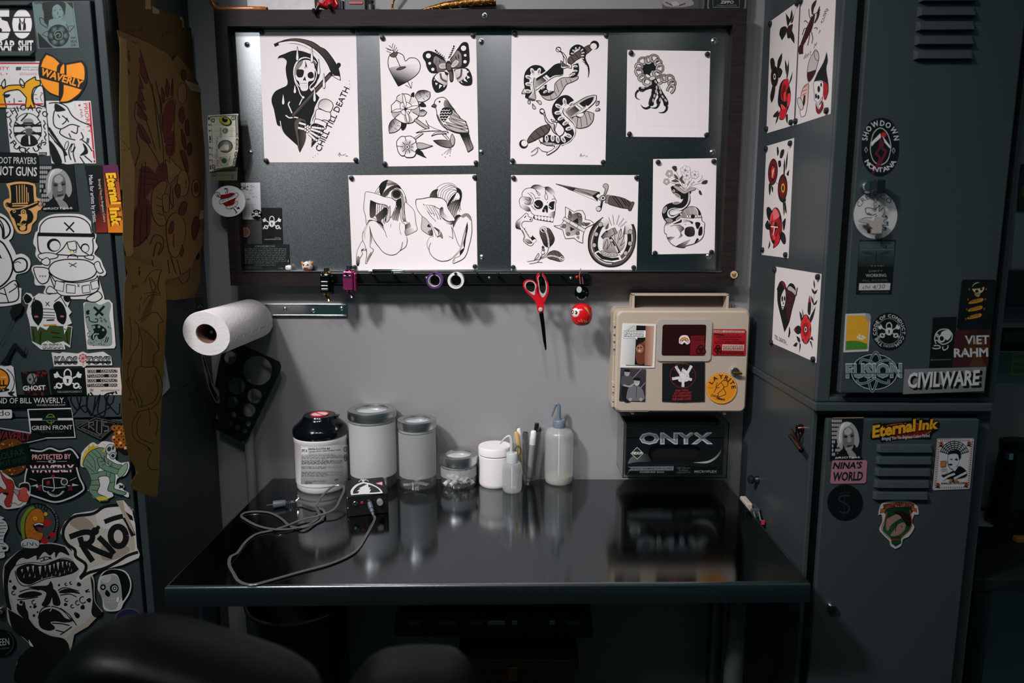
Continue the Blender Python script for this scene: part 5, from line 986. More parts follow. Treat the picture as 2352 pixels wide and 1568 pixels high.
A.c(-30, 910, 120, KK, 110); A.c(-30, 910, 108, 'e08a1e', 98); A.t('LL', -5, 965, 62, 962, 50, '1a1410', .05); A.L('10,885 58,885', 6, 'f2d9b0'); A.s('-100,990! 60,985 70,1010 -100,1030', '1c1814'); A.t("er's", -30, 1015, 40, 1008, 24, 'd9d5d0'); A.s('70,1020! 135,1015 115,1040 140,1060 90,1050', '111514'); A.ring(-20, 930, 150, 8, KK, 140, a0=-1, a1=.9)
stick(A, '-140,785 100,780! 122,795! 152,1062 -140,1062', SW, 'white sticker with an orange disc and black ribbon at the picture edge')
A = Art(0, 640, .25519); r = random.Random(5)
for i in range(26): A.c(r.uniform(205, 420), r.choice([r.uniform(835, 880), r.uniform(985, 1045)]), r.uniform(6, 18), '7a1a20', r.uniform(4, 12), r.uniform(0, 3))
A.c(290, 900, 45, '7d8484', 50); A.L('290,850 320,940|330,880 290,945', 10, '1a2020'); A.p('260,900 280,890 282,915 262,915', '1a2020'); A.t('GHOST', 208, 1005, 412, 998, 40, 'e0dedd', .03)
stick(A, '185,840 408,822 445,1050 220,1056', '10100f', 'small black and red sticker with a ghostly white word')
A = Art(0, 640, .25519); lock_logo(A, 610, 905, 118); A.t('THECODEOFCONDUCT', 515, 1026, 740, 1022, 16, 'a9acac')
stick(A, '442,825! 460,808! 765,802! 782,1045! 465,1045!', '060b0b', 'black padlock and keys sticker on the left locker')
A = Art(0, 640, .25519); CB = 'd9cfc6'
for i in range(4):
 y = 818+i*42; A.p(f'785,{y} 1055,{y-4} 1058,{y+26} 788,{y+30}', KK)
 if i % 2 == 0: A.t('CODE', 790, y+24, 868, y+23, 22, CB, .01); A.t('CONDUCT', 908, y+23, 1056, y+20, 22, CB, .01)
 else: A.t('TCUDNOC', 790, y+24, 940, y+23, 22, CB, .01); A.t('EDOC', 980, y+22, 1056, y+20, 22, CB, .01)
lock_logo(A, 825, 1000, 18, '1a2020', CB); A.t('THECODEOFCONDUCT.COM', 905, 1012, 1075, 1008, 12, '1a2020')
stick(A, '765,802 1080,800 1102,1045 785,1048', CB, 'cream sticker repeating two words in black bars, mirrored line by line')
A = Art(0, 640, .25519); A.t('ND OF BILL WAVERLY.', -20, 1122, 585, 1116, 48, 'e6e4e4'); A.t('WAVERLYCOLOR.COM', 330, 1145, 588, 1142, 16, 'b5b6b6')
stick(A, '-140,1062 605,1058 612,1152 -140,1164', '060b0b', 'long black bumper sticker with a line of white capitals')
A = Art(0, 640, .25519); A.t('do', -10, 1234, 92, 1230, 50, '111615'); A.ring(40, 1216, 80, 0.1, KK)
stick(A, '-140,1182 95,1176! 108,1186! 110,1245! 98,1256 -140,1262', 'd9d8d8', 'short white rounded sticker ending in two black letters')
A = Art(0, 640, .25519); A.p('258,1180 640,1172 655,1252 268,1256', '060b0b'); A.p('272,1275 655,1272 672,1422 288,1430', '060b0b')
A.ring(455, 1258, 38, 8, '5f8a2e', 40); A.L('412,1245 495,1242', 8, '5f8a2e'); A.L('462,1275 462,1315', 7, '5f8a2e'); A.p('380,1250 520,1250 520,1272 380,1272', '16201f')
A.t('GREEN FRONT', 288, 1362, 652, 1354, 38, 'dcdad8', .005); A.t("THE PEOPLE'S CANNABIS", 365, 1385, 580, 1382, 12, '2f5a24')
stick(A, '246,1172 645,1160 682,1430 278,1440', 'd4d4d2', 'black two-word sticker with white border and green ring across the locker seam')
A = Art(0, 640, .25519); r = random.Random(2)
A.l('650,1040 640,1100 700,1180 730,1060 690,1040 720,1150 780,1200 780,1060|800,1030 780,1150 830,1230 860,1060|850,1180 900,1040 880,1200 940,1230 960,1060|980,1040 960,1130 1010,1120 1030,1050|1030,1020 940,1060 1060,1220 1080,1120|660,1230 760,1140 850,1230 1000,1150', 13, '060a0a'); A.L('815,1020 835,1050|1040,1010 1050,1035|1000,1020 1015,1040', 14, '060a0a')
stick(A, '608,1062 1088,1050 1090,1148 1090,1240 660,1248 640,1160', '3a4446', 'clear label scrawled over with a black marker tag')
A = Art(0, 640, .25519); T = '6f6a60'
A.L('690,1338 860,1250 1075,1295 905,1440 690,1338', 5, T); A.L('735,1338 862,1270 1035,1302 905,1415 735,1338', 4, T); A.L('800,1345 800,1290 840,1290 845,1315 805,1320 850,1360|875,1270 870,1380 900,1400 915,1390 918,1270 |965,1290 935,1285 930,1320 975,1330 975,1365 935,1370', 10, T); A.t('LOYAL TO THE TRADE', 725, 1350, 890, 1425, 14, T); A.t('ROSE CITY STEEL', 925, 1425, 1040, 1325, 14, T); A.t('TATTOO', 738, 1312, 800, 1275, 14, T)
stick(A, '672,1338 858,1232 1090,1292 908,1458', '0a0f0f', 'black diamond sticker with tan monogram letters')
A = Art(0, 930, .25506)
A.p('0,215 275,255 410,298 220,340 -140,300 -140,190', '141112'); A.t('WAVERLY', -50, 300, 270, 320, 70, '8f1f2a', .01, up=(.15, -1)); A.L('-140,185 280,252', 12, 'a9a9a8'); A.L('215,345 410,300', 9, 'a9a9a8')
stick(A, '-140,175 280,245 415,296 215,350 -140,340', '1c1718', 'black pennant sticker with dark red letters, half covered')
A = Art(0, 930, .25506); r = random.Random(8)
for i in range(90):
 a = r.uniform(0, 2*PI); q = r.uniform(.55, 1); A.c(100+q*150*math.cos(a), 470+q*158*math.sin(a), r.uniform(4, 12), r.choice(['8a4a12', 'b5701c', '5a3210', 'd09a40']), r.uniform(3, 8), r.uniform(0, 3))
A.p('-80,425 245,335 285,520 -60,600', '06100d'); A.t('COLFAX', -25, 500, 225, 440, 58, '15442a'); A.t('POT SHOP', 10, 555, 250, 505, 46, '123a24')
stick(A, ' '.join(f'{100+165*math.cos(2*PI*i/28):.0f},{468+165*math.sin(2*PI*i/28):.0f}' for i in range(28)), '6a3c12', 'round amber glitter sticker with a dark green word band')
A = Art(0, 930, .25506)
A.s('285,405! 370,410 450,385! 540,410 640,395! 710,470 690,560 715,650 750,730 740,770 640,830 500,870! 370,835 250,790 225,740 230,640 250,560 240,480!', '080b0b'); A.l('275,405 370,415 452,388 540,415 635,395 690,450 705,480|690,560 715,650 752,730 742,772 640,832 502,872 370,838 240,790 222,740 228,640 245,570', 14, 'c9cac9')
A.t('PROTECTED BY', 290, 492, 640, 486, 48, 'b5303a', .03); A.t('PROTECTED BY', 292, 488, 638, 482, 40, 'd9d2d0', 0); A.t('WAVERLY', 268, 608, 672, 600, 62, 'b5303a', .06); A.t('WAVERLY', 270, 605, 668, 597, 58, 'dcdad9', .03); A.p('275,568 660,562 662,582 280,588', '2a2e2e')
A.c(468, 507, 36, 'a5a8a7', 14); A.c(468, 507, 11, '080b0b'); A.L('330,507 420,510|515,508 605,505', 4, 'a5a8a7'); A.s('385,660 420,640 470,628 540,640 590,660 610,700 590,745 540,770 480,775 420,760 388,720', '0b0e0e'); A.l('385,665 480,652 580,660|480,655 490,750 470,775|385,730 500,745 590,735|385,670 390,760 420,780', 8, 'b9bbba'); A.ring(580, 690, 28, 9, 'b9bbba'); A.c(580, 690, 18, '2c3030'); A.c(435, 698, 18, '8f1f2a'); A.c(478, 640, 14, 'a8202c'); A.ring(495, 760, 70, 9, 'c9cac9', 60, a0=.3, a1=2.8)
A.arc('SECURITY for SUPER', 500, 740, 92, 150, 25, 17, 'c9cac9', 80, 0, True); A.L('270,660 330,680|690,650 630,680', 5, 'b9bbba'); A.p('270,730 340,710 340,725 385,720 330,745 330,730', 'c9cac9'); A.p('715,720 650,705 655,722 600,720 650,742 650,728', 'c9cac9'); A.p('345,725 380,725 370,770 345,765', '6a1a20'); A.p('625,725 650,720 655,765 610,770', '6a1a20')
stick(A, '265,400! 275,380 370,395 450,365! 540,392 635,368! 725,460 700,560 730,650 770,735 750,785 640,848 500,885! 360,850 230,800 205,740 215,640 235,560 220,480', '080b0b', 'black shield sticker with a helmet emblem and red and white lettering', smooth=True)
A = Art(0, 930, .25506); CG = '6d8a74'; CD = '26382c'
A.p('745,470 770,400 785,410 800,360 820,380 838,345 850,370 880,365 920,395 860,420 800,450 760,540 735,545', 'c9a92e'); A.p('745,470 770,400 800,420 760,470', 'd9b93a')
A.o('870,390 930,385 960,430 950,490 900,560 880,600 960,590 1030,610 1035,700 1030,750 1090,770 1140,790 1100,810 1000,780 970,760 990,690 970,640 890,650 900,720 880,790 960,830 970,860 890,860 830,810 800,760 820,680 790,590 750,540 770,470 810,420', CG, 7, CD)
A.o('880,480 930,480 960,540 1030,560 1080,580 1050,620 980,600 900,560', CG, 6, CD); A.o('940,460 980,490 1050,530 1100,540 1080,580 1000,550 950,510', CG, 6, CD); A.l('800,440 850,500 860,590|780,490 840,560|770,540 850,600|860,400 900,440 930,500|830,420 880,470|820,620 890,610|810,680 900,670|815,720 900,720|820,760 880,770|960,600 960,640|1000,600 990,650|985,700 1035,690|900,510 940,500|920,540 950,530|980,500 970,530|1010,520 1000,550', 5, CD)
A.o('1080,570 1140,520 1150,560 1120,620 1080,650 1060,620', '8aa08a', 5, CD); A.s('930,345! 945,380 920,420 950,410 940,350', 'c9a92e'); A.c(1000, 400, 46, 'b5b9bb', 50); A.ring(1000, 400, 46, 5, CD, 50); A.c(985, 395, 18, '2c3436', 22, .4); A.c(1020, 385, 10, '2c3436', 20, .2); A.c(1018, 455, 30, 'b5b9bb'); A.ring(1018, 455, 29, 6, CD); A.c(1018, 455, 16, '20282a'); A.L('1075,720 1110,745|1075,745 1112,722', 14, '0c1211'); A.s('870,830 930,820 980,840 900,860', 'c9b93a')
stick(A, '735,430! 775,380 835,335 880,355 930,325 1030,340! 1050,440 1040,490 1090,520! 1160,510! 1165,560 1130,630 1060,660 1045,720! 1085,700 1120,730 1110,760 1160,790! 1155,830 1080,800 1010,790! 1020,820 950,850 900,870! 840,830 810,780 790,770! 825,690 815,640 770,570 725,540', SW, 'die-cut sticker of a green scaly creature in a gas mask', smooth=True)
A = Art(0, 930, .25506)
for i in range(4):
 for j in range(3):
  x, y = 1030+j*42+(i % 2)*20, 205+i*52; A.ring(x, y, 24, 6, 'c9701c', n=6); A.ring(x, y, 13, 5, 'c9701c', n=6)
for x, y in ((1075, 245), (1085, 340), (1130, 385), (1025, 288)): A.c(x, y, 14, 'e0a070')
stick(A, '1020,260 1060,190 1120,160 1180,240 1190,360 1150,432 1080,420 1030,350', '1a0d08', 'orange and black hexagon-pattern sticker half under tracing paper', smooth=True)
A = Art(0, 930, .25506); RD = 'a83028'
A.o('0,590! 20,620 60,660 110,680 130,740 110,850 100,910 60,915 40,870 60,820 40,780 -20,800 -60,740 0,735 40,760 60,740 20,660', RD, 5, '3a1410'); A.o('160,830 150,780 200,760 240,790 262,830 240,870 180,860', 'c05040', 5, '3a1410'); A.s('175,750 190,710 250,705 268,740 262,780 240,750 210,740', '1c0f0e'); A.s('190,755 230,740 250,770 230,800 200,790', 'c05a48'); A.o('120,760 170,770 165,810 140,800', '9a9a98', 5, '2a2a2a'); A.s('30,785 75,790 70,810 30,800', '100c0c'); A.l('90,900 130,880 170,900 210,870', 10, '8a8a88')
stick(A, '-100,620! 0,580 30,610 110,665 140,730! 170,750 180,705 250,695 275,740 268,820 240,880 200,915 60,935 0,900 -100,900', 'cfcac6', 'die-cut sticker of a red-tinted reclining figure at the picture edge', smooth=True)
A = Art(0, 930, .25506); A.l('-60,1060 40,1060|-60,1090 60,1085|-60,1120 55,1110|-40,1150 40,1145|-40,1180 30,1175|-40,1210 30,1210|-20,1240 40,1250|10,1270 60,1280|-30,1330 30,1320', 6, '1a2020'); A.c(40, 1290, 20, KK, 10)
stick(A, '-120,960! 30,1010 10,1030! 50,1050 70,1110 40,1170 30,1230! 75,1270 70,1310 40,1320 45,1360 10,1378 -120,1380', 'c9c9c8', 'die-cut sticker of a bandaged figure cut off by the picture edge', smooth=True)
A = Art(0, 930, .25506); MU = 'b5691c'
A.ring(328, 1060, 178, 20, '0a0f0f', 172); A.ring(328, 1060, 166, 4, '55605f', 160); A.s('200,1190! 185,1080 210,990 270,920 330,930 240,1000 220,1100 225,1210', '6f8a2a'); A.o('245,1000 310,930 370,940 400,1000 395,1060 360,1060 320,1100 340,1140 390,1150 370,1210 300,1230 240,1190 225,1100', MU, 6, '2a1608')
A.c(318, 1020, 17, 'd9b52a'); A.c(316, 1022, 6, '2a1a08'); A.s('300,1075 350,1055 395,1070 385,1110 330,1130 310,1110', '241014'); A.L('310,1078 350,1065 390,1075', 12, 'd9d5d0'); A.s('330,1100 380,1105 395,1130 350,1125', '7a2a3a'); A.s('400,1040 440,1025 465,1060 440,1090 400,1085', 'a81c24'); A.s('445,1155 495,1145 500,1180 460,1195', 'a81c24'); A.s('370,1210 400,1190 435,1205 430,1240 385,1245', 'a81c24'); A.c(412, 980, 16, 'd9a52a'); A.L('310,900 330,930|345,895 350,930|380,900 370,935|410,905 395,950|440,915 410,960', 14, '14201e')
for i in range(20): r = random.Random(i); A.c(r.uniform(245, 370), r.uniform(960, 1200), 3, '5a300c')
A.o('190,1230 240,1200 310,1205 355,1230 345,1280 280,1290 200,1275', 'b9babb', 5, '1a2020'); A.l('210,1240 205,1265 235,1262|250,1230 245,1265|265,1235 290,1262|300,1230 295,1265|315,1240 340,1270', 7, '2a3030'); A.arc('SUPER FUNNEST', 330, 1060, 182, -60, 25, 14, '9aa09f', 176)
stick(A, '140,1060! 160,950 240,890 330,895 420,895 490,950 515,1050 510,1150 500,1215 440,1250 360,1250! 345,1290 270,1300 190,1285 180,1240! 150,1150', '3d4648', 'round sticker of an orange spotted monster with red boxing gloves', smooth=True)
A = Art(0, 1150, .26667); BW = 'b9b6b3'
A.o('215,440 300,380 430,375 560,390! 640,480 700,560 790,640 800,800 790,980 700,1060 640,1100 560,1180 440,1140 340,1110 250,1000 150,960 110,880 70,760 60,650 120,540', BW, 0.1, BW)
A.s('40,560! 110,480 210,400 330,375 450,370 560,395! 600,470 520,440 480,490 470,440 430,470 380,440 320,510 310,470 240,500 190,490 150,520 130,560 90,620 70,720 80,840 100,940 60,900 35,760 35,640', KK)
A.o('145,610 170,570 250,545 330,555 400,550 500,510 580,510 640,540 680,575 620,620 520,640 420,650 330,680 260,712 200,700 160,660', KK, 12, KK); A.l('130,600 150,680 200,730 280,720 400,670 560,640 670,590', 8, KK); A.l('120,560 260,530 400,535 560,490 660,545', 6, KK)
for x, y0, y1, w in ((190, 590, 620, 18), (240, 570, 610, 24), (285, 560, 620, 18), (345, 565, 640, 26), (390, 560, 610, 14), (430, 555, 620, 20), (465, 545, 590, 14), (500, 530, 600, 24), (540, 525, 580, 16), (575, 525, 560, 14), (600, 535, 570, 14)): A.p(f'{x-w/2},{y0} {x+w/2},{y0-6} {x+3},{y1}', BW); A.p(f'{x-w/2+18},{y1+44} {x+w/2+14},{y1+36} {x+18},{y1+8}', '8d8a88')
A.l('330,500 400,480 450,500|350,520 420,500', 7, KK); A.c(430, 490, 12, KK); A.c(380, 498, 8, KK); A.s('240,740 330,730 410,725 440,690 460,760 420,840 380,860 400,790 330,760', KK); A.s('440,760 480,770 520,860 510,900 460,890 450,830 430,880 390,910 360,890 400,830', KK)
A.o('160,820 220,790 300,780 360,800 300,820 220,830', KK, 8, KK); A.o('510,785 560,760 620,765 690,795 620,785 560,790', KK, 7, KK); A.l('150,850 240,840 330,825|500,770 560,745 680,775|520,810 600,800 660,825|170,780 260,755 340,765', 8, KK)
A.s('200,900! 240,950 260,1050 340,1110! 240,1040 160,960 150,900', KK); A.s('210,860 240,990 300,1080 330,1100 250,1050 190,960', KK); A.o('340,1000 370,950 440,930 510,955 560,1010 620,1030 560,1040 470,1030 430,1045 470,1090 420,1110 350,1080', KK, 10, KK); A.l('330,1010 360,930 440,905 540,940 620,1030|640,1040 600,1000|520,920 600,980 660,1070', 8, KK); A.l('450,1050 530,1055 600,1070|480,1110 560,1130|520,1150 580,1110 620,1080', 9, KK)
r = random.Random(11)
for x, y, q in ((125, 745, 20), (678, 718, 20), (510, 722, 10), (300, 908, 16), (295, 985, 14), (565, 888, 16), (715, 912, 22), (665, 985, 24), (770, 850, 22), (155, 895, 12), (185, 870, 14), (90, 690, 12), (265, 910, 9), (325, 955, 8), (745, 775, 12)): A.p([(x+q*r.uniform(.7, 1.2)*math.cos(i*PI/4), y+q*r.uniform(.7, 1.2)*math.sin(i*PI/4)) for i in range(8)], KK)
for x, y, q in ((715, 850, 28), (670, 875, 18), (625, 905, 14), (570, 715, 10), (612, 705, 10), (295, 870, 18), (575, 850, 14), (120, 790, 16), (655, 970, 12), (765, 770, 10)): A.ring(x, y, q, 7, KK, a0=.5, a1=5)
A.s('780,640! 805,700 815,860 880,960 830,1000 790,960 800,840', KK); A.s('70,930! 160,980 250,1040 340,1110 440,1160 560,1190 600,1300 560,1568 150,1568 150,1400 180,1330 280,1240! 200,1170 110,1100', KK); A.l('430,950 445,930 440,900', 8, BW); A.s('250,1190! 290,1250 260,1240', 'd8d4d0')
stick(A, '22,640! 40,540 110,470 210,400 330,365 450,360 560,385! 660,470 790,620! 815,700 820,860 885,950! 760,1080! 640,1150! 610,1300! 600,1568! 140,1568! 140,1450 165,1350 275,1245! 200,1180 80,1060 60,930 80,920! 40,800', 'b3a79c', 'huge black and white torn paper face with a second fanged mouth for a brow', smooth=True, m=PAPER)
A = Art(0, 1150, .26667)
A.s('560,250 600,190 680,130 800,90 900,75 1000,60 1040,90 1150,290 1160,420! 1000,500 800,570 720,600 740,530 680,470 660,400 590,360', 'c0b8ae'); A.s('600,190 700,130 800,200 820,300 700,260', '9a8f80'); A.s('840,100 1000,60 1060,150 940,240 850,200', 'cfcdcb'); A.s('880,380 1000,340 1120,420 1000,500 880,500', '9c9184'); A.s('640,380 740,440 720,520', 'cfcac4'); A.s('1080,230 1150,290 1160,420 1110,400', 'b3a796')
A.l('1030,35 900,50 800,110 640,135 560,215 545,300 580,370 645,420 655,480 735,540 735,600 690,660', 26, KK); A.l('690,670 760,620 900,580 1000,530 1100,470 1190,440', 26, KK)
def brush(q, w): A.l(q, w, KK)
brush('600,310 720,270 790,280 790,340 730,380 690,370|690,310 720,400 800,520|720,360 820,420 970,480', 48); A.c(820, 260, 34, KK); A.c(845, 230, 18, KK); brush('850,310 920,380 985,455', 46); A.ring(1020, 305, 66, 52, KK, 84, -.1); brush('900,180 980,150 1060,130|1075,140 1110,200 1150,300', 42); A.p('1080,90 1140,130 1150,170 1120,160', KK); A.t('. CUS', 1085, 50, 1140, 90, 20, 'c9c4be')
A.p('1000,0 1060,0 1075,80 1110,150 1150,250 1160,290 1120,230 1060,110', 'a89a8a')
stick(A, '520,270! 560,180 640,110 800,85 920,35 1030,25! 1005,0! 1065,-5! 1085,20 1140,90! 1165,200 1180,400! 1205,460! 1195,490 1060,550 860,600 700,695! 645,690! 690,600 640,530 620,420 560,360', 'd0c9c2', 'torn brown speech balloon with a brushed four-letter word', m=PAPER)
A = Art(0, 1150, .26667)
A.s('870,650 920,600 1000,590 1080,620 1120,700 1110,780 1060,860 1050,820 1040,720 1000,630 900,640', KK); A.s('880,670 940,635 1010,650 1040,740 1050,820 1020,880 1000,930 940,935 900,900 890,850 860,790 862,710', '9c9e9d'); A.c(888, 742, 24, KK, 26); A.c(888, 742, 11, 'd8d8d6'); A.c(888, 742, 5, KK); A.c(985, 752, 38, KK, 40); A.c(988, 752, 24, 'c9cac9'); A.c(988, 752, 17, KK); A.c(988, 752, 8, 'c9cac9'); A.s('905,800 920,765 950,800 935,825', KK); A.L('890,855 1000,860', 30, '33383a')
for i in range(9): A.L(f'{895+i*12},840 {896+i*12},875', 7, 'd0d0ce')
A.s('880,660 960,640 940,700 890,700', 'b5b7b6'); A.s('1010,830 1025,830 1020,870 1000,860', 'd8d8d6')
stick(A, '842,760! 850,680 890,610 980,585 1080,605 1130,690 1120,790 1065,880 1030,940 930,950 890,920 880,840', 'cbcac8', 'small die-cut photo sticker of a skull with staring eyes', smooth=True)
A = Art(0, 1150, .26667); A.t('GREEN', -70, 1250, 82, 1238, 58, 'd4d4d2'); A.t('EVOLUTION', -50, 1282, 78, 1272, 14, '7d8480'); A.ring(5, 1222, 112, 5, '3f5a2a', 108, a0=-1, a1=1.2)
stick(A, ' '.join(f'{5+126*math.cos(2*PI*i/28):.0f},{1222+116*math.sin(2*PI*i/28):.0f}' for i in range(28)), '0a100f', 'round black sticker with a green edge low on the left locker')
A = Art(0, 1150, .26667); A.c(1110, 1030, 115, '1c2340', 98)
stick(A, ' '.join(f'{1110+125*math.cos(2*PI*i/28):.0f},{1030+108*math.sin(2*PI*i/28):.0f}' for i in range(28)), '5a4668', 'round dark blue sticker with a violet rim behind the chair back')
A = Art(0, 640, .25519)
for nm, pts, lb in (('paint_stroke', '0,590! 60,480 110,380 90,300 130,235 190,225 205,260 180,320 120,370 60,480 0,600', 'black looped brush stroke painted on the left locker'), ('paint_stroke', '5,760! 60,690 125,580 170,610 215,660! 240,600! 215,690 170,670 130,630 90,700 75,770! 20,775', 'black angular brush stroke painted above the orange disc sticker')):
 stick(Art(0, 640, .25519), pts, '0a1010', lb, smooth=True, cat='paint mark', name=nm)
# ================================================================== prints and stickers on the right lockers
RP = ((XR, 0, 0), (-1, 0, 0)); RD1 = 'c01c26'; RD2 = '5a1014'; GR = '2c3a1c'; RG = 'flash prints on the locker side'
def rose(A, cx, cy, rx, ry, edge='e8484c'):
 A.c(cx, cy, rx, KK, ry);
 for k, (a, b) in enumerate(((1, 1), (.78, .78), (.55, .55), (.32, .32))):
  for i in range(5 if k < 2 else 3):
   t = i*2*PI/(5 if k < 2 else 3)+k*.6; x, y = cx+math.cos(t)*rx*a*.55, cy+math.sin(t)*ry*b*.55
   A.c(x, y, rx*a*.46, KK, ry*b*.46); A.c(x, y, rx*a*.42, RD1, ry*b*.42, n=16, edge=edge if i % 2 else '7a1218')
 A.l([(cx-rx*.2, cy+ry*.1), (cx, cy-ry*.25), (cx+rx*.2, cy)], rx*.12, KK); A.c(cx, cy, rx*.16, KK, ry*.2)
A = Art(1740, 0, .19766)
for q in ('330,150! 370,210 380,250 350,300', '400,105! 412,180 390,250 375,240', '455,100! 430,170 415,250 390,260', '255,400! 270,330 320,305 345,330 330,400 285,470!', '400,350! 430,420 432,510! 390,450 360,390', '350,440! 340,350 370,300 410,280 410,320 380,440', '150,720 160,680 190,680 205,760 170,840', '230,800! 240,700 288,610! 285,700 250,800', '240,790 280,800 292,840 265,900 240,890', '175,1000! 210,1010 195,1130 165,1200! 150,1120', '322,690! 345,760 350,900 325,800', '365,690! 368,800 350,910 340,880', '410,830! 400,920 365,980', '245,1280! 200,1320 185,1360 240,1350', '230,1350! 260,1290 240,1390 208,1445!', '330,1340! 355,1330 352,1440! 335,1400'): A.s(q, '121a17')
A.s('355,310 400,290 405,330 370,400 355,380', '3a1612'); A.c(202, 890, 45, RD2, 125, .03); A.c(202, 890, 38, '16100f', 112, .03); A.c(202, 890, 14, 'd8d0cc', 36); A.c(202, 890, 8, KK, 22); A.l('345,880 350,760', 6, '4a5a20')
A.s('240,1150 260,1000 300,930 350,920 370,980 390,1080 385,1180 350,1290 310,1385 255,1380 270,1270 245,1220', KK); A.s('295,960 330,920 362,920 365,1000 340,1060 345,1160 315,1180 280,1150 275,1080', RD1); A.s('300,990 325,980 335,1040 300,1100 310,1170 285,1140 280,1070', '7a1218'); A.s('355,1100 385,1090 385,1180 350,1240', 'd8343a'); A.s('275,1210 310,1230 335,1270 290,1275', 'e04a4c'); A.s('265,1290 330,1260 350,1240 320,1370 260,1375', RD1); A.l('290,1130 310,1050 330,990', 6, KK); A.l('318,1170 325,1070', 6, 'e86a6a')
A.build('flash_print', '155,245 490,5 420,1455 104,1550', 'd9d0ce', RP, material=PAPER, label='tall print of a dark bird, a poppy and a red rose on the locker side', cat='print', group=RG)
pins(A, ((162, 278), (477, 38), (403, 1422), (118, 1498)), RP, 'the tall rose print')
A = Art(1740, 0, .19766); LB = '3a1414'
A.l('650,190 630,260 600,340 560,430 520,520', (40, 70, 40), LB); A.l('520,520 505,570 510,630', (40, 60, 50), LB); A.l('640,170 645,90 670,30 690,0', (14, 44, 6), LB); A.l('665,270 700,200 715,120 728,70', (14, 34, 5), LB); A.l('645,165 680,155 735,115|600,105 605,180 620,215|590,270 560,240 545,255|575,325 545,340 525,405|660,330 690,320 695,345|630,370 645,440 635,505|610,400 600,470 585,530', 9, '1a0c0c'); A.L('625,210 660,215|600,300 640,310|580,360 620,370|555,430 590,440|535,480 565,490', 6, '12090a'); A.c(660, 180, 14, '0d0808')
A.t("don't", 535, 690, 620, 640, 62, '2c3030', up=(.25, -1)); A.t('be', 655, 565, 690, 520, 60, '2c3030', up=(.25, -1)); A.t('a', 710, 400, 735, 365, 50, '2c3030', up=(.25, -1)); A.t('crab', 735, 275, 790, 110, 60, '2c3030', up=(.9, -.5))
A.o('585,800 610,690 665,590! 700,600 718,660 700,750 680,820 640,910 600,950 582,900', 'bdb3b0', 6); A.s('582,850 620,830 685,815 650,900 600,950', '3a1214'); A.ring(690, 640, 26, 6, KK, 66, -.2); A.l('600,950 560,1060 520,1160', 12, KK); A.l('600,950 562,1060 522,1160', 7, 'd0c8c6')
A.o('505,1130 540,1010 585,975 598,1000 590,1150 575,1270 555,1345! 510,1360! 500,1280 530,1200', 'd8a89a', 6, KK, ('e8dcd8', '520,1020 540,1350')); A.l('530,1020 580,990|525,1060 580,1040|520,1110 570,1080', 7, '7a3a34'); A.s('540,1120 560,1110 555,1200 530,1240', KK); A.c(502, 1205, 30, 'c9c2c0', 75, -.25); A.ring(502, 1205, 30, 6, KK, 75, -.25)
A.s('660,945! 700,850 740,780 780,700 808,598! 822,700 805,800 825,940 830,1060 800,1160! 780,1140 790,1000 760,940 700,935', '0f1716'); A.s('765,960 800,960 825,1020 810,1120 780,1160 770,1080', 'a81c24'); A.o('662,950 760,950 770,1010 765,1120 740,1240 720,1255 690,1180 668,1160 662,1060', 'dcd4d0', 5); A.c(717, 1035, 16, KK, 38); A.c(685, 1115, 12, KK, 30); A.c(712, 1128, 14, KK, 26); A.c(745, 985, 10, KK, 24); A.s('680,1190! 720,1270 765,1180 768,1260 720,1325 685,1290', '7a141a'); A.L('715,1195 760,1130|722,1220 755,1170', 12, KK); A.L('716,1195 758,1135', 5, 'dcd4d0')
A.build('flash_print', '508,-40 918,-180 850,1322 440,1455', 'd9d0ce', RP, material=PAPER, label='print of a lobster, a raised wine glass and a hooded skull', cat='print', group=RG)
pins(A, ((520, 15), (900, -140), (818, 1285), (458, 1408)), RP, 'the lobster print')
A = Art(1740, 300, .1913)
for q in ('235,200 250,200 260,260 245,305 236,270', '270,320 285,240 320,225 322,270 295,330', '325,320! 335,400 330,530! 312,520', '368,240! 360,400 340,480 345,350', '385,465! 375,540 350,520', '250,370 280,360 285,420 260,440', '140,640 165,640 160,740 147,780! 138,720', '170,650 190,690 185,750! 170,700', '305,850! 325,840 330,960 318,1030!', '335,830! 350,930 355,1000! 325,920', '110,940 140,915 175,960 180,1020 150,1080 120,1040', '95,1130 130,1075 150,1180 110,1180', '300,1100! 340,1050 335,1150 315,1200', '280,1210 330,1240 345,1330 320,1365 280,1300', '150,1310! 155,1380 128,1425!'): A.s(q, '121a17')
A.c(188, 495, 58, KK, 160, .06); A.c(188, 495, 52, '8f141c', 150, .06, edge='5a1014'); A.c(188, 500, 32, '2a0c0e', 100); A.c(188, 500, 22, 'c02a34', 78); A.c(186, 495, 10, 'e0992a', 30); A.l('175,560 200,470 205,450', 7, 'e0d4d0'); A.c(305, 690, 58, KK, 168, .04); A.c(305, 690, 52, '8a121c', 160, .04, edge='3a0c10'); A.c(310, 688, 20, 'e0a02a', 55); A.c(310, 688, 11, KK, 34); A.s('268,790 310,830 330,800 345,840 295,860', KK)
A.l('250,640 200,600|330,540 320,610', 4, KK); rose(A, 222, 1150, 78, 230); A.s('190,960 220,930 260,990 265,1030 210,1070 190,1010', 'e06a6a'); A.l('165,1150 250,1160', 14, 'e8d0cc'); A.l('215,1150 190,1255', 10, 'e8c0bc'); A.o('195,1390 250,1220 275,1270 265,1340 215,1395', RD1, 6, KK); A.L('320,400 322,520|330,900 345,990', 6, '6a5a1c')
A.build('flash_print', '108,185 440,88 372,1530 52,1490', 'd9d0ce', RP, material=PAPER, label='narrow print of three red flowers on the locker side', cat='print', group=RG)
pins(A, ((118, 218), (408, 152), (352, 1490), (75, 1430)), RP, 'the three-flower print')
A = Art(1740, 590, .21675)
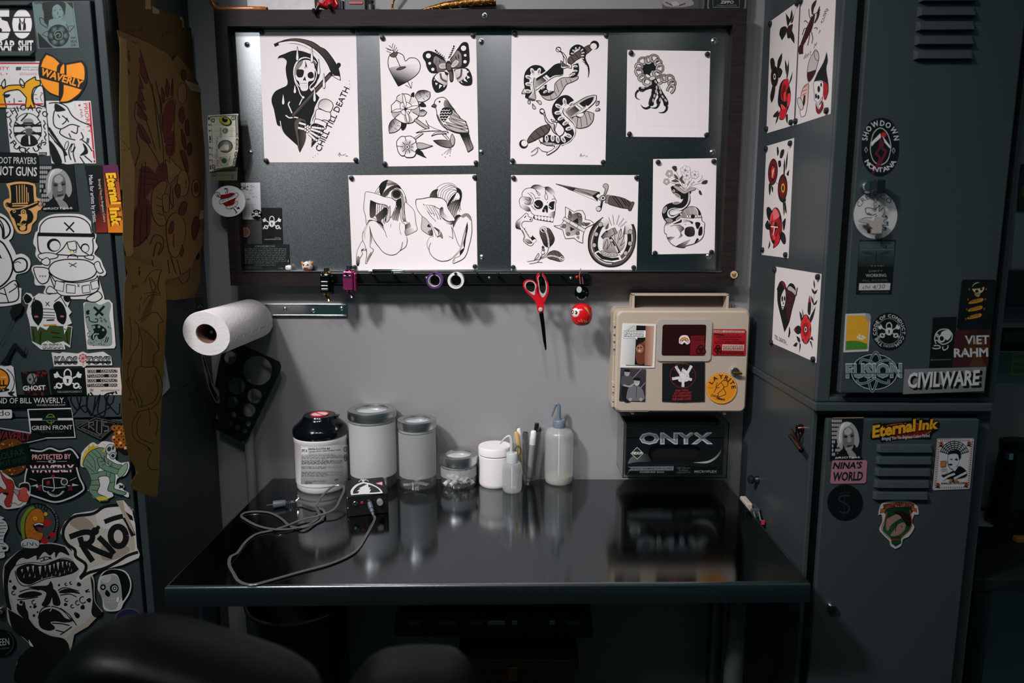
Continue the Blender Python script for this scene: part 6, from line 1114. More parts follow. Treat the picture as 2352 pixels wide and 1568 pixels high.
A.s('205,345! 235,270 265,252 295,280 310,330! 345,280 385,290 410,350 405,430 370,560 340,690 288,800! 250,640 215,480 212,360', KK); A.s('300,400 330,330 400,380 400,440 360,560 340,690 310,600 295,500', '3a1416'); A.s('320,340 350,310 415,370 410,410 370,370', 'b5aaa8'); A.l('425,325 410,415', 12, KK); A.s('255,260 290,270 305,340 285,330', '6a181c'); A.p('205,345 235,275 275,305 240,350', '0a0f0f'); A.s('250,430 285,345 298,360 300,440 290,510 270,560 255,520', 'd6ceca'); A.c(265, 443, 9, KK, 32); A.c(290, 440, 8, KK, 26); A.c(278, 490, 5, KK, 14); A.L('255,525 285,530|255,545 280,550', 8, KK); A.l('340,740 342,800 332,850', (6, 20, 12), KK)
for q in ('600,235! 612,290 608,335 596,290', '575,330! 605,360 605,390 585,375', '640,342! 625,385 605,392 610,365', '565,405! 595,455 600,505 578,470', '640,450! 625,500 595,505', '555,405! 572,500 560,610 535,590 540,480', '620,525! 600,620 568,695 560,640', '445,570! 475,620 465,690', '475,540! 490,600 485,640', '385,770! 420,730 455,735 460,800 430,818 405,800', '415,835! 450,860 452,900 430,890', '380,940! 405,910 425,910 415,950', '450,900! 462,940 445,1020!', '555,890! 575,900 588,975!', '560,870! 580,840 598,885!'): A.s(q, '161d1b')
A.L('605,390 600,450|595,505 583,560|470,880 425,920', 3, '3a3034'); A.p('553,405 567,480 545,480', 'a81c24'); A.p('618,528 605,560 592,570', 'a81c24'); A.p('385,772 405,790 402,755', 'c01c26')
A.c(515, 765, 58, KK, 158);
for i in range(6): t = i*PI/3+.5; A.c(515+30*math.cos(t), 765+90*math.sin(t), 28, KK, 66); A.c(515+30*math.cos(t), 765+90*math.sin(t), 26, 'b8181f', 62, edge='e03a3a')
A.c(515, 768, 34, KK, 80, edge='b01820'); A.c(515, 768, 13, 'd8d0cc', 30); A.c(515, 768, 8, KK, 18); A.t('TILL DEATH...', 182, 862, 320, 935, 42, '2c3434', up=(.05, -1))
A.build('flash_print', '195,102 678,180 624,1120 155,912', 'dcd4d2', RP, material=PAPER, label='print of a heart-shaped coffin and one red flower above the locker seam', cat='print', group=RG)
pins(A, ((195, 135), (655, 212), (605, 1085), (158, 905)), RP, 'the coffin heart print')
UP = ((0, DU, 0), (0, -1, 0)); WP = ((0, DW, 0), (0, -1, 0)); SU = 'stickers on the right lockers'
def ust(A, b, c, lb, smooth=False, m=None): return stick(A, b, c, lb, smooth, UP, m, group=SU)
def wst(A, b, c, lb, smooth=False, m=None): return stick(A, b, c, lb, smooth, WP, m, group=SU)
ov = lambda cx, cy, rx, ry, n=36: ' '.join(f'{cx+rx*math.cos(2*PI*i/n):.0f},{cy+ry*math.sin(2*PI*i/n):.0f}' for i in range(n))
A = Art(1920, 250, .28708)
A.s('275,280 300,190 355,150 410,190 440,280 435,350 410,420 355,450 300,420 275,350', 'b5b8b8'); A.s('280,280 304,195 355,156 406,195 434,280 430,350 405,415 355,444 304,415 280,350', '0a1110'); A.c(382, 208, 20, 'b0202a'); A.p('280,270 355,195 360,230 310,270 285,300', 'c9cbcb'); A.p('370,215 435,300 430,315 390,270', 'c9cbcb'); A.l('360,240 345,320 320,360 350,400 290,520', 16, '5a1a30'); A.l('375,260 370,320 400,340 360,420 340,500', 18, '5a1a30')
A.arc('SHOWDOWN', 357, 250, 105, 178, 362, 42, 'c4c7c8', 115, .01); A.arc('MONTANA', 355, 360, 140, 155, 25, 36, 'c4c7c8', 145, .01, True); A.L('240,305 252,328 240,350 228,328 240,305|460,312 472,335 460,357 448,335 460,312', 3, 'c4c7c8')
ust(A, '205,330! 215,210 270,105 360,72 440,95 495,190 505,280 495,400 440,500 350,542 270,510 215,420', '0a1214', 'dark oval sticker with a snowy mountain and red sun', True)
A = Art(1920, 250, .28708)
A.arc('CREEP.CO', 318, 850, 135, 205, 322, 40, '1d2626', 140); A.l('230,800 260,790 300,800 330,790 350,770 345,820 380,790 390,830 370,860 415,870 380,900 420,930 370,930 400,970 350,960 360,1000 320,970 300,1000 280,970 250,990 270,950', 6, '26302f'); A.l('235,800 245,840 290,850 320,840|250,830 258,845 266,832 274,848 284,836', 6, '26302f'); A.c(312, 805, 8, '26302f'); A.l('195,885 240,870 300,870 330,850', 5, '26302f')
for x, y in ((400, 860), (410, 910), (395, 955), (360, 985), (260, 985)): A.p([(x-12, y-14), (x+12, y-4), (x+2, y+18)], '26302f')
ust(A, ov(316, 850, 175, 190), 'b3b3b3', 'round pale grey sticker of a snarling wolf behind the key ring')
A = Art(1920, 250, .28708)
A.p('190,1060 470,1060 465,1180 460,1260 180,1260 183,1150', '3a4a4c', ('18221f', '330,1090 330,1260')); A.t('COHEED AND CAMBRIA', 202, 1115, 460, 1112, 38, '0a100f', .04); A.t('COHEED AND CAMBRIA', 203, 1113, 458, 1110, 34, '5a6a6a', 0); A.t('THE SECOND STAGE TURBINE BLADE', 200, 1130, 458, 1127, 9, '66706f')
for q in ('205,1145! 260,1140 315,1165 260,1165', '440,1135! 390,1140 330,1165 400,1165', '205,1190! 260,1180 312,1172 270,1205', '440,1185! 390,1175 328,1172 370,1200'): A.s(q, '222e2d')
A.l('322,1140 320,1250', 9, '141c1b'); A.t('THE', 268, 1262, 380, 1260, 10, '6a7372'); A.t('DIRTY', 266, 1305, 375, 1303, 14, '6a7372'); A.t('WORKING', 238, 1345, 402, 1342, 24, 'a9adac'); A.t('ALL ACCESS', 210, 1380, 410, 1378, 16, '59615f'); A.p('185,1395 435,1393 430,1448 182,1450', 'b3b0ae'); A.t('chi', 210, 1440, 270, 1436, 28, '1a2020', sl=.2); A.t('4/30', 290, 1442, 390, 1436, 34, '1a2020', sl=.2); A.t('NEVERENDER TOUR', 200, 1475, 420, 1472, 12, '4a5250')
ust(A, '188,1050 478,1048 445,1482 158,1484', '0a1110', 'dark concert pass sticker with a dragonfly and handwritten date strip')
A = Art(1920, 620, .20406)   # flowered card; the cartoon figure on it is left out
A.p('125,510 330,508! 375,560! 352,890 105,902', 'd09a28'); A.s('105,800! 170,795 260,800 352,830! 350,885 240,895 105,902!', '3f7a2a'); A.L('128,508 105,902 350,892 375,560', 6, 'b07a86')
for x, y in ((245, 755), (270, 770), (300, 745), (320, 760), (265, 735), (295, 775)): A.c(x, y, 13, 'dcdad6'); A.c(x, y, 5, 'd0902a')
A.p('332,487 372,487 392,520 388,575 350,575 328,535', '8d908e')
ust(A, '108,493 335,486! 375,490! 392,530! 366,913 84,926', 'b9bcbd', 'small card with orange sky, green hill and daisies, one corner torn')
A = Art(1920, 620, .20406)
A.ring(595, 690, 135, 3, 'b9bcbc', 145); lock_logo(A, 597, 680, 115, 'b9bcbc', '081211'); A.arc('THE CODE OF CONDUCT.COM', 597, 690, 147, 118, 425, 34, 'bfc2c2', 158, .015); A.arc('CHICAGO', 595, 680, 180, 112, 68, 24, 'a9adac', 190, 0, True); A.c(500, 838, 5, 'a9adac'); A.c(663, 833, 5, 'a9adac')
ust(A, ov(596, 690, 194, 212), '081211', 'round black padlock sticker with white words around its rim')
A = Art(1920, 620, .20406); C1 = '78888c'
A.c(432, 1145, 262, 'a9b4b6', 202); A.c(432, 1145, 254, '081110', 194)
for q in ('380,1060 400,980 450,925 490,980 500,1060', '365,1220 380,1310 410,1365 440,1310 470,1220'): A.l(q, 26, 'a9b4b6'); A.l(q, 18, '33474c')
for q in ('270,1060 290,1010 350,1015 450,1060', '440,1060 540,1015 620,1020 600,1060', '240,1230 250,1270 330,1270 440,1215', '430,1215 520,1260 590,1270 590,1230'): A.l(q, 24, 'a9b4b6'); A.l(q, 16, '3a5056')
A.t('FUSION', 108, 1205, 745, 1200, 142, 'b9c4c6', .06); A.t('FUSION', 112, 1203, 741, 1198, 134, '16262a', .035); A.t('FUSION', 114, 1201, 738, 1196, 130, '6f8288', .012); A.L('105,1165 748,1160', 10, '2a3a3e'); A.t('INK', 690, 1120, 692, 1210, 26, 'b9c4c6', up=(1, 0))
ust(A, '98,1210! 105,1060! 200,1055! 290,960 400,935 450,922 500,935 600,980 665,1055! 750,1060! 755,1200! 680,1215! 600,1310 460,1345 412,1368 370,1345 250,1300 165,1215!', '0a1414', 'chrome-lettered atom logo sticker low on the upper right door', False)
A = Art(1920, 620, .20406); A.s('1110,780 1130,700 1180,670 1250,668 1300,700 1310,760 1280,800 1240,840 1190,850 1200,880 1140,890 1090,870', '0a1110'); A.l('1125,830 1110,770 1135,700 1190,668 1260,670 1305,720 1300,780 1255,820 1200,835 1160,810', 10, 'b9bcbc'); A.s('1180,720 1200,690 1260,675 1295,710 1290,750 1250,790 1210,740', 'b9bcbc'); A.ring(1190, 770, 32, 16, 'b9bcbc', 36); A.c(1140, 735, 14, 'b9bcbc', 20); A.l('1085,875 1120,885 1170,875 1160,850 1100,850|1110,800 1140,790 1160,820|1200,860 1210,900 1255,880 1260,845', 10, 'b9bcbc'); A.c(1138, 735, 7, '0a1110'); A.t('@nickmorantattooer', 1065, 1018, 1298, 1010, 16, '6d7574')
ust(A, '1092,533 1358,525 1310,1098 1048,1104', '071010', 'tall black sticker with a white open-jawed skull')
A = Art(1920, 620, .20406); A.p('1500,690 1640,680 1700,760 1700,860 1640,1000 1700,1084 1490,1088 1540,1000 1480,860 1480,760', '4a2c16'); A.s('1500,700 1600,670 1700,690 1690,760 1500,770', '2a1512'); A.p('1340,852 1740,845 1740,862 1340,872', '3a2012')
A.t('VIET', 1452, 832, 1725, 828, 92, 'b3b4b8', .02); A.t('RAHM', 1328, 978, 1712, 970, 92, 'b3b4b8', .03); A.L('1485,730 1470,840|1560,730 1555,840|1440,880 1430,980|1540,880 1530,980', 5, '3a161a')
ust(A, '1345,672 1748,664 1712,1084 1310,1092', '3a161a', 'dark maroon square sticker with two stencilled words over a face')
A = Art(1920, 620, .20406)
A.c(1600, 200, 68, 'b5a27a', 62); A.s('1535,210 1560,160 1640,140 1668,180 1640,200', '0a0f0e'); A.c(1585, 238, 20, '0a0f0e', 18); A.c(1635, 215, 15, '0a0f0e', 14); A.s('1560,265 1620,250 1610,300 1570,290', '8f8262'); A.L('1560,280 1615,270', 6, '0a0f0e')
for i, w in enumerate(('HANDBUILT', 'TATTOO', 'MACHINES')):
 y = 350+i*86; A.s(f'{1500-i*8},{y+30} {1520-i*8},{y-5} {1645-i*10},{y-35} {1640-i*10},{y+5}', 'b07a24'); A.t(w, 1512-i*8, y+22, 1634-i*10, y-6, 26, '0c1110', .01)
for x, y in ((1500, 218), (1690, 215), (1485, 330), (1680, 328), (1470, 440), (1668, 440), (1460, 550)): A.p(f'{x-6},{y-12} {x+6},{y-12} {x+6},{y+12} {x-6},{y+12}', '9a4418')
A.t('LUCKY', 1445, 630, 1580, 622, 40, '15211f'); A.t('SUPPLY', 1600, 625, 1690, 620, 22, '17231f')
ust(A, '1415,125! 1430,108! 1780,106! 1800,122! 1745,650! 1728,668! 1372,666! 1360,648!', '070d0d', 'black card sticker with a small gold skull and three gold banners')
A = Art(1920, 620, .20406); A.t('CIVILWARE', 822, 1345, 1640, 1310, 160, '0b1111', .05, .12); A.t('CIVILWARE', 812, 1338, 1630, 1302, 160, '0b1111', .05, .12); A.t('CIVILWARE', 802, 1322, 1608, 1288, 158, 'bfc0c2', .03, .12)
ust(A, '772,1115 1692,1088 1665,1362 754,1396', '6d7072', 'long grey sticker with bold shadowed white capitals')
A = Art(1880, 930, .22317); portrait(A, 130, 135, 320, 428, 6); A.L('145,132 462,128', 8, 'a08a6a'); wst(A, '142,134 462,128 432,562 115,570', '0b1110', 'black and white portrait photo sticker at the top of the lower right door')
A = Art(1880, 930, .22317); A.t("NINA'S", 145, 655, 442, 648, 62, '12181c', .04, .25); A.t('WORLD', 140, 778, 452, 772, 84, '12181c', .04, .15); wst(A, '140,575! 155,567! 485,566! 502,585! 488,790! 472,804! 135,810! 120,795!', '9a6a78', 'pink rounded sticker with black handwriting')
A = Art(1880, 930, .22317); A.l('320,940 290,930 225,940 215,980 270,1010 310,1040 310,1090 260,1110 215,1090', 20, '16282c'); A.L('268,860 262,1150', 6, '16282c'); A.l('220,910 270,895 320,905', 6, '16282c'); wst(A, ov(272, 1000, 182, 184), '060c0d', 'round black sticker with a barely visible S and dagger')
A = Art(1880, 930, .22317)
A.c(890, 262, 270, 'c9682a', 78, -.03); A.c(890, 262, 262, '6a1218', 72, -.03); A.t('Eternal', 552, 335, 1000, 262, 118, '0a0a0a', .11, .2); A.t('Ink', 1025, 258, 1235, 238, 100, '0a0a0a', .11, .2); A.t('Eternal', 552, 332, 996, 262, 112, 'c9921c', .04, .2); A.t('Ink', 1028, 256, 1230, 238, 94, 'c9921c', .04, .2); A.t('Bringing You The Brightest Colors Period.', 650, 362, 1145, 326, 32, 'b3b5b5', .01, .2)
wst(A, '535,300! 570,230 650,195 900,168 1050,150 1130,152 1245,180! 1230,240 1170,290 1150,345! 900,345 760,360 640,378! 620,340 540,350', '0b0a0a', 'red oval sticker with yellow script and a white tag line', True)
A = Art(1880, 930, .22317); TW = 'b5b7ba'
A.L('1228,352 1588,346 1548,852 1188,862 1228,352', 6, '7a2f3a'); A.L('1250,375 1565,370 1530,832 1212,840 1250,375', 4, 'a8501c')
for i in range(15): A.c(1255+i*21, 364-i*.2, 5, KK); A.c(1205+i*22, 848-i*.3, 5, KK)
for i in range(20): A.c(1238-i*2, 385+i*23, 5, KK); A.c(1576-i*2, 380+i*23, 5, KK)
for k in range(5): A.ring(1395, 520, 150-k*20, 7, '14191c', 150-k*20, a0=PI*1.08, a1=PI*1.92)
for k in range(9): a = PI*(1.1+k*.1); A.L([(1395+60*math.cos(a), 520+60*math.sin(a)), (1395+150*math.cos(a), 520+150*math.sin(a))], 6, '14191c')
A.s('1325,520 1345,480 1400,460 1450,470 1462,530 1440,560 1430,510 1350,500', '0a0e10'); A.s('1330,520 1380,500 1430,510 1440,580 1410,640 1360,650 1335,600', TW); A.l('1330,520 1325,590 1345,640 1380,660 1430,620', 5, '1a2022'); A.s('1345,555 1375,550 1370,565', '1a2022'); A.s('1395,560 1420,545 1430,570', '1a2022'); A.s('1335,605 1365,600 1375,615 1345,620', '0a0e10'); A.s('1310,710 1400,660 1450,625 1520,680 1500,740 1330,760 1260,720', '0b1011'); A.p('1375,660 1440,620 1400,680', TW)
A.o('1255,575! 1310,572! 1305,630! 1255,635!', 'b5651c', 5, '1a1410', None, False); A.s('1255,650 1310,640 1320,690 1280,715 1255,690', 'a9abae'); A.l('1260,660 1310,655|1265,680 1310,675', 5, '1a2022'); A.l('1270,770 1330,730 1400,705', 22, TW); A.l('1390,755 1460,720 1520,690', 22, TW); A.s('1345,755 1380,775 1420,755 1420,800 1380,780 1345,800', 'b5651c'); A.c(1382, 776, 12, '1a1410'); A.t('www.LAYRITE.com', 1255, 812, 1505, 806, 26, '2a3034', .02)
for x, y in ((1260, 395), (1545, 388), (1225, 815), (1515, 808)): A.c(x, y, 20, 'a8481c'); A.c(x, y, 8, '14191c'); A.p([(x-30, y+26), (x, y+10), (x+24, y+34)], '14191c')
wst(A, '1222,345! 1590,340! 1600,352! 1556,855! 1545,862! 1185,874! 1176,862!', TW, 'bordered playing-card sticker of a moustached man raising a glass')
A = Art(1880, 930, .22317)
A.s('660,1060 690,1130 680,1200 660,1280 700,1330 750,1380 790,1450! 840,1380 900,1320 960,1250 950,1130 980,1050', '0b2016', ('1a4a2c', '820,1000 700,1280')); A.p('665,1020 820,995 985,1015 985,1050 820,1040 665,1070', '9a4a2c'); A.p('635,1065 690,1070 680,1100 630,1120', '9a4a2c'); A.p('960,1050 1010,1060 1015,1110 960,1080', '9a4a2c'); A.t('SPITSHADERS UNION', 668, 1068, 985, 1048, 48, '14100e', .03)
A.s('700,1180 740,1150 820,1120 850,1160 800,1190 740,1240 720,1290 695,1270', '8a6a60'); A.s('740,1340 780,1280 830,1220 890,1210 890,1270 850,1320 790,1345', '8a6a60'); A.s('770,1100 830,1090 900,1110 950,1160 960,1250 900,1230 850,1150', '150d0c'); A.l('720,1130 730,1160|850,1240 860,1260|740,1290 725,1280|800,1200 790,1300', 7, '150d0c'); A.l('700,1100 680,1180 650,1270 700,1340 760,1390', 9, 'a8481c'); A.l('940,1080 960,1200 940,1280 880,1340 830,1390', 9, 'a8481c'); A.p('745,1355 845,1350 850,1420 795,1455 750,1425', '12301f'); A.t('LOCAL', 755, 1395, 840, 1390, 22, '8a3a24', .02); A.t('609', 765, 1430, 830, 1425, 24, '1d4a30', .02)
wst(A, '615,1130! 625,1070 655,1010 750,985 830,978 940,990 1020,1040! 1030,1120 985,1125! 960,1200 985,1260 930,1350 870,1380 850,1445 790,1480! 740,1445 730,1400 670,1340 625,1280 655,1200 650,1130', 'a9abac', 'white-edged crest sticker with two horse heads below a banner', True)
p = on_y(2003, 430, DU)
ky = empty('key_ring', (p.x, DU-0.01, p.z-0.03), 'key in the locker lock with a toy ray gun hanging from its ring', 'key ring')
MB().lathe([(0.012, 0), (0.012, -0.010), (0.010, -0.014), (0, -0.014)], (on_y(1990, 428, DU).x, DU, p.z), 20, 'Y').build('lock', MATS['chrome'], ky)
MB().box(p.x-0.006, p.x+0.012, DU-0.028, DU-0.012, p.z-0.013, p.z+0.013, 0.002).build('key_head', M_blk, ky)
q = on_y(2012, 448, DU-0.02)
MB().tube([(q.x+0.009*math.cos(a*PI/10), DU-0.02, q.z+0.011*math.sin(a*PI/10)) for a in range(20)], 0.0011, 6, closed=True).build('ring', MATS['chrome'], ky)
q2 = on_y(2010, 470, DU-0.018)
for k in range(4): MB().tube([(q2.x+0.003*math.cos(a*PI/6)*(k % 2), DU-0.018+0.003*math.cos(a*PI/6)*((k+1) % 2), q2.z+0.006-k*0.005+0.004*math.sin(a*PI/6)) for a in range(12)], 0.0006, 5, closed=True).build('chain_link', MATS['chrome'], ky)
M_toy = mat('aged_ivory_plastic', '9a948c', 0.45)
g = [on_y(1920+x*.28708, 250+y*.28708, DU-0.012) for x, y in ((182, 885), (185, 905), (250, 918), (262, 940), (285, 960), (288, 995), (352, 995), (358, 880), (330, 862), (300, 868), (285, 895), (230, 880))]
b = MB(); b.prism([(v.x, v.z) for v in g], 0.010, Matrix(((1, 0, 0, 0), (0, 0, 1, DU-0.019), (0, 1, 0, 0), (0, 0, 0, 1)))); gun = b.build('toy_gun', M_toy, ky)
e = on_y(2014, 540, DU-0.014)
MB().lathe([(0.0045, 0.012), (0.0045, 0), (0.003, -0.010), (0, -0.012)], (e.x, DU-0.014, e.z+0.004), 12).build('muzzle', MATS['chrome'], gun)
p = on_x(1843, 985, XR)
cl = empty('clip_hook', (p.x-0.01, p.y, p.z-0.02), 'shiny bronze clip hanging on the lower right locker side', 'clip')
M_brz = mat('dark_bronze', '6a4a3e', 0.2, 1.0)
MB().lathe([(0.011, 0), (0.011, -0.006), (0.008, -0.012), (0, -0.013)], (XR, p.y, p.z), 18, 'X').build('magnet', M_brz, cl)
MB().tube([(XR-0.008+0.0, p.y-0.012*math.cos(a*PI/10), p.z-0.010+0.012*math.sin(a*PI/10)-0.004) for a in range(20)], 0.0022, 6, closed=True).build('eye', M_brz, cl)
c0, c1 = on_x(1815, 1000, XR-0.02), on_x(1841, 1034, XR-0.02)
MB().tube([c0, c1], [0.005, 0.0055], 10).build('jaw', M_brz, cl); MB().tube([on_x(1818, 984, XR-0.02), on_x(1828, 1005, XR-0.02), c1], [0.0018, 0.0026, 0.003], 8).build('lever', M_brz, cl)
p = on_x(1742, 1101, XR)
tag(MB().lathe([(0.010, 0), (0.010, -0.005), (0.006, -0.010), (0.011, -0.016), (0.011, -0.022), (0.007, -0.026), (0, -0.027)], (XR, p.y, p.z), 20, 'X').build('knob_magnet', M_blk), 'black knob magnet on the locker side above the table end', 'magnet')
gx0 = FRp.x+0.004
p0, p1 = on_x(1699, 1138, gx0), on_x(1722, 1160, gx0)
tag(MB().box(gx0, gx0+0.016, p0.y-0.055, p0.y, 0.70, p0.z, 0.003).build('white_box', mat('ivory_plastic', 'b3a89c', 0.4)), 'ivory plastic box wedged between the table end and the locker', 'box')
p2 = on_x(1740, 1172, XR-0.006)
dv = empty('stapler_device', (XR-0.02, p2.y, 0.8), 'black gadget with a red switch clinging to the locker beside the table', 'device')
MB().box(XR-0.034, XR-0.002, p2.y-0.05, p2.y+0.02, 0.80, p2.z-0.012, 0.003).build('body', M_blk, dv)
MB().box(XR-0.030, XR-0.006, p2.y-0.02, p2.y+0.018, p2.z-0.0118, p2.z+0.012, 0.003).build('head', mat('grey_metal', '6d6f70', 0.35, 0.7), dv)
for k in range(2): MB().tube([(XR-0.024+k*0.012, p2.y-0.045, p2.z-0.010), (XR-0.022+k*0.012, p2.y-0.02, p2.z+0.004)], 0.003, 8).build('lever', MATS['chrome'], dv)
s_ = on_y(1753, 1199, p2.y-0.05); MB().box(s_.x-0.005, s_.x+0.003, p2.y-0.053, p2.y-0.0501, s_.z-0.006, s_.z+0.006, 0.001).build('switch', mat('red_switch', 'c0303c', 0.4), dv)
# ================================================================== things standing on the table
def foot(px, py, half):
 p = on_z(px, py, TZ); zc = (p-CAM).dot(RM @ Vector((0, 0, -1))); r = half*zc/FPX
 d = Vector((p.x, p.y-CAM.y, 0)).normalized(); return Vector((p.x+d.x*r, p.y+d.y*r, TZ)), r
M_white = mat('white_plastic', 'e6e2e2', 0.35); M_chr = MATS['chrome']
M_lid = mat('brushed_lid_steel', 'c4c6c6', 0.32, 1.0, bump=(60, 0.03, (1, 1, 30)))
M_glass = milky('clear_glass', 'f2f6f6', 0.94, 0.04, 0.4)
M_frost = milky('frosted_glass', 'dfe3e4', 0.42)
M_poly = milky('milky_polyethylene', 'e2e5e5', 0.5)
c, r = foot(742, 1136, 60)
zt = zat(742, 985, c.y); zl = zat(742, 962, c.y); ztop = zat(742, 953, c.y)
cn = empty('wipes_canister', c, 'white canister of disinfecting wipes with a glossy black lid', 'canister')
MB().lathe([(0, 0.003), (r*.9, 0.0), (r*.97, 0.006), (r*.97, 0.018), (r, 0.020), (r, zt-TZ-0.028), (r*1.02, zt-TZ-0.026), (r*1.02, zt-TZ-0.016), (r*.98, zt-TZ-0.013), (r*.99, zt-TZ)], c, 48).build('tub', M_white, cn)
h = zt-TZ
lid = MB().lathe([(r*1.03, h-0.012), (r*1.05, h-0.008), (r*1.05, h+0.003), (r*1.0, h+0.010), (r*.80, h+0.022), (r*.69, h+0.030), (r*.66, h+0.032), (r*.64, h+0.036), (r*.60, h+0.040), (0, h+0.040)], c, 48).build('lid', mat('glossy_black', '0a0e10', 0.12), cn)
MB().box(c.x+r*.35, c.x+r*.75, c.y-0.006, c.y+0.012, TZ+h+0.034, TZ+h+0.038, 0.001).build('flap_tab', MATS['glossy_black'], lid)
MB().lathe([(r*.36, h+0.0402), (r*.36, h+0.0406), (0, h+0.0406)], c, 28).build('seal', mat('seal_white', 'd8d4d4', 0.3), lid)
MB().tube([(c.x+r*.34*math.cos(a*PI/16), c.y+r*.34*math.sin(a*PI/16), TZ+h+0.0408) for a in range(32)], 0.0018, 6, closed=True).tube([(c.x-r*.24, c.y+r*.24, TZ+h+0.0410), (c.x+r*.24, c.y-r*.24, TZ+h+0.0410)], 0.0016, 6).build('warning_ring', mat('warning_red', 'c82a34', 0.4), lid)
A = Art(640, 880, .22963); pj = on_cyl(c, r)
A.grid(222, 612, 690, 1006, 26, 'd9d7d8', '8f9496'); A.grid(228, 640, 292, 705, 5, 'efecec')
A.t('PDI', 232, 690, 285, 692, 30, '10181a', .03); A.t('SANI-CLOTH AF', 298, 668, 515, 662, 19, '10181a', .03); A.t('GERMICIDAL DISPOSABLE WIPE', 300, 693, 622, 672, 12, '20282a', .02)
A.scribble(300, 700, 560, 722, 2, '6d7476', 4, 3)
for i, y in enumerate((715, 765, 828, 880, 905)): A.scribble(228, y, 645, y+(44 if i < 2 else 24), 5 if i < 2 else 2, '7d8486', 4, i, fill=.6)
A.ring(668, 660, 14, 6, '2a3234', 22); A.ring(672, 745, 14, 6, '2a3234', 32); A.L('660,720 684,765', 6, '2a3234'); A.t('KEEP OUT OF REACH OF CHILDREN', 262, 985, 470, 980, 10, '2a3234'); A.t('CAUTION', 262, 1002, 330, 1000, 13, '1a2224', .02); A.t('160', 560, 975, 598, 968, 16, '14191b', .03)
A.build('label_wrap', None, 'ffffff', ((c.x, c.y, 0), (0, -1, 0)), material=VINYL, parent=cn, proj=pj)
def jar(px, fr, half, lid_half, y_top, y_lid, label, frost=M_frost):
 c, r = foot(px, fr, half); R = r*lid_half/half
 hl = zat(px, y_lid, c.y)-TZ; ht = zat(px, y_top, c.y)-TZ
 j = empty('glass_jar', c, label, 'jar', 'jars with ring-topped steel lids')
 clear = 0.035 if hl > 0.09 else 0.030
 MB().lathe([(0, 0.0), (r*.92, 0), (r, 0.006), (r, hl-0.006), (r*.96, hl-0.002), (r*.93, hl-0.002), (r*.96, hl-0.008), (r*.96, 0.009), (r*.9, 0.006), (0, 0.006)], c, 40).build('body', M_glass, j)
 if frost: MB().lathe([(r*1.004, clear), (r*1.006, hl-0.014)], c, 40, caps=False).build('frosted_band', frost, j)
 l = MB().lathe([(R*.99, hl-0.004), (R, hl), (R, ht-0.003), (R*.985, ht), (R*.68, ht), (R*.66, ht-0.004), (R*.66, ht-0.008)], c, 48, caps=False).build('lid_ring', M_lid, j)
 MB().lathe([(R*.66, ht-0.0085), (R*.4, ht-0.006), (0, ht-0.005)], c, 40).build('lid_window', mat('lid_glass', 'c0c4c5', 0.15), l)
 MB().lathe([(r*.97, hl-0.012), (r*.985, hl-0.003)], c, 36, caps=False).build('gasket', mat('clear_gasket', 'd0d4d5', 0.2, trans=0.5), l)
 return c, r, hl
c1, r1, h1 = jar(860, 1130, 54, 56.5, 938, 953, 'tallest lidded glass jar behind the black power box', milky('dense_frost', 'f0f2f2', 0.12))
c2, r2, h2 = jar(961, 1131, 43, 45, 962, 976, 'middle-height lidded glass jar beside the short jar')
c3, r3, h3 = jar(1054, 1127, 42, 45.5, 1041, 1056, 'short lidded glass jar filled with small white caps')
tag(MB().box(c1.x+0.004, c1.x+0.040, c1.y-r1*.62, c1.y-r1*.62+0.012, TZ+0.010, TZ+0.036, 0.002, M=None).build('gauze_pad', mat('white_gauze', 'dedada', 0.8)), 'white folded pad at the bottom of the tallest jar', 'pad')
tag(MB().lathe([(r1*.55, 0.008), (r1*.55, h1-0.03)], c1, 24).build('cotton_roll', mat('cotton_white', 'a9abac', 0.9)), 'pale roll standing inside the tallest jar', 'cotton roll')
for k, (dx, dy, a) in enumerate(((-0.018, -0.012, .3), (0.012, -0.018, -.5), (0.004, 0.006, 1.2))):
 Mx = Matrix.Translation((c2.x+dx, c2.y+dy, TZ+0.0095+k*0.0045)) @ Matrix.Rotation(a, 4, 'Z')
 tag(MB().box(-0.020, 0.020, -0.006, 0.006, -0.002, 0.002, 0.001, M=Mx).build('needle_pack', mat('blister_film', 'b9bdbf', 0.25, trans=0.3)), f'{("left", "right", "rear")[k]} small clear packet at the bottom of the middle jar', 'packet', 'packets in the middle jar')
cap0 = None; r = random.Random(3)
for k in range(48):
 ring_ = k % 16; lay = k//16; a = ring_*2.4+lay; q = r3*(.86-.10*lay)*math.sqrt((ring_+.5)/16) if ring_ < 12 else r3*(.80-.1*lay)
 if cap0 is None:
  o = MB().lathe([(0.0028, 0), (0.0052, 0.001), (0.0060, 0.011), (0.0070, 0.0115), (0.0070, 0.0125), (0.0050, 0.0125), (0.0042, 0.003), (0, 0.003)], (0, 0, 0), 14).build('ink_cap', mat('white_cap', 'e4e4e4', 0.4), None, (0, 0, 0)); cap0 = o
 else: o = cap0.copy(); COL.objects.link(o)
 o.location = (c3.x+q*.86*math.cos(a), c3.y+q*.86*math.sin(a), TZ+0.013+lay*0.011+r.uniform(0, .003)); o.rotation_euler = (r.uniform(.6, 2.4), r.uniform(-.6, .6), r.uniform(0, 6))
 tag(o, 'small white ink cap lying in the short jar', 'ink cap', 'ink caps in the short jar')
c, r = foot(1137, 1124, 38.5); h = zat(1137, 1040, c.y)-TZ; ht = zat(1137, 1022, c.y)-TZ
tu = empty('white_tub', c, 'plain white tub with a white screw lid behind the small bottle', 'tub')
MB().lathe([(0, 0), (r*.9, 0), (r*.97, 0.004), (r*.985, 0.010), (r*.985, h-0.004), (r*.9, h-0.002), (r*.9, h+0.004)], c, 44).build('body', M_white, tu)
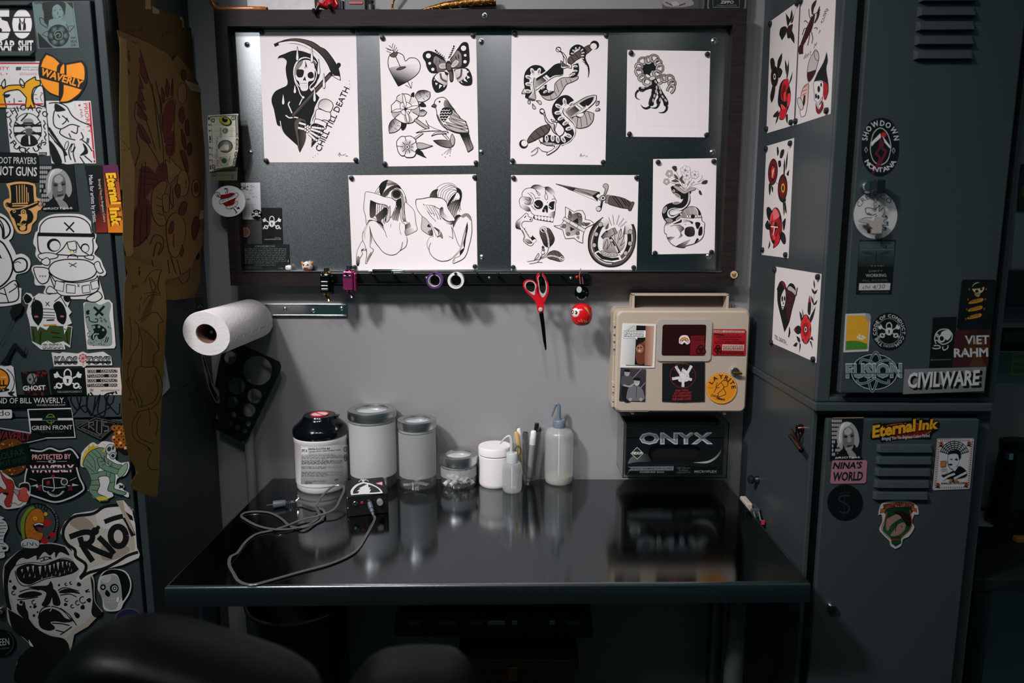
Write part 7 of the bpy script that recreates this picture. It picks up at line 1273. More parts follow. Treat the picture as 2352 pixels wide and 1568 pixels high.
MB().lathe([(r*.97, h), (r, h+0.001), (r, ht-0.003), (r*.96, ht), (0, ht+0.0005)], c, 44).build('lid', M_white, tu)
def wash(px, fr, half, y_sh, y_neck, y_cap, cap_half, tube_pts, m_cap, label, liquid):
 c, r = foot(px, fr, half); z = lambda y: zat(px, y, c.y)-TZ
 b = empty('wash_bottle', c, label, 'bottle', 'squeeze bottles with bent spouts'); rc = r*cap_half/half; hs, hn, hc = z(y_sh), z(y_neck), z(y_cap)
 MB().lathe([(0, 0.001), (r*.80, 0), (r*.94, 0.004), (r, 0.014), (r, hs-0.012), (r*.97, hs-0.004), (r*.85, hs+0.003), (rc*1.0, hn-0.004), (rc*.88, hn)], c, 40).build('body', M_poly, b)
 MB().lathe([(rc, hn-0.003), (rc*1.02, hn), (rc, hc-0.002), (rc*.9, hc), (rc*.3, hc), (rc*.28, hc+0.004)], c, 28).build('cap', m_cap, b)
 P = [on_y(x, y, c.y) for x, y in tube_pts]; n = len(P)
 sm = [Vector((p[0], c.y, p[1])) for p in catmull([(v.x, v.z, False) for v in P], False, 4)]
 MB().tube(sm, [rc*.30*(1-.62*(i/(len(sm)-1))**2) for i in range(len(sm))], 10).build('spout', m_cap, b)
 MB().tube([(c.x, c.y, TZ+0.008), (c.x, c.y, TZ+hn)], 0.0022, 8).build('dip_tube', mat('pale_tube', 'dfe2e2', 0.4), b)
 if liquid: MB().lathe([(0, 0.003), (r*.8, 0.003), (r*.96, 0.012), (r*.97, liquid), (0, liquid)], c, 32).build('liquid', mat('cloudy_liquid', 'cfcdb4', 0.2, trans=0.5, ior=1.33), b)
M_bcap = mat('blue_grey_plastic', '64727e', 0.4)
wash(1176, 1135, 23, 1064, 1058, 1039, 13, ((1174, 1042), (1175, 1015), (1172, 1003), (1166, 1002), (1158, 1008), (1148, 1019)), mat('translucent_cap', 'd4d8d8', 0.35, trans=0.3), 'small milky squeeze bottle in front of the white tub', 0)
wash(1283, 1118, 33, 990, 978, 963, 14.5, ((1283, 966), (1284, 940), (1283, 930), (1278, 927), (1273, 938), (1267, 957)), M_bcap, 'large milky squeeze bottle with a blue-grey spout', zat(1283, 1102, -0.08)-TZ)
c, r = foot(1213, 1115, 27); rt = r*40/27; h = zat(1213, 984, c.y)-TZ
tag(MB().lathe([(0, 0), (r*.96, 0), (r, 0.003), (rt, h), (rt*.96, h), (r*.95, 0.012), (0, 0.010)], c, 40).build('drinking_glass', M_glass), 'clear drinking glass holding pens and markers', 'glass')
def pen(dx, dy, tx, ty, L, rad, mcol, label, cap=None, capL=0.035):
 b = Vector((c.x+dx, c.y+dy, TZ+0.016)); t = Vector((c.x+tx, c.y+ty, 0)); k = math.sqrt(max(L*L-(t.x-b.x)**2-(t.y-b.y)**2, 0)); t.z = b.z+k; d = (t-b)/L
 e = empty('pen', b, label, 'pen', 'pens in the drinking glass')
 MB().tube([b, b+d*0.006, b+d*(L-capL)], [rad*.45, rad, rad], 12).build('barrel', mcol, e); MB().tube([b+d*(L-capL), b+d*(L-0.003), b+d*L], [rad*1.08, rad*1.02, rad*.8], 12).build('cap', cap or mcol, e)
 return b, d
M_ylw = mat('yellow_plastic', 'c9a02a', 0.4); M_org = mat('orange_band', 'd07a20', 0.4)
pen(-0.010, -0.004, -0.033, -0.006, 0.128, 0.0055, M_ylw, 'yellow pen leaning at the left of the drinking glass')
pen(-0.008, 0.010, -0.026, 0.010, 0.132, 0.0055, M_white, 'white pen behind the yellow pen')
b, d = pen(-0.006, -0.012, -0.008, -0.016, 0.128, 0.0080, mat('black_pen', '0d1213', 0.25), 'fat black marker at the middle of the glass', None, 0.045)
b, d = pen(0.002, -0.016, 0.014, -0.022, 0.134, 0.0075, mat('silver_grey_pen', '8b9092', 0.35), 'grey paint marker with a white cap', M_white, 0.038)
b, d = pen(0.012, -0.002, 0.030, 0.002, 0.135, 0.0058, M_blk, 'black marker with orange bands leaning right');
pen(0.010, 0.012, 0.024, 0.018, 0.145, 0.006, mat('black_pen', '0d1213', 0.25), 'tall black pen at the back of the glass')
sc = empty('small_scissors', (c.x-0.018, c.y-0.016, TZ+0.02), 'small black-handled scissors standing in the drinking glass', 'scissors')
for k in (0, 1): MB().tube([(c.x-0.028+0.007*math.cos(a*PI/8), c.y-0.014-0.004*k, TZ+0.092-0.026*k+0.013*math.sin(a*PI/8)) for a in range(16)], 0.0016, 6, closed=True).build('finger_loop', M_blk, sc)
MB().tube([(c.x-0.026, c.y-0.016, TZ+0.082), (c.x-0.010, c.y-0.014, TZ+0.02)], [0.002, 0.0008], 6).build('blade', M_chr, sc)
fl_, fr_ = on_z(801, 1187, TZ), on_z(893, 1177, TZ)
ux = (fr_-fl_).normalized(); uy = Vector((-ux.y, ux.x, 0)); wid = (fr_-fl_).length; hh = zat(798, 1139, fl_.y)-TZ
dep = (on_z(788, 1103, TZ+hh)-on_z(799, 1139, TZ+hh)).dot(uy)
MX = Matrix(((ux.x, uy.x, 0, fl_.x), (ux.y, uy.y, 0, fl_.y), (0, 0, 1, TZ), (0, 0, 0, 1)))
pb = empty('power_supply', MX @ Vector((wid/2, dep/2, 0)), 'small black power supply box with a white shield and bolt emblem', 'power supply')
MB().box(0, wid, 0, dep, 0.0, hh, 0.003, M=MX).build('case', mat('matte_black_case', '0b0f10', 0.5), pb)
def jack(x, z, rad, L, m, name='jack'): return MB().lathe([(rad, 0), (rad, -L*.8), (rad*.85, -L), (rad*.5, -L), (rad*.45, -L*.4), (0, -L*.4)], (x*wid, 0, z*hh), 20, 'Y', M=MX).build(name, m, pb)
jack(.17, .62, .0062, .004, M_chr); jack(.34, .63, .0032, .003, MATS['warning_red'], 'indicator'); jack(.52, .64, .0055, .006, M_chr); MB().lathe([(0.0075, 0), (0.0075, -0.010), (0.0066, -0.012), (0, -0.012)], (.78*wid, 0, .60*hh), 20, 'Y', M=MX).build('dial', mat('white_metal_dial', 'c0c2c3', 0.3, 0.6), pb)
for z in (.25, .75): MB().lathe([(0.003, 0), (0.003, -0.0015), (0, -0.002)], (0, dep*.2, z*hh), 12, 'X', M=MX).build('screw', M_scr, pb)
A = Art(640, 880, .22963); TP = ((0, 0, TZ+hh), (0, 0, 1)); WW = 'dcdada'
A.s('725,1118! 722,1070 770,1015 845,985! 930,1005 1010,1050 1040,1090! 1042,1098! 960,1105 840,1108', WW); A.s('745,1106! 748,1070 790,1025 850,1000! 930,1020 990,1050 1020,1085! 950,1092 840,1096', '0b0f10'); A.p('895,1004 800,1050 822,1052 782,1078 808,1080 790,1105 905,1098 925,1062 905,1062 918,1040 898,1040', WW); A.p('968,1000 1036,984 1038,1020', 'd8b5b5'); A.L('968,1000 1036,984 1038,1020 968,1000', 4, 'b8303a')
A.l('800,985 830,965 845,985 870,965 900,980|820,960 845,970 870,962', 5, WW); A.c(845, 968, 8, WW)
A.build('shield_decal', None, WW, TP, parent=pb, th=0.0)
def cable_pt(x, y, lift=0.0): return on_z(360+x*.2551, 1060+y*.2551, TZ+0.0026+lift)
CP = [(1950, 480, .006), (1962, 520, 0), (1900, 640, 0), (1820, 770, 0), (1740, 840, 0), (1560, 920, 0), (1300, 990, 0), (1000, 1075, 0), (850, 1108, 0), (740, 1075, 0), (690, 1000, 0), (652, 925, 0), (665, 855, .004), (725, 820, 0), (800, 720, 0), (900, 650, 0), (1050, 615, 0), (1200, 565, .004), (1300, 525, .003), (1480, 478, .006), (1600, 425, .012), (1655, 330, .022), (1688, 255, .030), (1670, 212, .034), (1600, 218, .032), (1520, 275, .024), (1450, 365, .012), (1432, 410, .008), (1462, 470, .004), (1430, 530, 0), (1300, 588, 0), (1100, 610, .004), (920, 580, 0), (800, 520, 0), (762, 488, 0), (800, 458, 0), (900, 448, 0), (1020, 460, 0), (1120, 510, 0), (1200, 578, 0), (1320, 590, .004), (1440, 550, 0), (1512, 480, .004), (1490, 430, 0), (1400, 400, .004), (1300, 368, .004), (1250, 358, .006)]
pts = [cable_pt(*q) for q in CP]
def spline3(P, sub=4):
 xy = catmull([(p.x, p.y, False) for p in P], False, sub); zz = catmull([(i, p.z, False) for i, p in enumerate(P)], False, sub); return [Vector((a[0], a[1], max(b[1], TZ+0.0022))) for a, b in zip(xy, zz)]
sp_ = spline3(pts)
cb = empty('power_cable', pts[8], 'clear twin cable with grey plugs looping over the steel table', 'cable')
M_cab = mat('clear_cable_jacket', '6d6d68', 0.2, 0.35, coat=0.5)
off = []
for i, p in enumerate(sp_):
 t = (sp_[min(i+1, len(sp_)-1)]-sp_[max(i-1, 0)]).normalized(); s_ = Vector((-t.y, t.x, 0)).normalized()*0.0015; off.append((p+s_, p-s_))
MB().tube([a for a, _ in off], 0.0017, 7).tube([b for _, b in off], 0.0017, 7).build('cable', M_cab, cb)
jp = MX @ Vector((.52*wid, -0.004, .62*hh)); M_plug = mat('grey_plug', '55606a', 0.45)
jd = pts[0]-jp; MB().tube([jp, jp+jd*.45, jp+jd*.5, jp+jd*.75, jp+jd*.78, jp+jd], [0.0055, 0.0065, 0.0048, 0.0052, 0.0036, 0.0032], 14).build('plug', M_plug, cb)
e0, e1, e2, e3 = cable_pt(1250, 358, .006), cable_pt(1170, 370, .006), cable_pt(1045, 385, .007), cable_pt(990, 392, .007)
d = e2-e1; MB().tube([e1, e1+d*.08, e1+d*.1, e1+d*.9, e2], [0.004, 0.005, 0.008, 0.009, 0.007], 14).tube([e2, e3], 0.0011, 6).build('plug', M_plug, cb)
b = MB(); n = 40
b.tube([e0+(e1-e0)*(i/n)+Vector((0, 0.0035*math.cos(i*1.3), 0.0035*math.sin(i*1.3))) for i in range(n+1)], 0.0008, 5).build('strain_spring', M_chr, cb)
s0 = cable_pt(1278, 330, .012); MB().tube([e0, s0, cable_pt(1262, 300, .02)], 0.0022, 6).build('spring_tab', M_chr, cb)
# ================================================================== sharps container on the wall
CK = .28708; CY = -0.100
def cpt(x, y, d=CY): return on_y(1380+x*CK, 660+y*CK, d)
M_bei = mat('beige_plastic', 'b3a594', 0.42); M_beid = mat('dark_brown_plastic', '4a3c36', 0.5)
a, b = cpt(128, 185), cpt(1160, 1000)
bx = empty('sharps_container', ((a.x+b.x)/2, -0.05, b.z), 'beige wall-mounted sharps container with photos and stickers', 'container')
def rbox(x0, x1, z0, z1, rr, n=5):
 q = []
 for cx, cz, s in ((x1-rr, z1-rr, 0), (x0+rr, z1-rr, 1), (x0+rr, z0+rr, 2), (x1-rr, z0+rr, 3)):
  for i in range(n+1): t = (s+i/n)*PI/2; q.append((cx+rr*math.cos(t), cz+rr*math.sin(t)))
 return q
def XZ(y): return Matrix(((1, 0, 0, 0), (0, 0, 1, y), (0, 1, 0, 0), (0, 0, 0, 1)))
MB().prism(rbox(a.x-0.004, b.x+0.004, b.z-0.002, a.z+0.002, 0.014), 0.068, XZ(-0.070)).build('cabinet', M_bei, bx)
o2 = rbox(a.x, b.x, b.z, a.z, 0.016); o1 = rbox(a.x+0.005, b.x-0.005, b.z+0.005, a.z-0.005, 0.012); n = len(o2)
v = [(x, -0.0705, z) for x, z in o2]+[(x, CY+0.006, z) for x, z in o2]+[(x, CY, z) for x, z in o1]
f = [[i, (i+1) % n, n+(i+1) % n, n+i] for i in range(n)]+[[n+i, n+(i+1) % n, 2*n+(i+1) % n, 2*n+i] for i in range(n)]+[list(range(2*n, 3*n)), list(range(n))[::-1]]
dr_ = MB().add(v, f, False).build('door', M_bei, bx)
w0, w1 = cpt(450, 255), cpt(875, 588); i0, i1 = cpt(492, 295), cpt(832, 545)
MB().prism(rbox(w0.x, w1.x, w1.z, w0.z, 0.010), 0.004, XZ(CY-0.004), holes=[rbox(i0.x, i1.x, i1.z, i0.z, 0.006)]).build('window_frame', mat('grey_beige_plastic', 'a9a198', 0.4), dr_)
MB().prism(rbox(i0.x-0.002, i1.x+0.002, i1.z-0.002, i0.z+0.002, 0.006), 0.002, XZ(CY-0.0025)).build('window_pane', mat('maroon_window', '2a0f10', 0.12), dr_)
for y in (290, 355, 410, 470, 770, 815, 890, 935):
 p = cpt(108, y, -0.085); MB().box(a.x-0.0065, a.x-0.0002, -0.092, -0.074, p.z-0.006, p.z+0.006, 0.001).build('hinge_tab', M_bei, bx)
t0, t1 = on_y(1452, 676, -0.055), on_y(1671, 719, -0.055)
hp = MB().box(t0.x, t1.x, -0.030, -0.004, a.z, t0.z, 0.003).build('hopper_back', M_bei, bx)
MB().box(t0.x, t0.x+0.006, -0.062, -0.0305, a.z, t0.z+0.001, 0.001).box(t1.x-0.006, t1.x, -0.062, -0.0305, a.z, t0.z+0.001, 0.001).box(t0.x, t1.x, -0.062, -0.030, t0.z-0.003, t0.z+0.002, 0.001).build('hopper_rim', M_bei, hp)
MB().box(t0.x+0.007, t1.x-0.007, -0.0325, -0.0304, a.z+0.001, t0.z-0.004).build('hopper_panel', M_beid, hp)  # dark brown inset panel inside the beige rim
p = cpt(1058, 175, -0.05); MB().box(p.x-0.004, p.x+0.003, -0.055, -0.045, a.z, p.z+0.012, 0.001).build('latch', mat('grey_metal', '6d6f70', 0.35, 0.7), bx)
p = cpt(1068, 668); kn = MB().lathe([(0.0115, 0), (0.0115, -0.006), (0.010, -0.009), (0, -0.010)], (p.x, CY, p.z), 22, 'Y').build('lock', M_chr, dr_)
MB().box(p.x-0.006, p.x+0.016, CY-0.016, CY-0.010, p.z-0.006, p.z-0.001, 0.001).build('key', mat('brass', 'a5793a', 0.3, 1.0), bx)
for x in (260, 1000): q = cpt(x, 1012); MB().box(q.x-0.004, q.x+0.004, -0.09, -0.06, b.z-0.008, b.z-0.0021, 0.001).build('foot_tab', M_bei, bx)
SP = ((0, CY, 0), (0, -1, 0)); SGc = 'stickers on the sharps container'
A = Art(1380, 660, CK); A.t('KENDALL', 163, 978, 372, 978, 34, 'b0a494', .02); A.t('tyco/Healthcare', 172, 938, 345, 938, 18, 'b0a494', .01); A.L('150,908 378,908 384,920 384,985 372,992 150,990', 3, 'ab9f90'); A.build('embossed_logo', None, 'b0a494', SP, parent=dr_, th=0.0)
def cst(A, base, col, lb, smooth=False, cat='sticker', m=None, name='sticker'): return stick(A, base, col, lb, smooth, SP, m, cat, SGc, name)
A = Art(1380, 660, CK)
A.p('172,300 428,308 412,628 168,616', 'cfd3cf'); A.p('172,300 285,303 270,618 168,616', 'dfe0dc', ('a9ada8', '180,400 290,420')); A.p('355,305 428,308 412,628 345,624', 'c29a84', ('8a5a48', '420,450 350,450')); A.p('285,303 358,306 348,624 270,618', '1a1816'); A.s('280,520 295,460 335,440 350,480 345,600 310,615 285,590', '6a3a2c'); A.c(312, 490, 30, '9a6a58', 34); A.c(300, 482, 6, '1a1010'); A.c(322, 480, 6, '1a1010'); A.p('335,440 358,415 348,470', '7a4a3a'); A.c(310, 505, 10, 'd8a898', 7); A.L('200,622 400,626', 6, '2a2a2a')
A.p('190,345 360,342 358,400 180,404', 'e6e8e6'); A.L('190,345 360,342 358,400 180,404 190,345', 3, '26302e'); A.p('275,400 290,418 292,400', 'e6e8e6')
for i in range(4): A.scribble(200-i*3, 350+i*12, 345, 358+i*12, 1, '14191a', 5, i+20)
A.p('180,400 230,330 270,300 200,340', 'b5b8b2'); cst(A, '172,285 442,292 430,642 152,640', 'dcdad6', 'photo print of a skin tattoo with a speech balloon', cat='photo', m=GLOSSY, name='photo_print')
A = Art(1380, 660, CK)
A.p('160,650 358,652 352,910 148,905', '3c3c40', ('24262a', '250,660 250,900')); A.L('322,655 250,730', 5, 'a87aa0'); A.L('356,760 320,800', 5, 'a87aa0'); A.s('160,760 170,715 210,700 250,715 262,770 240,800 180,800', '4a4c50'); A.c(210, 682, 22, '9a9696', 28); A.s('188,672 195,655 225,655 232,675', '16181a'); A.s('170,790 250,790 240,905 180,905', '1c1e20'); A.s('210,840 225,800 270,785 320,800 345,850 340,900 215,900', '6a6c70'); A.c(288, 755, 24, 'a5a1a0', 32); A.s('262,740 270,722 305,722 315,745', '16181a'); A.l('275,770 290,776 302,768', 4, 'e0dedc'); A.L('285,790 282,890', 4, '3a3c40'); A.l('180,780 230,790 265,770', 14, '9a9696'); A.c(235, 895, 14, '9a9696'); A.c(320, 895, 14, '9a9696')
cst(A, '158,646 360,652 354,912 146,906', '3a3a3e', 'black and white photo of two people with violet light streaks', cat='photo', m=GLOSSY, name='photo_print')
A = Art(1380, 660, CK); A.ring(656, 705, 102, 3, '8a2028', 98)
for q in ('600,630 640,700', '725,625 690,690', '570,730 640,720', '728,738 670,720', '657,795 658,720'): A.L(q, 22, 'd8d6d4')
A.s('620,745 640,680 660,655 700,680 705,740 660,755', 'd8d6d4'); A.L('605,632 657,790 722,628 572,730 726,738 605,632', 3, '8a2028'); A.p('650,655 657,640 664,657 675,650 672,668 645,668', 'd8d6d4')
for i, w in enumerate(('EVERY TIME A', 'CAT CLEANS ITSELF', 'IT IS WORSHIPPING', 'THE DARK LORD')): A.t(w, 592-i*8 if i else 595, 832+i*21+i*i, 700+(i > 0)*22, 828+i*20+i*i, 14+i*1.5, 'a8202c', .02, .15)
for x, y in ((590, 660), (585, 770), (735, 680), (655, 612)): A.c(x, y, 4, '8a2028')
cst(A, '492,605! 832,600! 830,912! 660,918 490,912!', '0b0d0f', 'black cloth patch with a white star-posed cat and red text', cat='patch', m=PAPER, name='patch')
A = Art(1380, 660, CK); A.p('902,342 1150,345 1148,362 902,360', 'd6b5a8'); A.t('DANGER!', 905, 358, 980, 358, 14, '14100f', .03); A.scribble(988, 344, 1146, 360, 2, '3a1414', 4, 2); A.p('905,370 960,374 1100,376 1102,382 960,384 905,378', '14100f'); A.t('USED NEEDLES', 985, 382, 1085, 382, 10, 'c01c28', .02); A.scribble(920, 390, 1130, 402, 2, '3a0c10', 4, 3); A.t('CONTAMINATED BIOHAZARD', 942, 420, 1108, 420, 10, '2a0a0c', .01); A.scribble(910, 424, 1145, 450, 3, '4a0c12', 4, 4); A.p('972,455 1146,458 1142,505 968,502', 'd6b5a8'); A.scribble(976, 462, 1140, 500, 5, '3a1414', 4, 5); A.scribble(920, 508, 1140, 535, 3, '4a0c12', 4, 6)
def biohaz(A, x, y, s, c):
 for k in range(3): t = -PI/2+k*2*PI/3; A.ring(x+s*.42*math.cos(t), y+s*.42*math.sin(t), s*.45, s*.2, c)
 A.ring(x, y, s*.35, s*.12, c)
biohaz(A, 934, 490, 34, '2a0a0c'); cst(A, '900,333! 1152,334! 1162,342! 1158,535! 1148,543! 896,541! 888,532!', 'a8151f', 'red danger label about used needles')
A = Art(1380, 660, CK); A.c(965, 806, 120, 'd98a1c'); A.ring(965, 806, 116, 3, 'e8b45a'); A.arc('LAYRITE', 965, 812, 82, 205, 360, 32, '14181a', bold=.03); A.l('905,840 930,790 960,760 990,740 1015,760 1010,790 980,800 1000,850 960,870 940,890 985,895|930,760 920,800 950,800|960,760 985,800 930,850|985,745 1010,740 1020,760|945,850 930,880 970,890', 5, '3a2414'); A.t('Deluxe', 878, 870, 945, 880, 20, '14202c', .02, .3); A.t('Pomade', 920, 895, 990, 905, 20, '14202c', .02, .3); A.t('MY-DARTS!', 855, 806, 905, 806, 8, '3a2414'); cst(A, ov(965, 806, 124, 124), 'd08418', 'round orange pin-up pomade sticker on the sharps container')
A = Art(1380, 660, CK); WP_ = ((0, CY-0.0026, 0), (0, -1, 0))
A.scribble(740, 392, 828, 425, 3, '3a0a0e', 4, 3); biohaz(A, 800, 500, 44, '200608'); stick(A, '718,385 830,385 832,540 712,540', '6a0f16', 'dark red hazard label behind the container window', False, WP_, None, 'sticker', SGc)
A = Art(1380, 660, CK)
for k, cc in enumerate(('c8303a', 'd8822a', 'd8b83a', '4a8a4a', '3a6a9a')): A.ring(668, 432, 34-k*5, 5, cc, 32-k*5, a0=PI, a1=2*PI)
A.c(640, 438, 10, 'd9a8c0', 9); A.c(696, 438, 11, 'd9a8c0', 9); stick(A, '625,445! 628,405 650,384 690,384 708,410 712,440 690,456 668,440 650,455', 'e0d8d8', 'small rainbow sticker on the container window', True, ((0, CY-0.0030, 0), (0, -1, 0)), None, 'sticker', SGc)
GY = -0.112
gl0, gl1 = cpt(206, 1100, GY), cpt(972, 1500, GY)
gb = empty('glove_box', ((gl0.x+gl1.x)/2, GY/2, gl1.z), 'black carton of nitrile gloves with large chrome letters', 'carton')
m_ctn = mat('black_carton', '0e1214', 0.35)
ez = [cpt(x, y, GY) for x, y in ((382, 1325), (400, 1275), (460, 1255), (590, 1255), (720, 1258), (785, 1280), (795, 1325), (770, 1385), (700, 1398), (590, 1398), (450, 1398), (395, 1375))]
hole = [(q[0], q[1]) for q in catmull([(e.x, e.z, False) for e in ez], True, 3)]
MB().prism(rbox(gl0.x, gl1.x, gl1.z, gl0.z, 0.001, 1), 0.002, XZ(GY), holes=[hole]).build('front', m_ctn, gb)
MB().box(gl0.x, gl0.x+0.002, GY+0.0021, -0.020, gl1.z, gl0.z).box(gl1.x-0.002, gl1.x, GY+0.0021, -0.020, gl1.z, gl0.z).box(gl0.x+0.002, gl1.x-0.002, GY+0.0021, -0.020, gl1.z, gl1.z+0.002).box(gl0.x+0.002, gl1.x-0.002, -0.022, -0.020, gl1.z+0.002, gl0.z).build('carton', m_ctn, gb)
MB().box(gl0.x+0.003, gl1.x-0.003, GY+0.012, -0.023, gl1.z+0.003, gl0.z-0.012, 0.01).build('gloves', mat('black_nitrile', '06090a', 0.5, bump=(60, 0.6)), gb)
A = Art(1380, 660, CK); GP = ((0, GY, 0), (0, -1, 0)); ST = '9a9ea0'
A.s('215,1410! 240,1360 300,1330 370,1330! 400,1390 300,1395', '5a6062', ('15191a', '230,1370 380,1370')); A.s('740,1400! 860,1385 930,1340 962,1285! 960,1320 920,1370 850,1405', '9a9ea0', ('2a2e30', '860,1390 950,1290'))
A.t('ONYX', 306, 1250, 898, 1248, 88, '3a3e40', .055); A.t('ONYX', 308, 1250, 896, 1248, 84, 'b0b4b6', .04); A.t('ONYX', 314, 1246, 890, 1244, 76, '707678', .01)
A.p('290,1275 342,1325 292,1375 238,1327', 'a9b5ae'); A.p('290,1281 336,1325 292,1369 244,1327', '12301f'); A.t('MEDIUM', 252, 1335, 330, 1335, 20, 'dfe3e0', .02)
A.p('215,1432 582,1430 580,1462 216,1464', ST); A.p('215,1432 245,1448 216,1464', '0e1214'); A.t('NITRILE EXAMINATION GLOVES', 248, 1456, 572, 1454, 15, '14191a', .02); A.t('POWDER-FREE  BLACK', 312, 1482, 508, 1481, 12, 'c0c4c5', .01); A.L('210,1490 245,1450', 3, ST)
A.t('100 Gloves', 612, 1450, 714, 1448, 15, '8f9597'); A.t('by Weight', 625, 1466, 698, 1465, 12, '8f9597'); A.t('Single Use Only', 605, 1484, 716, 1482, 12, '8f9597'); A.t('MICROFLEX', 748, 1482, 928, 1480, 19, 'aeb3b4', .01); A.c(838, 1474, 8, '6a2a2a')
A.build('front_print', None, ST, GP, parent=gb, th=0.0, material=VINYL)
ho = empty('glove_holder', ((gl0.x+gl1.x)/2, GY/2, gl1.z-0.006), 'clear acrylic wall holder around the glove carton', 'holder')
M_acr = mat('clear_acrylic', 'f4f8f8', 0.04, trans=1.0, ior=1.3, spec=0.5)
x0, x1 = gl0.x-0.006, gl1.x+0.008; zt = cpt(206, 1080, GY-0.006).z; zb = gl1.z-0.004
MB().box(x0, x1, GY-0.0065, GY-0.0045, zb, cpt(0, 1418, GY-0.006).z, 0.0005).build('front_lip', M_acr, ho); MB().box(x0, x1, GY-0.0065, GY-0.0045, cpt(0, 1190, GY-0.006).z, zt, 0.0005).build('front_strip', M_acr, ho)
MB().box(x0-0.002, x0, GY-0.0065, -0.002, zb, zt, 0.0005).build('side', M_acr, ho); MB().box(x1, x1+0.002, GY-0.0065, -0.002, zb, zt, 0.0005).build('side', M_acr, ho)
MB().box(x0-0.002, x1+0.002, GY-0.0065, -0.002, zb-0.0025, zb-0.0005, 0.0005).build('base', M_acr, ho)
# ================================================================== paper towel roll on its bracket
ax = xat(578, 707, -0.02); pz = zat(469, 766, -0.30); M_pap = mat('paper_towel', 'e2dede', 0.9, bump=(140, 0.5))
q0, q1 = on_y(600, 697, -0.006), on_y(797, 725, -0.006)
br = empty('towel_bracket', ((q0.x+q1.x)/2, -0.004, q1.z), 'chrome bracket bar holding the paper towel roll on the wall', 'bracket')
MB().box(ax, q1.x, -0.007, -0.001, q1.z, q0.z, 0.001).box(ax, q1.x, -0.010, -0.0071, q0.z-0.003, q0.z, 0.0008).box(ax, q1.x, -0.010, -0.0071, q1.z, q1.z+0.003, 0.0008).build('bar', M_chr, br)
MB().tube([(ax, -0.006, pz+0.004), (ax, -0.02, pz), (ax, -0.275, pz)], 0.004, 10).build('rod', M_chr, br)
for px, py in ((655, 709), (720, 713), (785, 708)): screw(px, py, -0.0072, br, 0.0055)
tr = empty('paper_towel_roll', (ax, -0.16, pz-0.055), 'white paper towel roll sticking out from the wall', 'paper towel')
prof = [(0.0235, -0.302), (0.052, -0.302), (0.0535, -0.299), (0.0535, -0.022), (0.052, -0.020), (0.0235, -0.020), (0.0235, -0.302)]
sq = Matrix.Translation((ax, 0, pz)) @ Matrix.Rotation(0.5, 4, 'Y') @ Matrix.Scale(1.05, 4, (1, 0, 0)) @ Matrix.Scale(0.93, 4, (0, 0, 1))
MB().lathe(prof, (0, 0, 0), 56, 'Y', M=sq, caps=False).build('roll', M_pap, tr)
MB().lathe([(0.0232, -0.300), (0.0232, -0.022), (0.0215, -0.022), (0.0215, -0.300), (0.0232, -0.300)], (0, 0, 0), 36, 'Y', M=sq, caps=False).build('core', mat('cardboard', '7a5a48', 0.9), tr)
def flap(u, v): t = -0.62+u*0.9; return Vector((0.0550*math.cos(t-0.1*0), -0.299+v*0.277, 0.0550*math.sin(t)))
b = MB(); g = [[sq @ flap(i/10, j/2) for i in range(11)] for j in range(3)]; b.add([p for r_ in g for p in r_], [[j*11+i, j*11+i+1, (j+1)*11+i+1, (j+1)*11+i] for j in range(2) for i in range(10)], True); b.build('loose_sheet', M_pap, tr)
for k in range(5):
 t = 0.15; y = -0.27+k*0.05; b = MB()
 for s_, e_ in (((-.2, 0), (0, .012)), ((0, .012), (.2, 0)), ((.2, 0), (0, -.012)), ((0, -.012), (-.2, 0))):
  b.tube([sq @ Vector((0.0552*math.cos(t+s_[0]), y+s_[1], 0.0552*math.sin(t+s_[0]))), sq @ Vector((0.0552*math.cos(t+e_[0]), y+e_[1], 0.0552*math.sin(t+e_[0])))], 0.0005, 4)
 b.build('embossing', M_pap, tr)
def tp(x, y): return on_y(380+x*.20408, 780+y*.20408, -0.036)
ol = [tp(x, y) for x, y in ((660, 60), (880, 60), (1285, 245), (1305, 300), (1290, 370), (930, 1115), (895, 1140), (850, 1142), (560, 1000), (545, 900), (530, 700), (600, 300))]
hs = []
for x, y, r_ in ((1040, 345, 165), (805, 520, 96), (1005, 630, 83), (758, 700, 66), (940, 790, 76), (762, 850, 40), (858, 893, 34), (935, 940, 32), (740, 942, 32), (815, 985, 33), (890, 1020, 32), (598, 868, 30), (735, 200, 72)):
 hs.append([(tp(x+r_*math.cos(-i*PI/12), y+r_*math.sin(-i*PI/12)).x, tp(x+r_*math.cos(-i*PI/12), y+r_*math.sin(-i*PI/12)).z) for i in range(24)])
tag(MB().prism([(p.x, p.z) for p in ol], 0.003, XZ(-0.039), holes=hs).build('circle_template', M_blk), 'black plastic drafting template full of round holes on the dark wall', 'template')
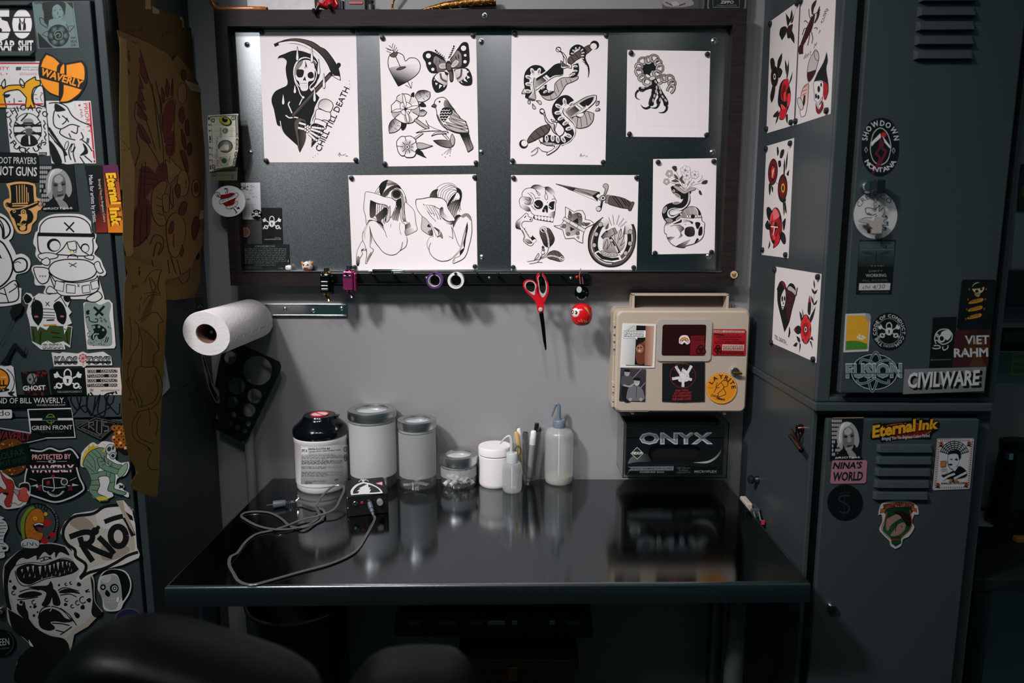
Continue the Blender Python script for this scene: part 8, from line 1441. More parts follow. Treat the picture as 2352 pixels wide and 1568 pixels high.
# ================================================================== things hanging from the hook rail
HY = YF-0.036
def hp_(x, y, d=HY): return on_y(x, y, d)
M_gold = mat('polished_gold', 'd9a05a', 0.18, 1.0); M_pink = mat('anodised_pink', 'a83a70', 0.28, 0.7)
def machine(px, y0, y1, w, m, mt, label, band):
 p0, p1 = hp_(px, y0), hp_(px-3, y1); h = p0.z-p1.z; x = p0.x; k = w*1.78/FPX/2; z = lambda t: p0.z-h*t
 e = empty('tattoo_machine', (x, HY, p1.z), label, 'tattoo machine', 'tattoo machines on the rail')
 MB().tube([(x, HY, z(0)), (x, HY, z(.12))], [k*.45, k*.5], 10).build('binding_post', M_blk, e)
 MB().lathe([(k*.5, z(.10)), (k*.7, z(.14)), (k*.6, z(.18))], (x, HY, 0), 16).build('collar', mt, e)
 MB().box(x-k, x+k*.55, HY-0.011, HY+0.011, z(.76), z(.17), 0.003).build('frame', m, e)
 MB().box(x+k*.6, x+k*1.0, HY-0.007, HY+0.009, z(.80), z(.22), 0.003).build('coil_housing', m, e)
 for t in band: MB().box(x-k*.8, x+k*.3, HY-0.0128, HY-0.0111, z(t+.06), z(t), 0.0006).build('band', M_chr, e)
 for s in (-1, 1): MB().lathe([(0.0022, -0.006), (0.0022, 0)], (x+k*(1.02 if s > 0 else -1.0), HY, z(.40)), 10, 'Y').build('set_screw', mt, e)
 MB().lathe([(k*.42, z(.84)), (k*.46, z(.80)), (k*.46, z(.77))], (x-k*.2, HY-0.003, 0), 14).build('grip_nut', mt, e)
 MB().tube([(x-k*.2, HY-0.003, z(.82)), (x+k*.1, HY-0.002, z(.93)), (x+k*.35, HY, z(.99)), (x+k*.1, HY, z(1.0))], [k*.28, k*.22, k*.2, k*.15], 8).build('tip_hook', mt, e)
machine(750, 615, 690, 28, mat('gloss_black_metal', '0a0c0d', 0.15, 0.4), M_gold, 'black tattoo machine with gold fittings hanging from the rail', (.06+.14, .40, .52, .62))
machine(803, 610, 682, 30, M_pink, mat('pink_chrome', 'c06a90', 0.2, 1.0), 'pink anodised tattoo machine hanging from the rail', (.30,))
e = empty('pen_machine', hp_(888, 628, YF-0.05), 'slim black and silver pen machine lying across two pegs', 'tattoo machine')
def px_(x): return xat(x, 628, YF-0.048)
zz = PZ+0.0135
MB().tube([(px_(856), YF-0.048, zz), (px_(900), YF-0.048, zz)], 0.0052, 14).build('body', MATS['gloss_black_metal'], e); MB().tube([(px_(900), YF-0.048, zz), (px_(904), YF-0.048, zz), (px_(920), YF-0.048, zz), (px_(930), YF-0.048, zz)], [0.006, 0.005, 0.0045, 0.0015], 14).build('nose', M_chr, e); MB().tube([(px_(847), YF-0.048, zz), (px_(856), YF-0.048, zz)], [0.002, 0.003], 10).build('tail', M_chr, e)
def tape(px, mo, label):
 x = pegx(px); R, r_ = 0.0205, 0.0140; z = PZ+0.004-r_
 e = empty('tape_roll', (x, YF-0.035, z-R), label, 'tape', 'tape rolls on the rail')
 MB().lathe([(r_+0.0012, -0.052), (R, -0.052), (R, -0.020), (r_+0.0012, -0.020), (r_+0.0012, -0.052)], (x, YF, z), 40, 'Y', caps=False).build('tape', mo, e); MB().lathe([(r_, -0.053), (r_+0.0012, -0.053), (r_+0.0012, -0.019), (r_, -0.019), (r_, -0.053)], (x, YF, z), 36, 'Y', caps=False).build('core', mat('card_core', 'c9c5c0', 0.8), e)
tape(1001, mat('purple_wrap', '4a2c66', 0.85, bump=(200, 0.8)), 'roll of purple grip wrap hanging on a peg'); tape(1049, mat('white_tape', 'dcdada', 0.5), 'roll of white tape hanging on a peg')
def sp2(s): return [(lambda v: (v.x, v.z))(on_y(960+x*.22109, 600+y*.22109, YF-0.04)) for x, y in (catmull(parse(s), True, 4))]
e = empty('scissors', on_y(1240, 740, YF-0.04), 'red-handled scissors with grey grips hanging point down', 'scissors')
M_sr = mat('red_handle', 'c0161f', 0.3); M_gg = mat('soft_grey_grip', 'a9abad', 0.5)
l1o, l1i = '1092,250 1105,205 1150,188 1200,200 1238,245 1235,290 1245,340 1300,420 1310,480 1300,525 1265,535 1240,510 1225,430 1180,370 1120,310', '1120,250 1130,222 1160,208 1195,218 1215,250 1212,290 1195,315 1160,312 1128,285'
l2o, l2i = '1228,165 1245,130 1275,120 1300,130 1330,170 1355,240 1358,310 1335,380 1310,440 1298,420 1260,370 1240,330 1245,250', '1252,170 1275,150 1295,160 1318,200 1330,260 1325,310 1305,335 1280,325 1265,290 1258,220'
MB().prism(sp2(l1o), 0.006, XZ(YF-0.043), holes=[sp2(l1i)]).build('handle', M_sr, e); MB().prism(sp2(l2o), 0.006, XZ(YF-0.0365), holes=[sp2(l2i)]).build('handle', M_sr, e)
MB().prism(sp2('1108,250 1122,215 1160,200 1200,210 1228,250 1218,300 1212,348 1180,335 1130,290'), 0.008, XZ(YF-0.044), holes=[sp2(l1i)]).build('grip', M_gg, e); MB().prism(sp2('1245,168 1275,143 1298,153 1326,198 1340,262 1332,330 1300,376 1272,345 1258,290 1250,220'), 0.008, XZ(YF-0.0375), holes=[sp2(l2i)]).build('grip', M_gg, e)
MB().prism(sp2('1255,525! 1302,525! 1320,680 1335,880 1332,922! 1322,922! 1300,820 1275,640'), 0.003, XZ(YF-0.041)).build('blade', mat('dark_blade', '1c2326', 0.25, 0.9), e)
p = on_y(960+1274*.22109, 600+500*.22109, YF-0.044); MB().lathe([(0.0055, 0), (0.0055, -0.003), (0.004, -0.004), (0, -0.004)], (p.x, YF-0.043, p.z), 18, 'Y').build('pivot', M_gg, e)
kc = on_y(1336, 672, HY); dm = on_y(1336, 722, HY)
e = empty('charm_strap', on_y(1336, 690, HY), 'black disc charm on a red and white cord above the red doll', 'charm')
MB().lathe([(0.0185, -0.003), (0.0185, 0.003)], (kc.x, HY, kc.z), 36, 'Y').build('disc', MATS['gloss_black_metal'], e)
A = Art(960, 600, .22109); A.c(1675, 293, 27, 'b5b8b8', 33); A.L('1710,308 1732,312|1745,326 1758,326', 5, '5a6062'); A.arc('DARUMA CHICAGO', 1700, 335, 62, 150, 30, 12, '8a9092', 68, 0, True); A.build('disc_print', None, 'b5b8b8', ((0, HY-0.003, 0), (0, -1, 0)), parent=e, th=0.0)
cp = [(1334, 616), (1333, 622), (1331, 630), (1332, 642), (1333, 652)]; M_cord = mat('red_white_cord', 'a85a58', 0.8, noise=(900, 0.6))
MB().tube([on_y(x, y, HY) for x, y in cp], 0.0011, 6).tube([on_y(x+6, y, HY+0.004) for x, y in cp[2:]], 0.0011, 6).build('cord', M_cord, e); q = on_y(1325, 636, HY); MB().ball(q, 0.0036).tube([q, on_y(1331, 632, HY)], 0.0009, 5).build('bead', M_sr, e)
e = empty('daruma_doll', (dm.x, HY, dm.z-0.028), 'round red lucky doll with a white face and gold stripes', 'doll')
M_dar = mat('red_lacquer', 'c4141c', 0.15)
prof = [(0, -0.028), (0.012, -0.0275), (0.021, -0.022), (0.0265, -0.010), (0.0275, 0.004), (0.024, 0.017), (0.016, 0.0255), (0.006, 0.029), (0, 0.029)]
MB().lathe(prof, dm, 36).build('body', M_dar, e)
Mf = Matrix.Translation(dm+Vector((-0.0165, -0.0165, 0.006))) @ Matrix.Rotation(math.radians(-45), 4, 'Z')
MB().ball((0, 0, 0), (0.0125, 0.0065, 0.0125), M=Mf).build('face', mat('doll_face', 'e2d6cc', 0.4), e)
for s in (-1, 1): MB().ball((s*0.005, -0.0052, 0.002), (0.0044, 0.002, 0.0050), M=Mf).build('eye_patch', M_blk, e); MB().ball((s*0.0045, -0.0068, 0.002), (0.0019, 0.001, 0.0022), M=Mf).build('eye', mat('doll_face', 'e2d6cc', 0.4), e)
M_gs = mat('gold_paint', 'b08a4a', 0.4)
for t0, z0, z1 in ((-1.35, 0.022, 0.010), (-1.15, 0.021, 0.002), (-1.45, -0.010, -0.022), (-1.75, -0.008, -0.020), (-1.2, -0.012, -0.0235)):
 def rad(z):
  for (ra, za), (rb, zb_) in zip(prof, prof[1:]):
   if za <= z <= zb_: return ra+(rb-ra)*(z-za)/(zb_-za)
  return 0.01
 MB().tube([(dm.x+(rad(z0+(z1-z0)*i/6)+.0002)*math.cos(t0+i*.05), HY+(rad(z0+(z1-z0)*i/6)+.0002)*math.sin(t0+i*.05), dm.z+z0+(z1-z0)*i/6) for i in range(7)], [0.0005, 0.001, 0.0014, 0.0014, 0.0012, 0.001, 0.0004], 6).build('stripe', M_gs, e)
MB().ball((dm.x+0.012, HY-0.0175, dm.z-0.019), (0.004, 0.003, 0.005)).build('bell_slot', M_blk, e)
p = on_y(1685, 630, YF); A = Art(1480, 350, .1913); A.c(1073, 1465, 44, 'd0b8a8'); A.s('1045,1450 1070,1460 1100,1445 1095,1490 1075,1500 1050,1485', '7a5a24'); A.c(1075, 1447, 18, 'c09a3a', 10)
A.build('medallion', ov(1072, 1467, 58, 60), '2a2018', FP, th=0.003, material=GLOSSY, label='small round medallion pinned to the lower right frame corner', cat='medallion')
p = on_y(662, 612, YF+0.006); zb = iz0+0.001
e = empty('bead', (p.x, YF+0.01, zb), 'tiny white ceramic bead on the board ledge', 'bead'); MB().lathe([(0, -0.008), (0.0055, -0.007), (0.0075, 0), (0.006, 0.007), (0.002, 0.0085)], (p.x, YF+0.010, zb+0.0075), 18, 'X').build('body', M_white, e); MB().ball((p.x-0.002, YF+0.0028, zb+0.0085), 0.0011, 8, 6).build('dot', M_blk, e)
p = on_y(704, 610, YF+0.006); e = empty('ceramic_owl', (p.x, YF+0.012, zb), 'small painted ceramic bird head on the board ledge', 'figurine')
MB().lathe([(0, 0), (0.009, 0.0005), (0.0135, 0.007), (0.0140, 0.013), (0.0115, 0.020), (0.004, 0.0235), (0, 0.024)], (p.x, YF+0.014, zb), 22).build('body', mat('ceramic_white', 'd8cfc8', 0.25), e)
for s in (-1, 1): MB().ball((p.x+s*0.0055-0.001, YF+0.0012, zb+0.0155), 0.0021, 10, 6).build('eye', M_blk, e); MB().ball((p.x+s*0.012, YF+0.012, zb+0.020), (0.004, 0.003, 0.004), 10, 6).build('ear', M_org, e)
for k in range(4): MB().box(p.x-0.005+k*0.0026, p.x-0.0038+k*0.0026, YF-0.0006, YF+0.0015, zb+0.004, zb+0.009).build('tooth', M_blk, e)
MB().lathe([(0.0100, 0.0008), (0.0138, 0.005), (0.0125, 0.0055)], (p.x, YF+0.014, zb), 20, caps=False).build('base_rim', mat('coral_glaze', 'd06a4a', 0.3), e); MB().ball((p.x+0.001, YF+0.0006, zb+0.0135), 0.0016, 8, 6).build('beak', M_org, e)
# ================================================================== tracing paper on the left locker side
TB = attr_mat('tracing_paper', 0.8, spec=0.2); TK = 'tracing paper sheets on the locker side'; LI = '2a1c12'; PR = '5f2c22'; TR = .38251
def wav(k): return lambda px, py: 0.0014*math.sin(px*.05+k)+0.0014*math.sin(py*.021+k*2)
def tsheet(A, base, col, off, lb): return A.build('tracing_sheet', base, col, ((XL+off, 0, 0), (1, 0, 0)), th=0.0003, material=TB, label=lb, cat='tracing paper', group=TK, curl=wav(off*900))
A = Art(240, 0, TR); A.l('120,160 150,130 200,140 225,185|100,180 230,182|330,250 350,200 400,200 430,240 430,330|370,210 390,150', 3, '2c2014')
for p in ('245,0 275,0 278,55 245,55', '285,35 325,60 325,85 285,80', '455,95 475,110 480,165 458,160'): A.p(p, 'a08a66')
tsheet(A, '70,-40 290,-40 300,40 420,85 520,170 540,480 500,500 300,420 100,330', '5a4222', 0.010, 'dark brown tracing sheet at the top under the eagle sheet')
A = Art(240, 0, TR); A.l('420,1000 450,900 440,1100|400,380 420,430 470,460|360,1600 420,1640 500,1600|360,1560 400,1580', 3, LI)
A.o('425,1600 440,1550 470,1530 500,1570 510,1650 480,1700 450,1680', '6f5630', 4, LI); A.l('440,1620 470,1590 490,1640|460,1560 470,1650', 3, LI)
A.c(561, 1535, 12, '120d08', 26)
tsheet(A, '400,370 430,330 490,400 560,500 590,700 585,1500 580,1680 540,1785 430,1800 370,1800 340,1500 360,800', '6f5630', 0.013, 'amber tracing sheet with roses behind the eagle sheet')
A = Art(240, 0, TR)
for q in ('150,215! 185,230 250,440 245,500 190,380', '122,295! 160,330 230,520 200,500', '138,412! 180,460 240,600 190,560', '152,510! 200,560 250,660 200,620', '190,620 215,640 260,720 210,700', '205,750 230,760 275,860 220,830', '370,470! 390,520 385,580 365,560', '408,465! 415,520 412,575 400,560', '340,520! 360,570 355,620 345,600', '330,570! 345,640 340,680'): A.o(q, PR, 4, LI)
A.s('350,690 380,610 420,600 425,700 400,790 360,860 350,780', PR); A.s('365,860 395,795 425,800 420,920 370,930', PR); A.s('200,1080 220,1000 280,1020 300,1100 260,1160 200,1240', PR); A.s('180,1260 260,1200 270,1400 175,1480', PR); A.s('290,1060 330,980 390,1000 400,1060 340,1100 300,1150', PR)
A.l('190,620 185,700 210,760 250,850 310,960 330,1030|250,440 300,600 340,800 350,960 330,1030|215,640 260,750 300,900|280,500 310,700 330,900|300,480 340,640 350,800|330,680 345,780|355,620 370,600 425,580|430,600 420,800 400,940|365,830 425,830|370,870 422,870|365,900 420,905|200,1020 290,1040|210,1060 300,1080|205,1100 290,1110|220,980 205,1240|240,970 230,1200|190,960 210,900 195,830 200,760|180,1000 200,940', 4, LI)
A.o('370,1010 360,960 390,975 385,940 420,980 460,1020 468,1075! 440,1050 420,1070 380,1100', '86663e', 4, LI); A.c(432, 1018, 6, LI); A.o('280,1150 330,1090 370,1100 350,1180 345,1260 370,1340 320,1350 280,1280', '806038', 4, LI); A.o('340,1180 380,1170 385,1260 355,1270', '806038', 4, LI); A.l('395,1110 390,1200 410,1240 395,1255|405,1130 415,1240|300,1180 340,1200|300,1230 340,1240|310,1280 350,1290|190,1260 180,1450|220,1250 215,1470|250,1240 255,1440|180,1480 220,1460 270,1400', 4, LI)
for x, y, s in ((470, 560, 34), (470, 1100, 44), (545, 1130, 30)): A.o(ov(x, y, s*.8, s*1.8, 12), '86663e', 4, LI); A.o(ov(x, y-6, s*.4, s*.9, 10), PR, 3, LI); A.l(f'{x-s*.5:.0f},{y+s*.6:.0f} {x},{y+s} {x+s*.5:.0f},{y+s*.4:.0f}', 3, LI)
for q in ('450,690 470,640 485,700 470,740', '465,770! 485,820 490,900 470,860', '490,740 505,720 510,800 495,810', '455,910 485,920 500,1010 490,1030', '500,870 520,860 520,910 500,930', '420,1130 440,1105 455,1140 440,1190', '445,1280 465,1215 495,1220 480,1285', '525,1370 545,1300 570,1340 540,1440', '465,430 480,420 490,470 470,480'): A.o(q, PR, 4, LI)
A.o('370,1350 400,1290 440,1280 480,1330 490,1400 470,1480 440,1540 400,1530 380,1460', '806038', 4, LI); A.o('410,1450 420,1400 445,1410 440,1480 425,1490', PR, 3, LI); A.o('455,1500 470,1470 478,1510 465,1540', PR, 3, LI); A.o('385,1400 395,1340 415,1330 415,1390', PR, 3, LI); A.l('270,1470 300,1410 350,1430 350,1490 320,1530 340,1470 310,1460 290,1540|400,1540 430,1640|280,1560 290,1620 270,1680|380,1560 390,1640|440,1560 460,1650', 4, LI)
for p in ('480,480 560,510 590,560 520,545', '570,1265 590,1260 590,1310 565,1320'): A.p(p, 'a8977c')
tsheet(A, '75,180 165,215 260,260 330,300 380,325 420,390 470,480 580,560 620,575 625,620 600,800 588,1200 590,1470 540,1560 530,1600 440,1665 370,1680 200,1620 145,1560 150,900 140,600', '7a5c36', 0.017, 'big tan tracing sheet with an eagle and roses in red')
A = Art(240, 0, TR); A.l('105,900 150,895 100,830', 3, LI); tsheet(A, '90,220 130,240 150,600 155,900 178,1000 178,1520 145,1560 118,1440 110,1140 96,1140 98,830 95,500', '9a7a48', 0.024, 'pale creased edge of tracing paper beside the sticker door')
A = Art(240, 560, TR); A.c(220, 162, 19, '140e08', 32)
A.l('345,158 290,160 250,220 225,320 205,440 195,490|345,158 330,180 320,260 335,300|335,310 270,310 225,380|335,305 300,290 240,300|348,470 300,410 205,460|348,470 320,480 315,560 320,635|320,635 290,570 215,500|320,635 290,670 290,730|180,460 205,500 200,600 160,680 140,770 160,860|205,500 225,600 220,720 250,740 300,740 330,800 345,860 330,940 280,990|150,440 160,530 150,640|250,740 200,740 180,790 170,850 200,930 215,980 230,950 200,880|215,980 250,970 300,940 320,870 300,780|200,1010 280,990|210,1010 175,1070 175,1150 210,1190 260,1220 275,1250 255,1310 270,1350 315,1355|225,1020 200,1080 205,1150 240,1180 290,1200|260,1225 270,1240|150,800 135,830 150,850|140,850 165,900 155,940 180,930 190,970|160,690 140,720|265,980 275,1050 270,1090|300,1010 320,1060 305,1150|310,260 280,200|290,300 270,200', 4, '2a2010')
for i in range(9): A.l(f'{215+i*6},{480-i*4} {250+i*9},{380-i*20} {310+i*3},{330-i*16}', 1.6, '5a431e'); A.l(f'{200+i*8},{500+i*2} {240+i*8},{620+i*8} {230+i*10},{720+i*3}', 1.6, '6a4f26')
A.t('po', 172, 265, 208, 262, 30, '55421e')
tsheet(A, '118,68 155,75 205,105 330,150 392,180 365,215 370,400 355,640 345,900 330,1200 312,1510 290,1520 220,1495 155,1465 152,1440 200,1365 150,1290 130,1200 105,1000 105,700 118,400 125,230 148,180', '7a5f2e', 0.030, 'long tan tracing sheet with a pencil dragon hanging lowest')
A = Art(240, 560, TR); A.l('360,690 355,720|355,760 362,800', 3, '3a4040'); A.build('paper_sheet', '340,600 356,640 392,862 345,915', 'a9adb0', ((XL+0.006, 0, 0), (1, 0, 0)), material=PAPER, label='white paper corner showing behind the dragon tracing', cat='paper')
A = Art(240, 560, TR); A.l('560,385 575,370 590,385', 3, '8a9092'); A.build('card', '544,320 592,318 596,400 548,402', '0a0e10', ((XL+0.028, 0, 0), (1, 0, 0)), material=VINYL, label='small black card half hidden behind the paper towel roll', cat='card')
A = Art(380, 780, .20408); A.l('415,170 440,270 480,420 500,520 560,640 590,690', (20, 40, 66), '9a9ea0'); A.l('416,180 442,275 482,425 505,525 560,635 588,680', (12, 32, 54), '0a0e10'); A.l('445,300 470,400 490,500', (6, 16, 4), '6a7072'); A.l('570,640 592,670', 30, '5a6062')
A.build('strap', '404,165! 428,168! 455,260 495,380 520,480 600,580 632,680 610,712 575,705 545,660 500,560 465,460 435,330', '8f9395', ((XL+0.030, 0, 0), (1, 0, 0)), th=0.001, material=VINYL, smooth=True, label='black spoon-shaped strap with a silver edge below the roll', cat='strap')
# ================================================================== things on top of the frame
def tpx(x, y, d): return on_y(460+x*.2806, y*.2806, d)
TY = -0.03; zt = bz1
e = empty('wooden_pipe', (tpx(300, 40, TY).x, TY, zt), 'lacquered orange-brown wooden handle lying on the frame top', 'handle')
M_lac = mat('amber_lacquer', 'b0622a', 0.18, noise=(60, 0.35))
P = [(85, -80), (100, 0), (125, 40), (170, 56), (230, 52), (300, 50), (420, 50), (530, 52), (548, 52)]; R_ = [.007, .0068, .0064, .006, .0066, .0058, .0062, .006, .003]
pp = [tpx(x, y, TY) for x, y in P]; sh = zt-min(p.z-r for p, r in zip(pp, R_)); pp = [p+Vector((0, 0, sh)) for p in pp]
MB().tube(pp, R_, 14).build('shaft', M_lac, e); MB().tube([pp[4]+Vector((-.002, 0, 0)), pp[4]+Vector((.002, 0, 0))], .0075, 14).build('collar', M_lac, e); MB().ball(pp[-1], (.002, .0055, .0055)).build('end_cap', mat('dark_lacquer', '3a1c0e', 0.2), e)
a, b = tpx(390, 72, -0.012), tpx(942, 72, -0.012); e = tag(MB().box(a.x, b.x, -0.016, -0.008, zt, zt+0.09, 0.002).build('white_plaque', mat('white_gloss_red_marks', 'd2cfd0', 0.08, noise=(30, 0.12))), 'glossy white plaque with faint marks leaning behind the red figure', 'plaque')
e = empty('toy_figure', (tpx(1050, 40, -0.03).x, -0.03, zt), 'small red toy figure sitting on the frame edge, legs dangling', 'toy'); M_tr = mat('toy_red', 'b8141c', 0.3); M_tp = mat('toy_dark_boots', '241a26', 0.35)
h0 = tpx(1060, 10, -0.03); hz = zt+0.008
MB().lathe([(0.008, 0), (0.0125, 0.004), (0.011, 0.016), (0.014, 0.030), (0.010, 0.036), (0, 0.037)], (h0.x, -0.026, zt), 16).build('torso', M_tr, e); MB().ball((h0.x, -0.026, zt+0.046), (0.0095, 0.0095, 0.011)).build('head', M_tr, e)
for kx, kb in ((970, (920, 75)), (1060, (1048, 40))):
 kn = tpx(kx, 45, YF-0.006); bt = tpx(kb[0]+18, kb[1]+18, YF-0.008)
 MB().tube([(h0.x, -0.028, hz), (kn.x, YF-0.004, hz+0.002)], [0.006, 0.0058], 10).ball((kn.x, YF-0.004, hz+0.002), 0.0062, 10, 8).build('thigh', M_tr, e); MB().tube([(kn.x, YF-0.006, hz), bt], [0.0052, 0.004], 10).ball(bt+Vector((-.002, -.003, 0)), (0.0045, 0.009, 0.006), 12, 8).build('boot', M_tp, e)
for s in (-1, 1): MB().tube([(h0.x+s*0.012, -0.026, zt+0.030), (h0.x+s*0.019, -0.030, zt+0.016), (h0.x+s*0.014, -0.040, zt+0.008)], [0.004, 0.0035, 0.003], 8).build('arm', M_tr, e)
e = empty('toy_robot', (tpx(1270, 40, -0.025).x, -0.025, zt), 'dark grey boxy toy with a red stripe behind the red figure', 'toy'); a, b = tpx(1185, 70, -0.03), tpx(1355, 70, -0.03); M_dg = mat('dark_toy_grey', '2c3436', 0.4)
MB().box(a.x, b.x, -0.034, -0.012, zt, zt+0.06, 0.002).build('body', M_dg, e); MB().box(a.x+0.012, b.x-0.006, -0.036, -0.0341, zt+0.017, zt+0.022, 0.0005).build('stripe', mat('red_switch', 'c0303c', 0.4), e)
for k in range(4): MB().lathe([(0.005, 0), (0.005, 0.006)], (a.x-0.007, -0.026, zt+k*0.0065), 12).build('wheel', M_blk, e)
MB().lathe([(0.0095, 0.0), (0.0095, 0.016), (0.005, 0.020), (0.008, 0.026), (0, 0.032)], (b.x+0.012, -0.026, zt), 14).build('head', M_dg, e)
e = empty('ornate_dagger', (tpx(2000, 50, -0.025).x, -0.025, zt), 'antique brass dagger sheath with scrollwork on the frame top', 'dagger'); M_br = mat('antique_brass', '8a6232', 0.35, 0.9, noise=(120, 0.6), bump=(160, 1.0))
xs = [tpx(x, 60, -0.025).x for x in (1770, 1850, 2000, 2200, 2420)]; rr = [.0015, .004, .0085, .0115, .012]; MB().tube([(x, -0.025, zt+r+.004*i*.9) for i, (x, r) in enumerate(zip(xs, rr))], rr, 14).build('sheath', M_br, e)
MB().tube([(xs[0]-.006, -0.025, zt+.0008), (xs[0], -0.025, zt+.0015)], [.0006, .0014], 8).build('tip', M_chr, e)
for k in range(7): x = xs[1]+(xs[4]-xs[1])*(k+.5)/7; r = .005+.0065*(k+.5)/7; MB().tube([(x+r*.8*math.cos(t*PI/8)*.8, -0.025-r*.92, zt+r+.003*k*.6+r*.5*math.sin(t*PI/8)) for t in range(14)], .0008, 5).build('scroll', M_br, e)
x = tpx(1600, 60, -0.02).x; tag(MB().tube([(x+.012, -0.02, zt+.05), (x-.006, -0.02, zt+.028), (x-.009, -0.02, zt+.012), (x-.002, -0.02, zt+.003), (x+.010, -0.02, zt+.002)], [.003, .003, .003, .0025, .002], 8).build('brass_hook', M_br), 'curved dark brass hook standing on the frame top', 'hook')
a, b = on_y(1525, 20, -0.02), on_y(1606, 20, -0.02); A = Art(1100, 0, .2891); A.s('1460,0 1560,-40 1680,0 1700,40 1600,60 1480,50', '8a8488'); A.l('1480,20 1560,50 1640,30', 10, '3a3438'); A.s('1530,20 1570,15 1590,45 1540,50', 'a89aa0')
A.build('photo_print', '1460,-160 1740,-160 1745,72 1600,75 1455,72', '4a484c', ((0, -0.02, 0), (0, -1, 0)), th=0.003, material=GLOSSY, label='glossy grey photo leaning on the frame top', cat='photo')
a, b = on_y(1624, 15, -0.030), on_y(1713, 15, -0.030); e = empty('lighter_tin', ((a.x+b.x)/2, -0.02, zt), 'black tin with rounded silver rim on the right of the frame top', 'tin')
MB().prism(rbox(a.x, b.x, zt, zt+0.06, 0.009), 0.026, XZ(-0.030)).build('tin', M_blk, e); MB().prism(rbox(a.x, b.x, zt, zt+0.06, 0.009), 0.002, XZ(-0.0321), holes=[rbox(a.x+.0035, b.x-.0035, zt+.0035, zt+.0565, 0.007)]).build('rim', mat('pewter', '8f9294', 0.35, 0.8), e)
A = Art(1100, 0, .2891); A.L('1860,-40 1860,58 2070,58 2070,-40', 3, '8f9294'); A.t('ZIPPO', 1918, 28, 2022, 28, 22, 'a9adae', .03, .2); A.t('Windproof LIGHTER', 1888, 50, 2045, 50, 14, '6d7274', 0, .2); A.build('tin_print', None, 'a9adae', ((0, -0.0302, 0), (0, -1, 0)), parent=e, th=0.0)
# ================================================================== right-hand background and the chair in front
dk = empty('side_desk', (1.5, -0.2, 0), 'dark desk in the shadows beyond the right lockers', 'desk'); x0 = xr1+0.02
MB().box(x0, 2.2, -0.42, -0.005, 0.79, 0.82, 0.003).build('desk_top', M_blk, dk)
for x in (x0+.03, 2.15):
 for y in (-.40, -.04): MB().box(x-.02, x+.02, y-.015, y+.015, 0, 0.7899, .002).build('leg', M_blk, dk)
p = on_y(2330, 1130, -0.13); e = empty('coffee_carafe', (p.x, -0.13, 0.82), 'dark glass carafe with a chrome clip on the side desk', 'carafe'); hc = zat(2330, 1015, -0.13)-.82
MB().lathe([(0, 0), (.05, 0), (.058, .02), (.055, .07), (.044, hc-.03), (.044, hc-.012)], (p.x, -0.13, .82), 32).build('flask', mat('dark_glass', '141c1e', 0.08), e); MB().lathe([(.045, hc-.012), (.046, hc), (.03, hc+.006), (0, hc+.006)], (p.x, -0.13, .82), 28).build('lid', M_blk, e)
q = on_y(2315, 1045, -0.178); MB().box(q.x-.005, q.x+.006, -0.190, -0.176, q.z-.009, q.z+.008, .001).build('clip', M_chr, e)
A = Art(1880, 930, .22317); A.l('1690,1120 1800,1140 1860,1130|1700,1220 1720,1200 1760,1210|1790,1140 1750,1180 1700,1190|1815,1150 1830,1190 1850,1215', 4, '2a3032'); A.build('paper_sheet', '1650,1088 1705,1092 1830,1115 1942,1160 1900,1215 1820,1245 1760,1254 1650,1245', '9a9ea2', ((0, 0, 0.8205), (0, 0, 1)), material=PAPER, label='sheet with a line drawing lying on the side desk', cat='paper')
p = on_z(2350, 1245, .8205); tag(MB().box(p.x-.02, p.x+.2, p.y-.006, p.y+.012, .8202, .835, .003).build('wood_block', mat('honey_wood', '9a6a34', 0.4)), 'honey-coloured wooden piece at the right picture edge', 'wood block')
WB = ((0, 0, 0), (0, -1, 0)); A = Art(1920, 620, .20406); A.t('COC', 2010, 1005, 2110, 990, 40, '55503a', 0, .3); A.t('PASS', 2005, 1085, 2125, 1070, 40, '55503a', 0, .3); A.t('9UPX', 2000, 1165, 2120, 1150, 44, '55503a', 0, .3); A.L('2000,925 2110,915', 5, '55503a'); A.build('sticky_note', '1985,890 2220,885 2190,1195 1958,1185', 'b0a878', WB, material=PAPER, label='yellow sticky note with handwriting on the far right wall', cat='note')
A = Art(1940, 0, .3954); A.build('paper_sheet', '992,1240 1200,1235 1195,1575 966,1560', 'a5a7ac', WB, material=PAPER, label='pale grey sheet on the far right wall', cat='paper')
A = Art(1940, 0, .3954); A.s('1010,1010 1060,1020 1080,1100 1040,1200 1005,1180', '2c4038'); A.c(1040, 1110, 22, '7a5a3a', 40); A.build('picture', '1022,955 1200,955 1200,1225 1000,1225', '1c2a28', WB, th=.006, material=GLOSSY, label='small dark picture at the right picture edge', cat='picture')
a, b = on_y(2312, 622, -0.06), on_y(2312, 704, -0.06); tag(MB().box(a.x, a.x+.5, -0.06, -.003, b.z, a.z, .004).build('wall_cabinet', M_blk), 'black wall cabinet edge at the far right', 'cabinet')
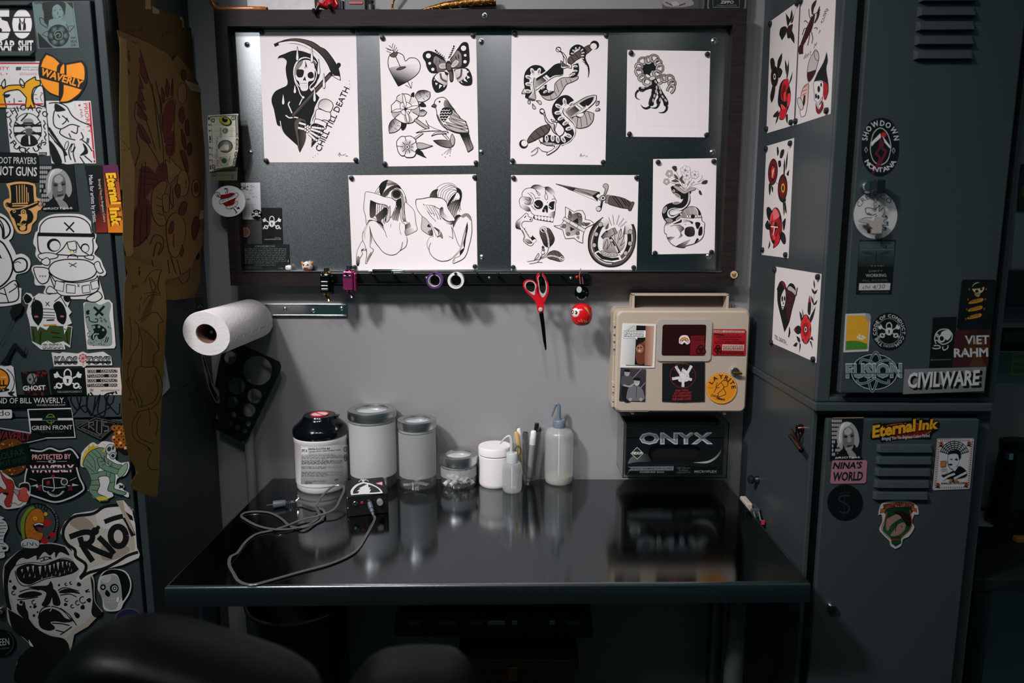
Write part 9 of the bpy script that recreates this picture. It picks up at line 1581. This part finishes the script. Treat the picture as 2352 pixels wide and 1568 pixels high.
a = on_y(2290, 772, -0.10); tag(MB().lathe([(.028, 0), (.03, .01), (.03, .4)], (a.x, -0.10, a.z-.008), 24, 'X').build('black_tube', M_blk), 'thick black tube under the wall cabinet at the right', 'tube')
M_lea = mat('black_leather', '040707', 0.42, spec=0.14, bump=(60, 0.25))
def cushion(name, pts, y, d, lb):
 q = [on_y(px, py, y) for px, py in pts]; q = catmull([(v.x, v.z, False) for v in q], True, 4); cx = sum(p[0] for p in q)/len(q); cz = sum(p[1] for p in q)/len(q); n = len(q); vs = []; fs = []
 for t in range(9):
  a = PI*t/8; s_ = .72+.28*math.sin(a); yy = y-d/2*math.cos(a)
  vs += [(cx+(p[0]-cx)*s_, yy, cz+(p[1]-cz)*s_) for p in q]
 for t in range(8): fs += [[t*n+i, t*n+(i+1) % n, (t+1)*n+(i+1) % n, (t+1)*n+i] for i in range(n)]
 fs += [list(range(n)), [8*n+i for i in range(n)][::-1]]; return MB().add(vs, fs, True), cx, cz
b, cx, cz = cushion('c', ((95, 1700), (118, 1570), (160, 1490), (230, 1446), (320, 1442), (430, 1468), (560, 1508), (680, 1552), (740, 1610), (760, 1750), (600, 1830), (280, 1830)), -1.16, .12, '')
e = empty('leather_chair', (cx, -1.1, 0), 'black padded leather chair back out of focus in the foreground', 'chair'); b.build('backrest', M_lea, e, smooth_angle=80)
b2, c2x, c2z = cushion('s', ((780, 1640), (820, 1555), (900, 1532), (1000, 1530), (1070, 1550), (1110, 1640), (1050, 1760), (850, 1760)), -1.16, .12, ''); b2.build('armrest', M_lea, e, smooth_angle=80)
MB().lathe([(.03, .08), (.03, cz-.06)], (cx, -1.1, 0), 16).build('column', M_chr, e); MB().tube([(cx, -1.1, .75), (c2x, -1.1, .75), (c2x, -1.1, c2z)], .015, 10).build('arm_bracket', M_blk, e)
for k in range(5): t = k*2*PI/5; MB().tube([(cx, -1.1, .09), (cx+.26*math.cos(t), -1.1+.26*math.sin(t), .05)], [.022, .014], 8).ball((cx+.26*math.cos(t), -1.1+.26*math.sin(t), .027), .026, 10, 6).build('base_spoke', M_blk, e)
